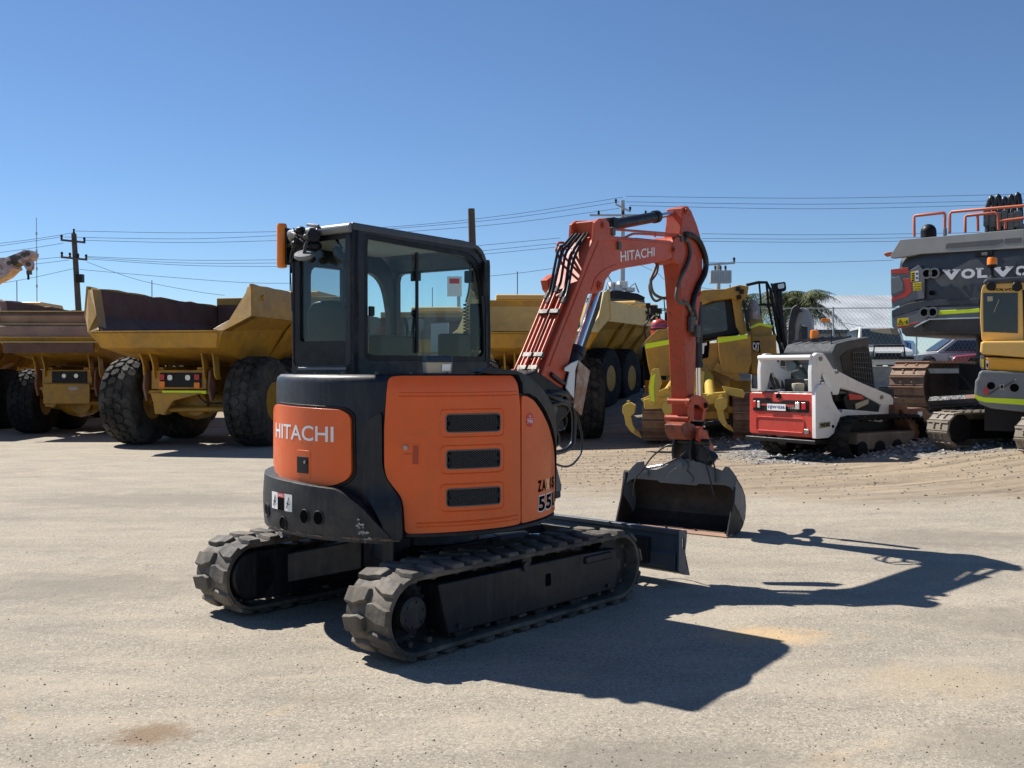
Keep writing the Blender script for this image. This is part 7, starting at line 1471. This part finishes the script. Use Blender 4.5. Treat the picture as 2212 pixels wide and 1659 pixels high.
# queen palm behind the bulldozer
def palm(u, v, Y, label, hgt, nf, seed, spread=2.2):
    p = atY(u, v, Y); z0 = gz(p.x, p.y); o = thing('palm_tree', (p.x, p.y, z0), label, 'palm tree', 'palm trees behind the bulldozer'); h = p.z-z0; rg = random.Random(seed)
    mb = MB(); mb.tube([(0, 0, -.2), (.1, 0, h*.5), (0, 0, h)], [.22, .17, .15], 10); mb.build('trunk', M['timber'], o, smooth=60)
    mb = MB()
    for k in range(nf):
        az = 2*math.pi*k/nf*2.4+rg.uniform(-.3, .3); up = rg.uniform(-.15, 1.25); L_ = spread*rg.uniform(.75, 1.1); P_ = []
        for i in range(13):
            t = i/12; r_ = L_*t*math.cos(up*(1-t*.5)) ; z = L_*(t*math.sin(up)-.8*t*t*(.7+.5*math.cos(up))); P_.append(Vector((r_*math.cos(az), r_*math.sin(az), h+z)))
        mb.tube(P_, [.03*(1-i/14) for i in range(13)], 4)
        for i in range(2, 13):
            for q in range(3):
                if i == 12 and q: continue
                a_ = P_[i].lerp(P_[i-1], q/3); d = (P_[min(i+1, 12)]-P_[i-1]).normalized(); sd = d.cross(Vector((0, 0, 1))).normalized(); ll = .62*math.sin(math.pi*min(1, i/13+.12))+.12
                for s_ in (-1, 1):
                    e = a_+sd*s_*ll*.75+d*ll*.35+Vector((0, 0, -ll*rg.uniform(.3, .95))); m_ = a_.lerp(e, .5)+Vector((0, 0, .06)); w2 = d*.017
                    mb.add([a_-w2, a_+w2, m_+w2, m_-w2, e], [(0, 1, 2, 3), (3, 2, 4)])
    mb.build('crown', M['leaf'], o, smooth=0, weld=False); return o
def leafm():
    m, t, P, L = nodes('palm leaf'); g = t.nodes.new('ShaderNodeNewGeometry'); L(ramp(t, L, g.outputs['Random Per Island'], [(0, (.03, .045, .015)), (.7, (.075, .10, .035)), (1, (.20, .19, .09))]), P.inputs['Base Color']); P.inputs['Roughness'].default_value = .7; P.inputs['Specular IOR Level'].default_value = .15; return m
M['leaf'] = leafm()
palm(1722, 662, 46, 'green palm crown right of the bulldozer light box, nearer the shed', 6, 30, 3, 2.3)
palm(1690, 650, 52, 'green palm crown partly behind the bulldozer hand rails', 7, 26, 5, 2.1)
palm(1600, 655, 58, 'palm mostly hidden behind the bulldozer cab', 7, 20, 7, 2.0)
# dark excavator boom behind the bulldozer
GE = Fr(10.2, 33, 60); ge = thing('distant_excavator', GE, 'grey excavator with folded boom between bulldozer and palm', 'excavator')
gp = lambda pts, m, name, c=0, th=.35, par=None: panel(GE, pts, 'x', c, th, m, name, par or ge, .02)
gp([(1706, 745), (1712, 700), (1722, 672), (1732, 664), (1742, 668), (1752, 690), (1757, 745), (1745, 745), (1744, 706), (1727, 700), (1720, 716), (1716, 745)], 'grey_light', 'boom')
gp([(1731, 704), (1744, 706), (1746, 745), (1733, 745)], 'grey_dark', 'arm', .1, .3)
for k in range(5): rod(GE, [(1703+k*3, 745), (1705+k*3, 700), (1712+k*3, 668+k*2), (1722+k*3, 660+k*3)], 'x', -.1, .03, 'hose_grey', 'boom_hose', ge, 6, 5)
gp([(1700, 738), (1762, 738), (1760, 790), (1702, 790)], 'grey', 'house', .2, 1.5); mb = MB()
for y in (.9, -.9): steel_track(ge, y, .5, 1.4, .35, .42, 40, 'track_grey', x0=.5)
# building and truck tops behind the dump trucks (seen through and over them)
tk = Fr(5.3, 46, 10); ft = thing('truck_body_lift', tk, 'black roofed unit with pale crane gear behind the numbered dump truck', 'truck')
panel(tk, [(1300, 640), (1320, 634), (1392, 642), (1398, 690), (1400, 742), (1302, 742)], 'y', 0, 3, 'grey_dark', 'box_body', ft, .03); panel(tk, [(1302, 634), (1330, 627), (1378, 634), (1394, 642), (1392, 648), (1302, 642)], 'y', -.1, 3, 'black', 'roof', ft, .03)
for (u, v, w_, h_) in ((1330, 622, .5, .3), (1344, 616, .4, .35), (1322, 616, .25, .25), (1360, 626, .4, .2)): mb = MB(); mb.box(tk.px(u, v, 'y', .5), (w_, .5, h_)); mb.build('roof_equipment', M['white'], ft, bevel=.03)
for P_ in ([(1308, 628), (1312, 610), (1318, 626)], [(1312, 592), (1322, 612), (1330, 622)], [(1360, 620), (1372, 612), (1380, 632)]): rod(tk, P_, 'y', .5, .035, 'galv', 'railing', ft)
rod(tk, [(1320, 742), (1320, 800)], 'y', 1, .3, 'black', 'leg', ft)
# vehicles beyond the barrier
def car(x, y, yaw, label, col, L_=4.6, w_=1.85, h=1.45, kind='car', z=None):
    f = Fr(x, y, yaw, z); c = thing('parked_car', f, label, 'car', 'vehicles parked beyond the concrete barriers'); m_ = paint('car paint '+label[:12], col, .25, var=.03, coat=.4); M['carx'] = m_
    hb = h*.56; hw = w_/2
    pr = [(-L_/2, .35), (-L_/2, hb*.95), (-L_/2+.1, hb), (L_*.20, hb), (L_*.47, hb*.86), (L_/2, hb*.7), (L_/2, .35)]
    mb = MB(); mb.prism([(a, -hw, b) for a, b in pr], (0, w_, 0)); b_ = mb.build('body', m_, c, bevel=.07, seg=3)
    if kind == 'wagon': top = [(-L_*.47, hb), (-L_*.44, h*.96), (-L_*.38, h), (L_*.06, h), (L_*.10, h*.97), (L_*.22, hb)]
    else: top = [(-L_*.42, hb), (-L_*.26, h), (L_*.05, h), (L_*.24, hb)]
    mb = MB(); n = len(top); lo = [(a, -hw*.97, b) for a, b in top]; A = [(a, -hw*(.97 if b <= hb else .80), b) for a, b in top]; B = [(a, hw*(.97 if b <= hb else .80), b) for a, b in top]
    mb.add(A+B, [tuple(range(n)), tuple(range(n, 2*n))]+[(i, (i+1) % n, n+(i+1) % n, n+i) for i in range(n)]); cb_ = mb.build('cabin', m_, c, bevel=.05)
    mb = MB(); k = .9
    def sc(a, b): return (a*1.0, b)
    x1 = [t for t in top if t[1] > hb][-1]; x2 = top[-1]; wsx = lambda t, y: (x2[0]+(x1[0]-x2[0])*t+.03, y, hb+(x1[1]-hb)*t+.02)
    mb.prism([wsx(.1, -hw*.82), wsx(.1, hw*.82), wsx(.9, hw*.72), wsx(.9, -hw*.72)], (.02, 0, .01)); mb.build('windscreen', M['vehicle_glass'], cb_)
    x1 = [t for t in top if t[1] > hb][0]; x2 = top[0]; ws2 = lambda t, y: (x2[0]+(x1[0]-x2[0])*t-.03, y, hb+(x1[1]-hb)*t+.02)
    mb = MB(); mb.prism([ws2(.15, -hw*.8), ws2(.15, hw*.8), ws2(.88, hw*.7), ws2(.88, -hw*.7)], (-.02, 0, .01)); mb.build('rear_window', M['vehicle_glass'], cb_)
    for s_ in (-1, 1):
        mb = MB(); P_ = [(top[0][0]+.3, s_*hw*.965, hb+.04), (top[-1][0]-.3, s_*hw*.965, hb+.04), (x1[0]*0+[t for t in top if t[1] > hb*1.2][-1][0]-.05, s_*hw*.835, h-.12), ([t for t in top if t[1] > hb*1.2][0][0]+.1, s_*hw*.835, h-.12)]; mb.prism(P_, (0, s_*.03, 0)); mb.build('side_window', M['vehicle_glass'], cb_)
        mb = MB(); mb.box((L_*.487, s_*hw*.68, hb*.72), (.12, hw*.42, .16)); mb.build('headlight', M['clear_lens'], b_, bevel=.02)
        mb = MB(); mb.box((-L_*.495, s_*hw*.78, hb*.78), (.08, hw*.25, .2)); mb.build('tail_light', M['red_lens'], b_, bevel=.02)
        for xw in (-L_*.30, L_*.31):
            mb = MB(); mb.lathe([(.2, -.1), (.33, -.1), (.34, 0), (.33, .1), (.2, .1)], (xw, s_*(hw-.10), .34), (0, 1, 0), 20); w2 = mb.build('wheel', M['tyre'], c); mb = MB(); mb.lathe([(0, .09), (.2, .10), (.2, .0)], (xw, s_*(hw-.10), .34), (0, s_, 0), 14); mb.build('rim', M['galv'], w2)
    mb = MB(); mb.box((L_*.497, 0, hb*.66), (.06, w_*.5, .2)); mb.build('grille', M['black'], b_)
    if kind == 'wagon': mb = MB(); mb.box((L_*.52, 0, .62), (.12, w_*.95, .12)); mb.tube([(L_*.53, -.6, .6), (L_*.53, -.55, 1.1), (L_*.53, .55, 1.1), (L_*.53, .6, .6)], .04, 8); mb.build('bull_bar', M['black'], c)
    return c
car(15.2, 41.5, -100, 'white four wheel drive with a bull bar beyond the concrete barrier', (.62, .62, .60), 4.9, 1.95, 1.95, 'wagon', 1.45)
car(17.6, 46, -120, 'small blue car right of the white four wheel drive', (.06, .16, .40), z=1.5)
car(19.6, 44, 175, 'silver car seen under the large grey excavator', (.42, .42, .42), z=1.55)
car(20.8, 41.5, 160, 'dark red car at the right under the grey excavator', (.30, .04, .05), z=1.5)
# concrete barriers
BA = []
def barrier(x, y, yaw, label):
    f = Fr(x, y, yaw); o = thing('concrete_barrier', f, label, 'barrier', 'concrete barriers along the far side of the yard'); mb = MB(); mb.prism([(-1.9, -.32, 0), (-1.9, .32, 0), (-1.9, .32, .2), (-1.9, .20, .34), (-1.9, .16, .92), (-1.9, -.16, .92), (-1.9, -.20, .34), (-1.9, -.32, .2)], (3.8, 0, 0)); mb.build('block', M['concrete'], o, bevel=.02)
    for x_ in (-1.1, 1.1): mb = MB(); mb.box((x_, -.325, .1), (.4, .02, .1)); mb.build('lifting_slot', M['black_decal'], o)
lbs = ['concrete barrier first to the right of the track loader cab', 'concrete barrier under the large grey excavator', 'concrete barrier beside the yellow excavator', 'concrete barrier behind the yellow excavator', 'concrete barrier behind the track loader', 'concrete barrier behind the bulldozer tracks']
for i, (u, lb_) in enumerate(zip((1915, 2020, 2110, 2200, 1810, 1700), lbs)): 
    Yb = 36.5-.0*i; p = atY(u, 797, Yb); barrier(14.7+3.9*(i if i < 4 else 3-i)-.0, 36.5-.25*(i if i < 4 else 3-i), -4, lb_)
# chain link fence
FN = Fr(3, 39.5, -3); fn = thing('chain_link_fence', FN, 'galvanised chain link fence running behind the barriers', 'fence')
mb = MB(); Hf = 2.1; st_ = .16; z0 = .95
for i in range(0, int(32/st_)):
    x = i*st_
    for d in (-1, 1): mb.add([(x-.002, 0, z0), (x+.002, 0, z0), (x+d*Hf*.6+.002, 0, z0+Hf), (x+d*Hf*.6-.002, 0, z0+Hf)], [(0, 1, 2, 3)])
mb.build('wire_mesh', M['galv'], fn, smooth=0, weld=False)
for i in range(11): x = i*3.2; mb = MB(); mb.cyl((x, .03, z0-.8), (x, .03, z0+Hf+.05), .035, n=8); mb.build('post', M['galv'], fn)
mb = MB(); mb.cyl((0, .03, z0+Hf), (32, .03, z0+Hf), .02, n=6); mb.build('top_rail', M['galv'], fn)
# orange windsock like marker by the shed, roadside sign behind the cab
mk = thing('orange_marker', (0, 0, 0), 'small orange marker hanging between the palm and the shed roof', 'marker'); p = atY(1783, 692, 44); mk.location = p; mb = MB(); mb.tube([(-.17, 0, .02), (.17, 0, -.01)], [.07, .09], 12); mb.build('sleeve', M['orange_lens'], mk, smooth=50); mb = MB(); mb.cyl((.15, 0, 0), (3.2, .3, -.5), .01, n=4); mb.build('cord', M['wire'], mk)
sg = thing('advertising_sign', (-.0, 0, 0), 'white and red sign board seen through the side window of the orange excavator cab', 'sign'); a = atY(966, 597, 44); b = atY(1002, 640, 44); sg.location = (a.x, 44, 0)
mb = MB(); mb.box2((0, 0, b.z), (b.x-a.x-.1, .15, a.z)); sb_ = mb.build('board', M['white_decal'], sg); mb = MB(); mb.box2((.1, -.01, a.z-.32), (b.x-a.x-.2, 0, a.z-.1)); mb.build('red_band', M['red_decal'], sb_)
mb = MB(); mb.cyl((.5, .08, 0), (.5, .08, b.z), .08, n=8); mb.build('post', M['galv'], sg)
# low cover far away: hills and scrub on the horizon
mb = MB(); rg = random.Random(2); n = 80
for i in range(n):
    x0 = -900+1800*i/n; x1 = x0+1800/n; h0 = 9+6*math.sin(i*.4)+3*math.sin(i*1.1); h1 = 9+6*math.sin((i+1)*.4)+3*math.sin((i+1)*1.1); mb.add([(x0, 900, -1), (x1, 900, -1), (x1, 960, h1), (x0, 960, h0), (x0, 1100, -1), (x1, 1100, -1)], [(0, 1, 2, 3), (3, 2, 5, 4)])
M['hill'] = paint('wooded hills', (.09, .11, .09), .9, var=.2); tag(mb.build('hills', M['hill']), kind='structure')
def scrubm():
    m, t, P, L = nodes('scrub leaf'); g = t.nodes.new('ShaderNodeNewGeometry'); L(ramp(t, L, g.outputs['Random Per Island'], [(0, (.03, .045, .018)), (1, (.09, .11, .045))]), P.inputs['Base Color']); P.inputs['Roughness'].default_value = .6; return m
M['scrub'] = scrubm()
mb = MB(); rg = random.Random(9)
for k in range(5200):
    x = rg.uniform(-95, 110); y = 112+rg.uniform(0, 6); hh_ = 2.6+1.5*math.sin(x*.23)+1.0*math.sin(x*.71); z = rg.uniform(.2, max(.6, hh_)); s_ = rg.uniform(.25, .6); v = [Vector((rg.uniform(-1, 1), rg.uniform(-1, 1), rg.uniform(-1, 1)))*s_ for _ in range(3)]; mb.add([Vector((x, y, z))+q for q in v], [(0, 1, 2)])
tag(mb.build('distant_scrub', M['scrub'], smooth=0, weld=False), 'far line of dark green scrub beyond the yard', 'vegetation', kind='stuff')
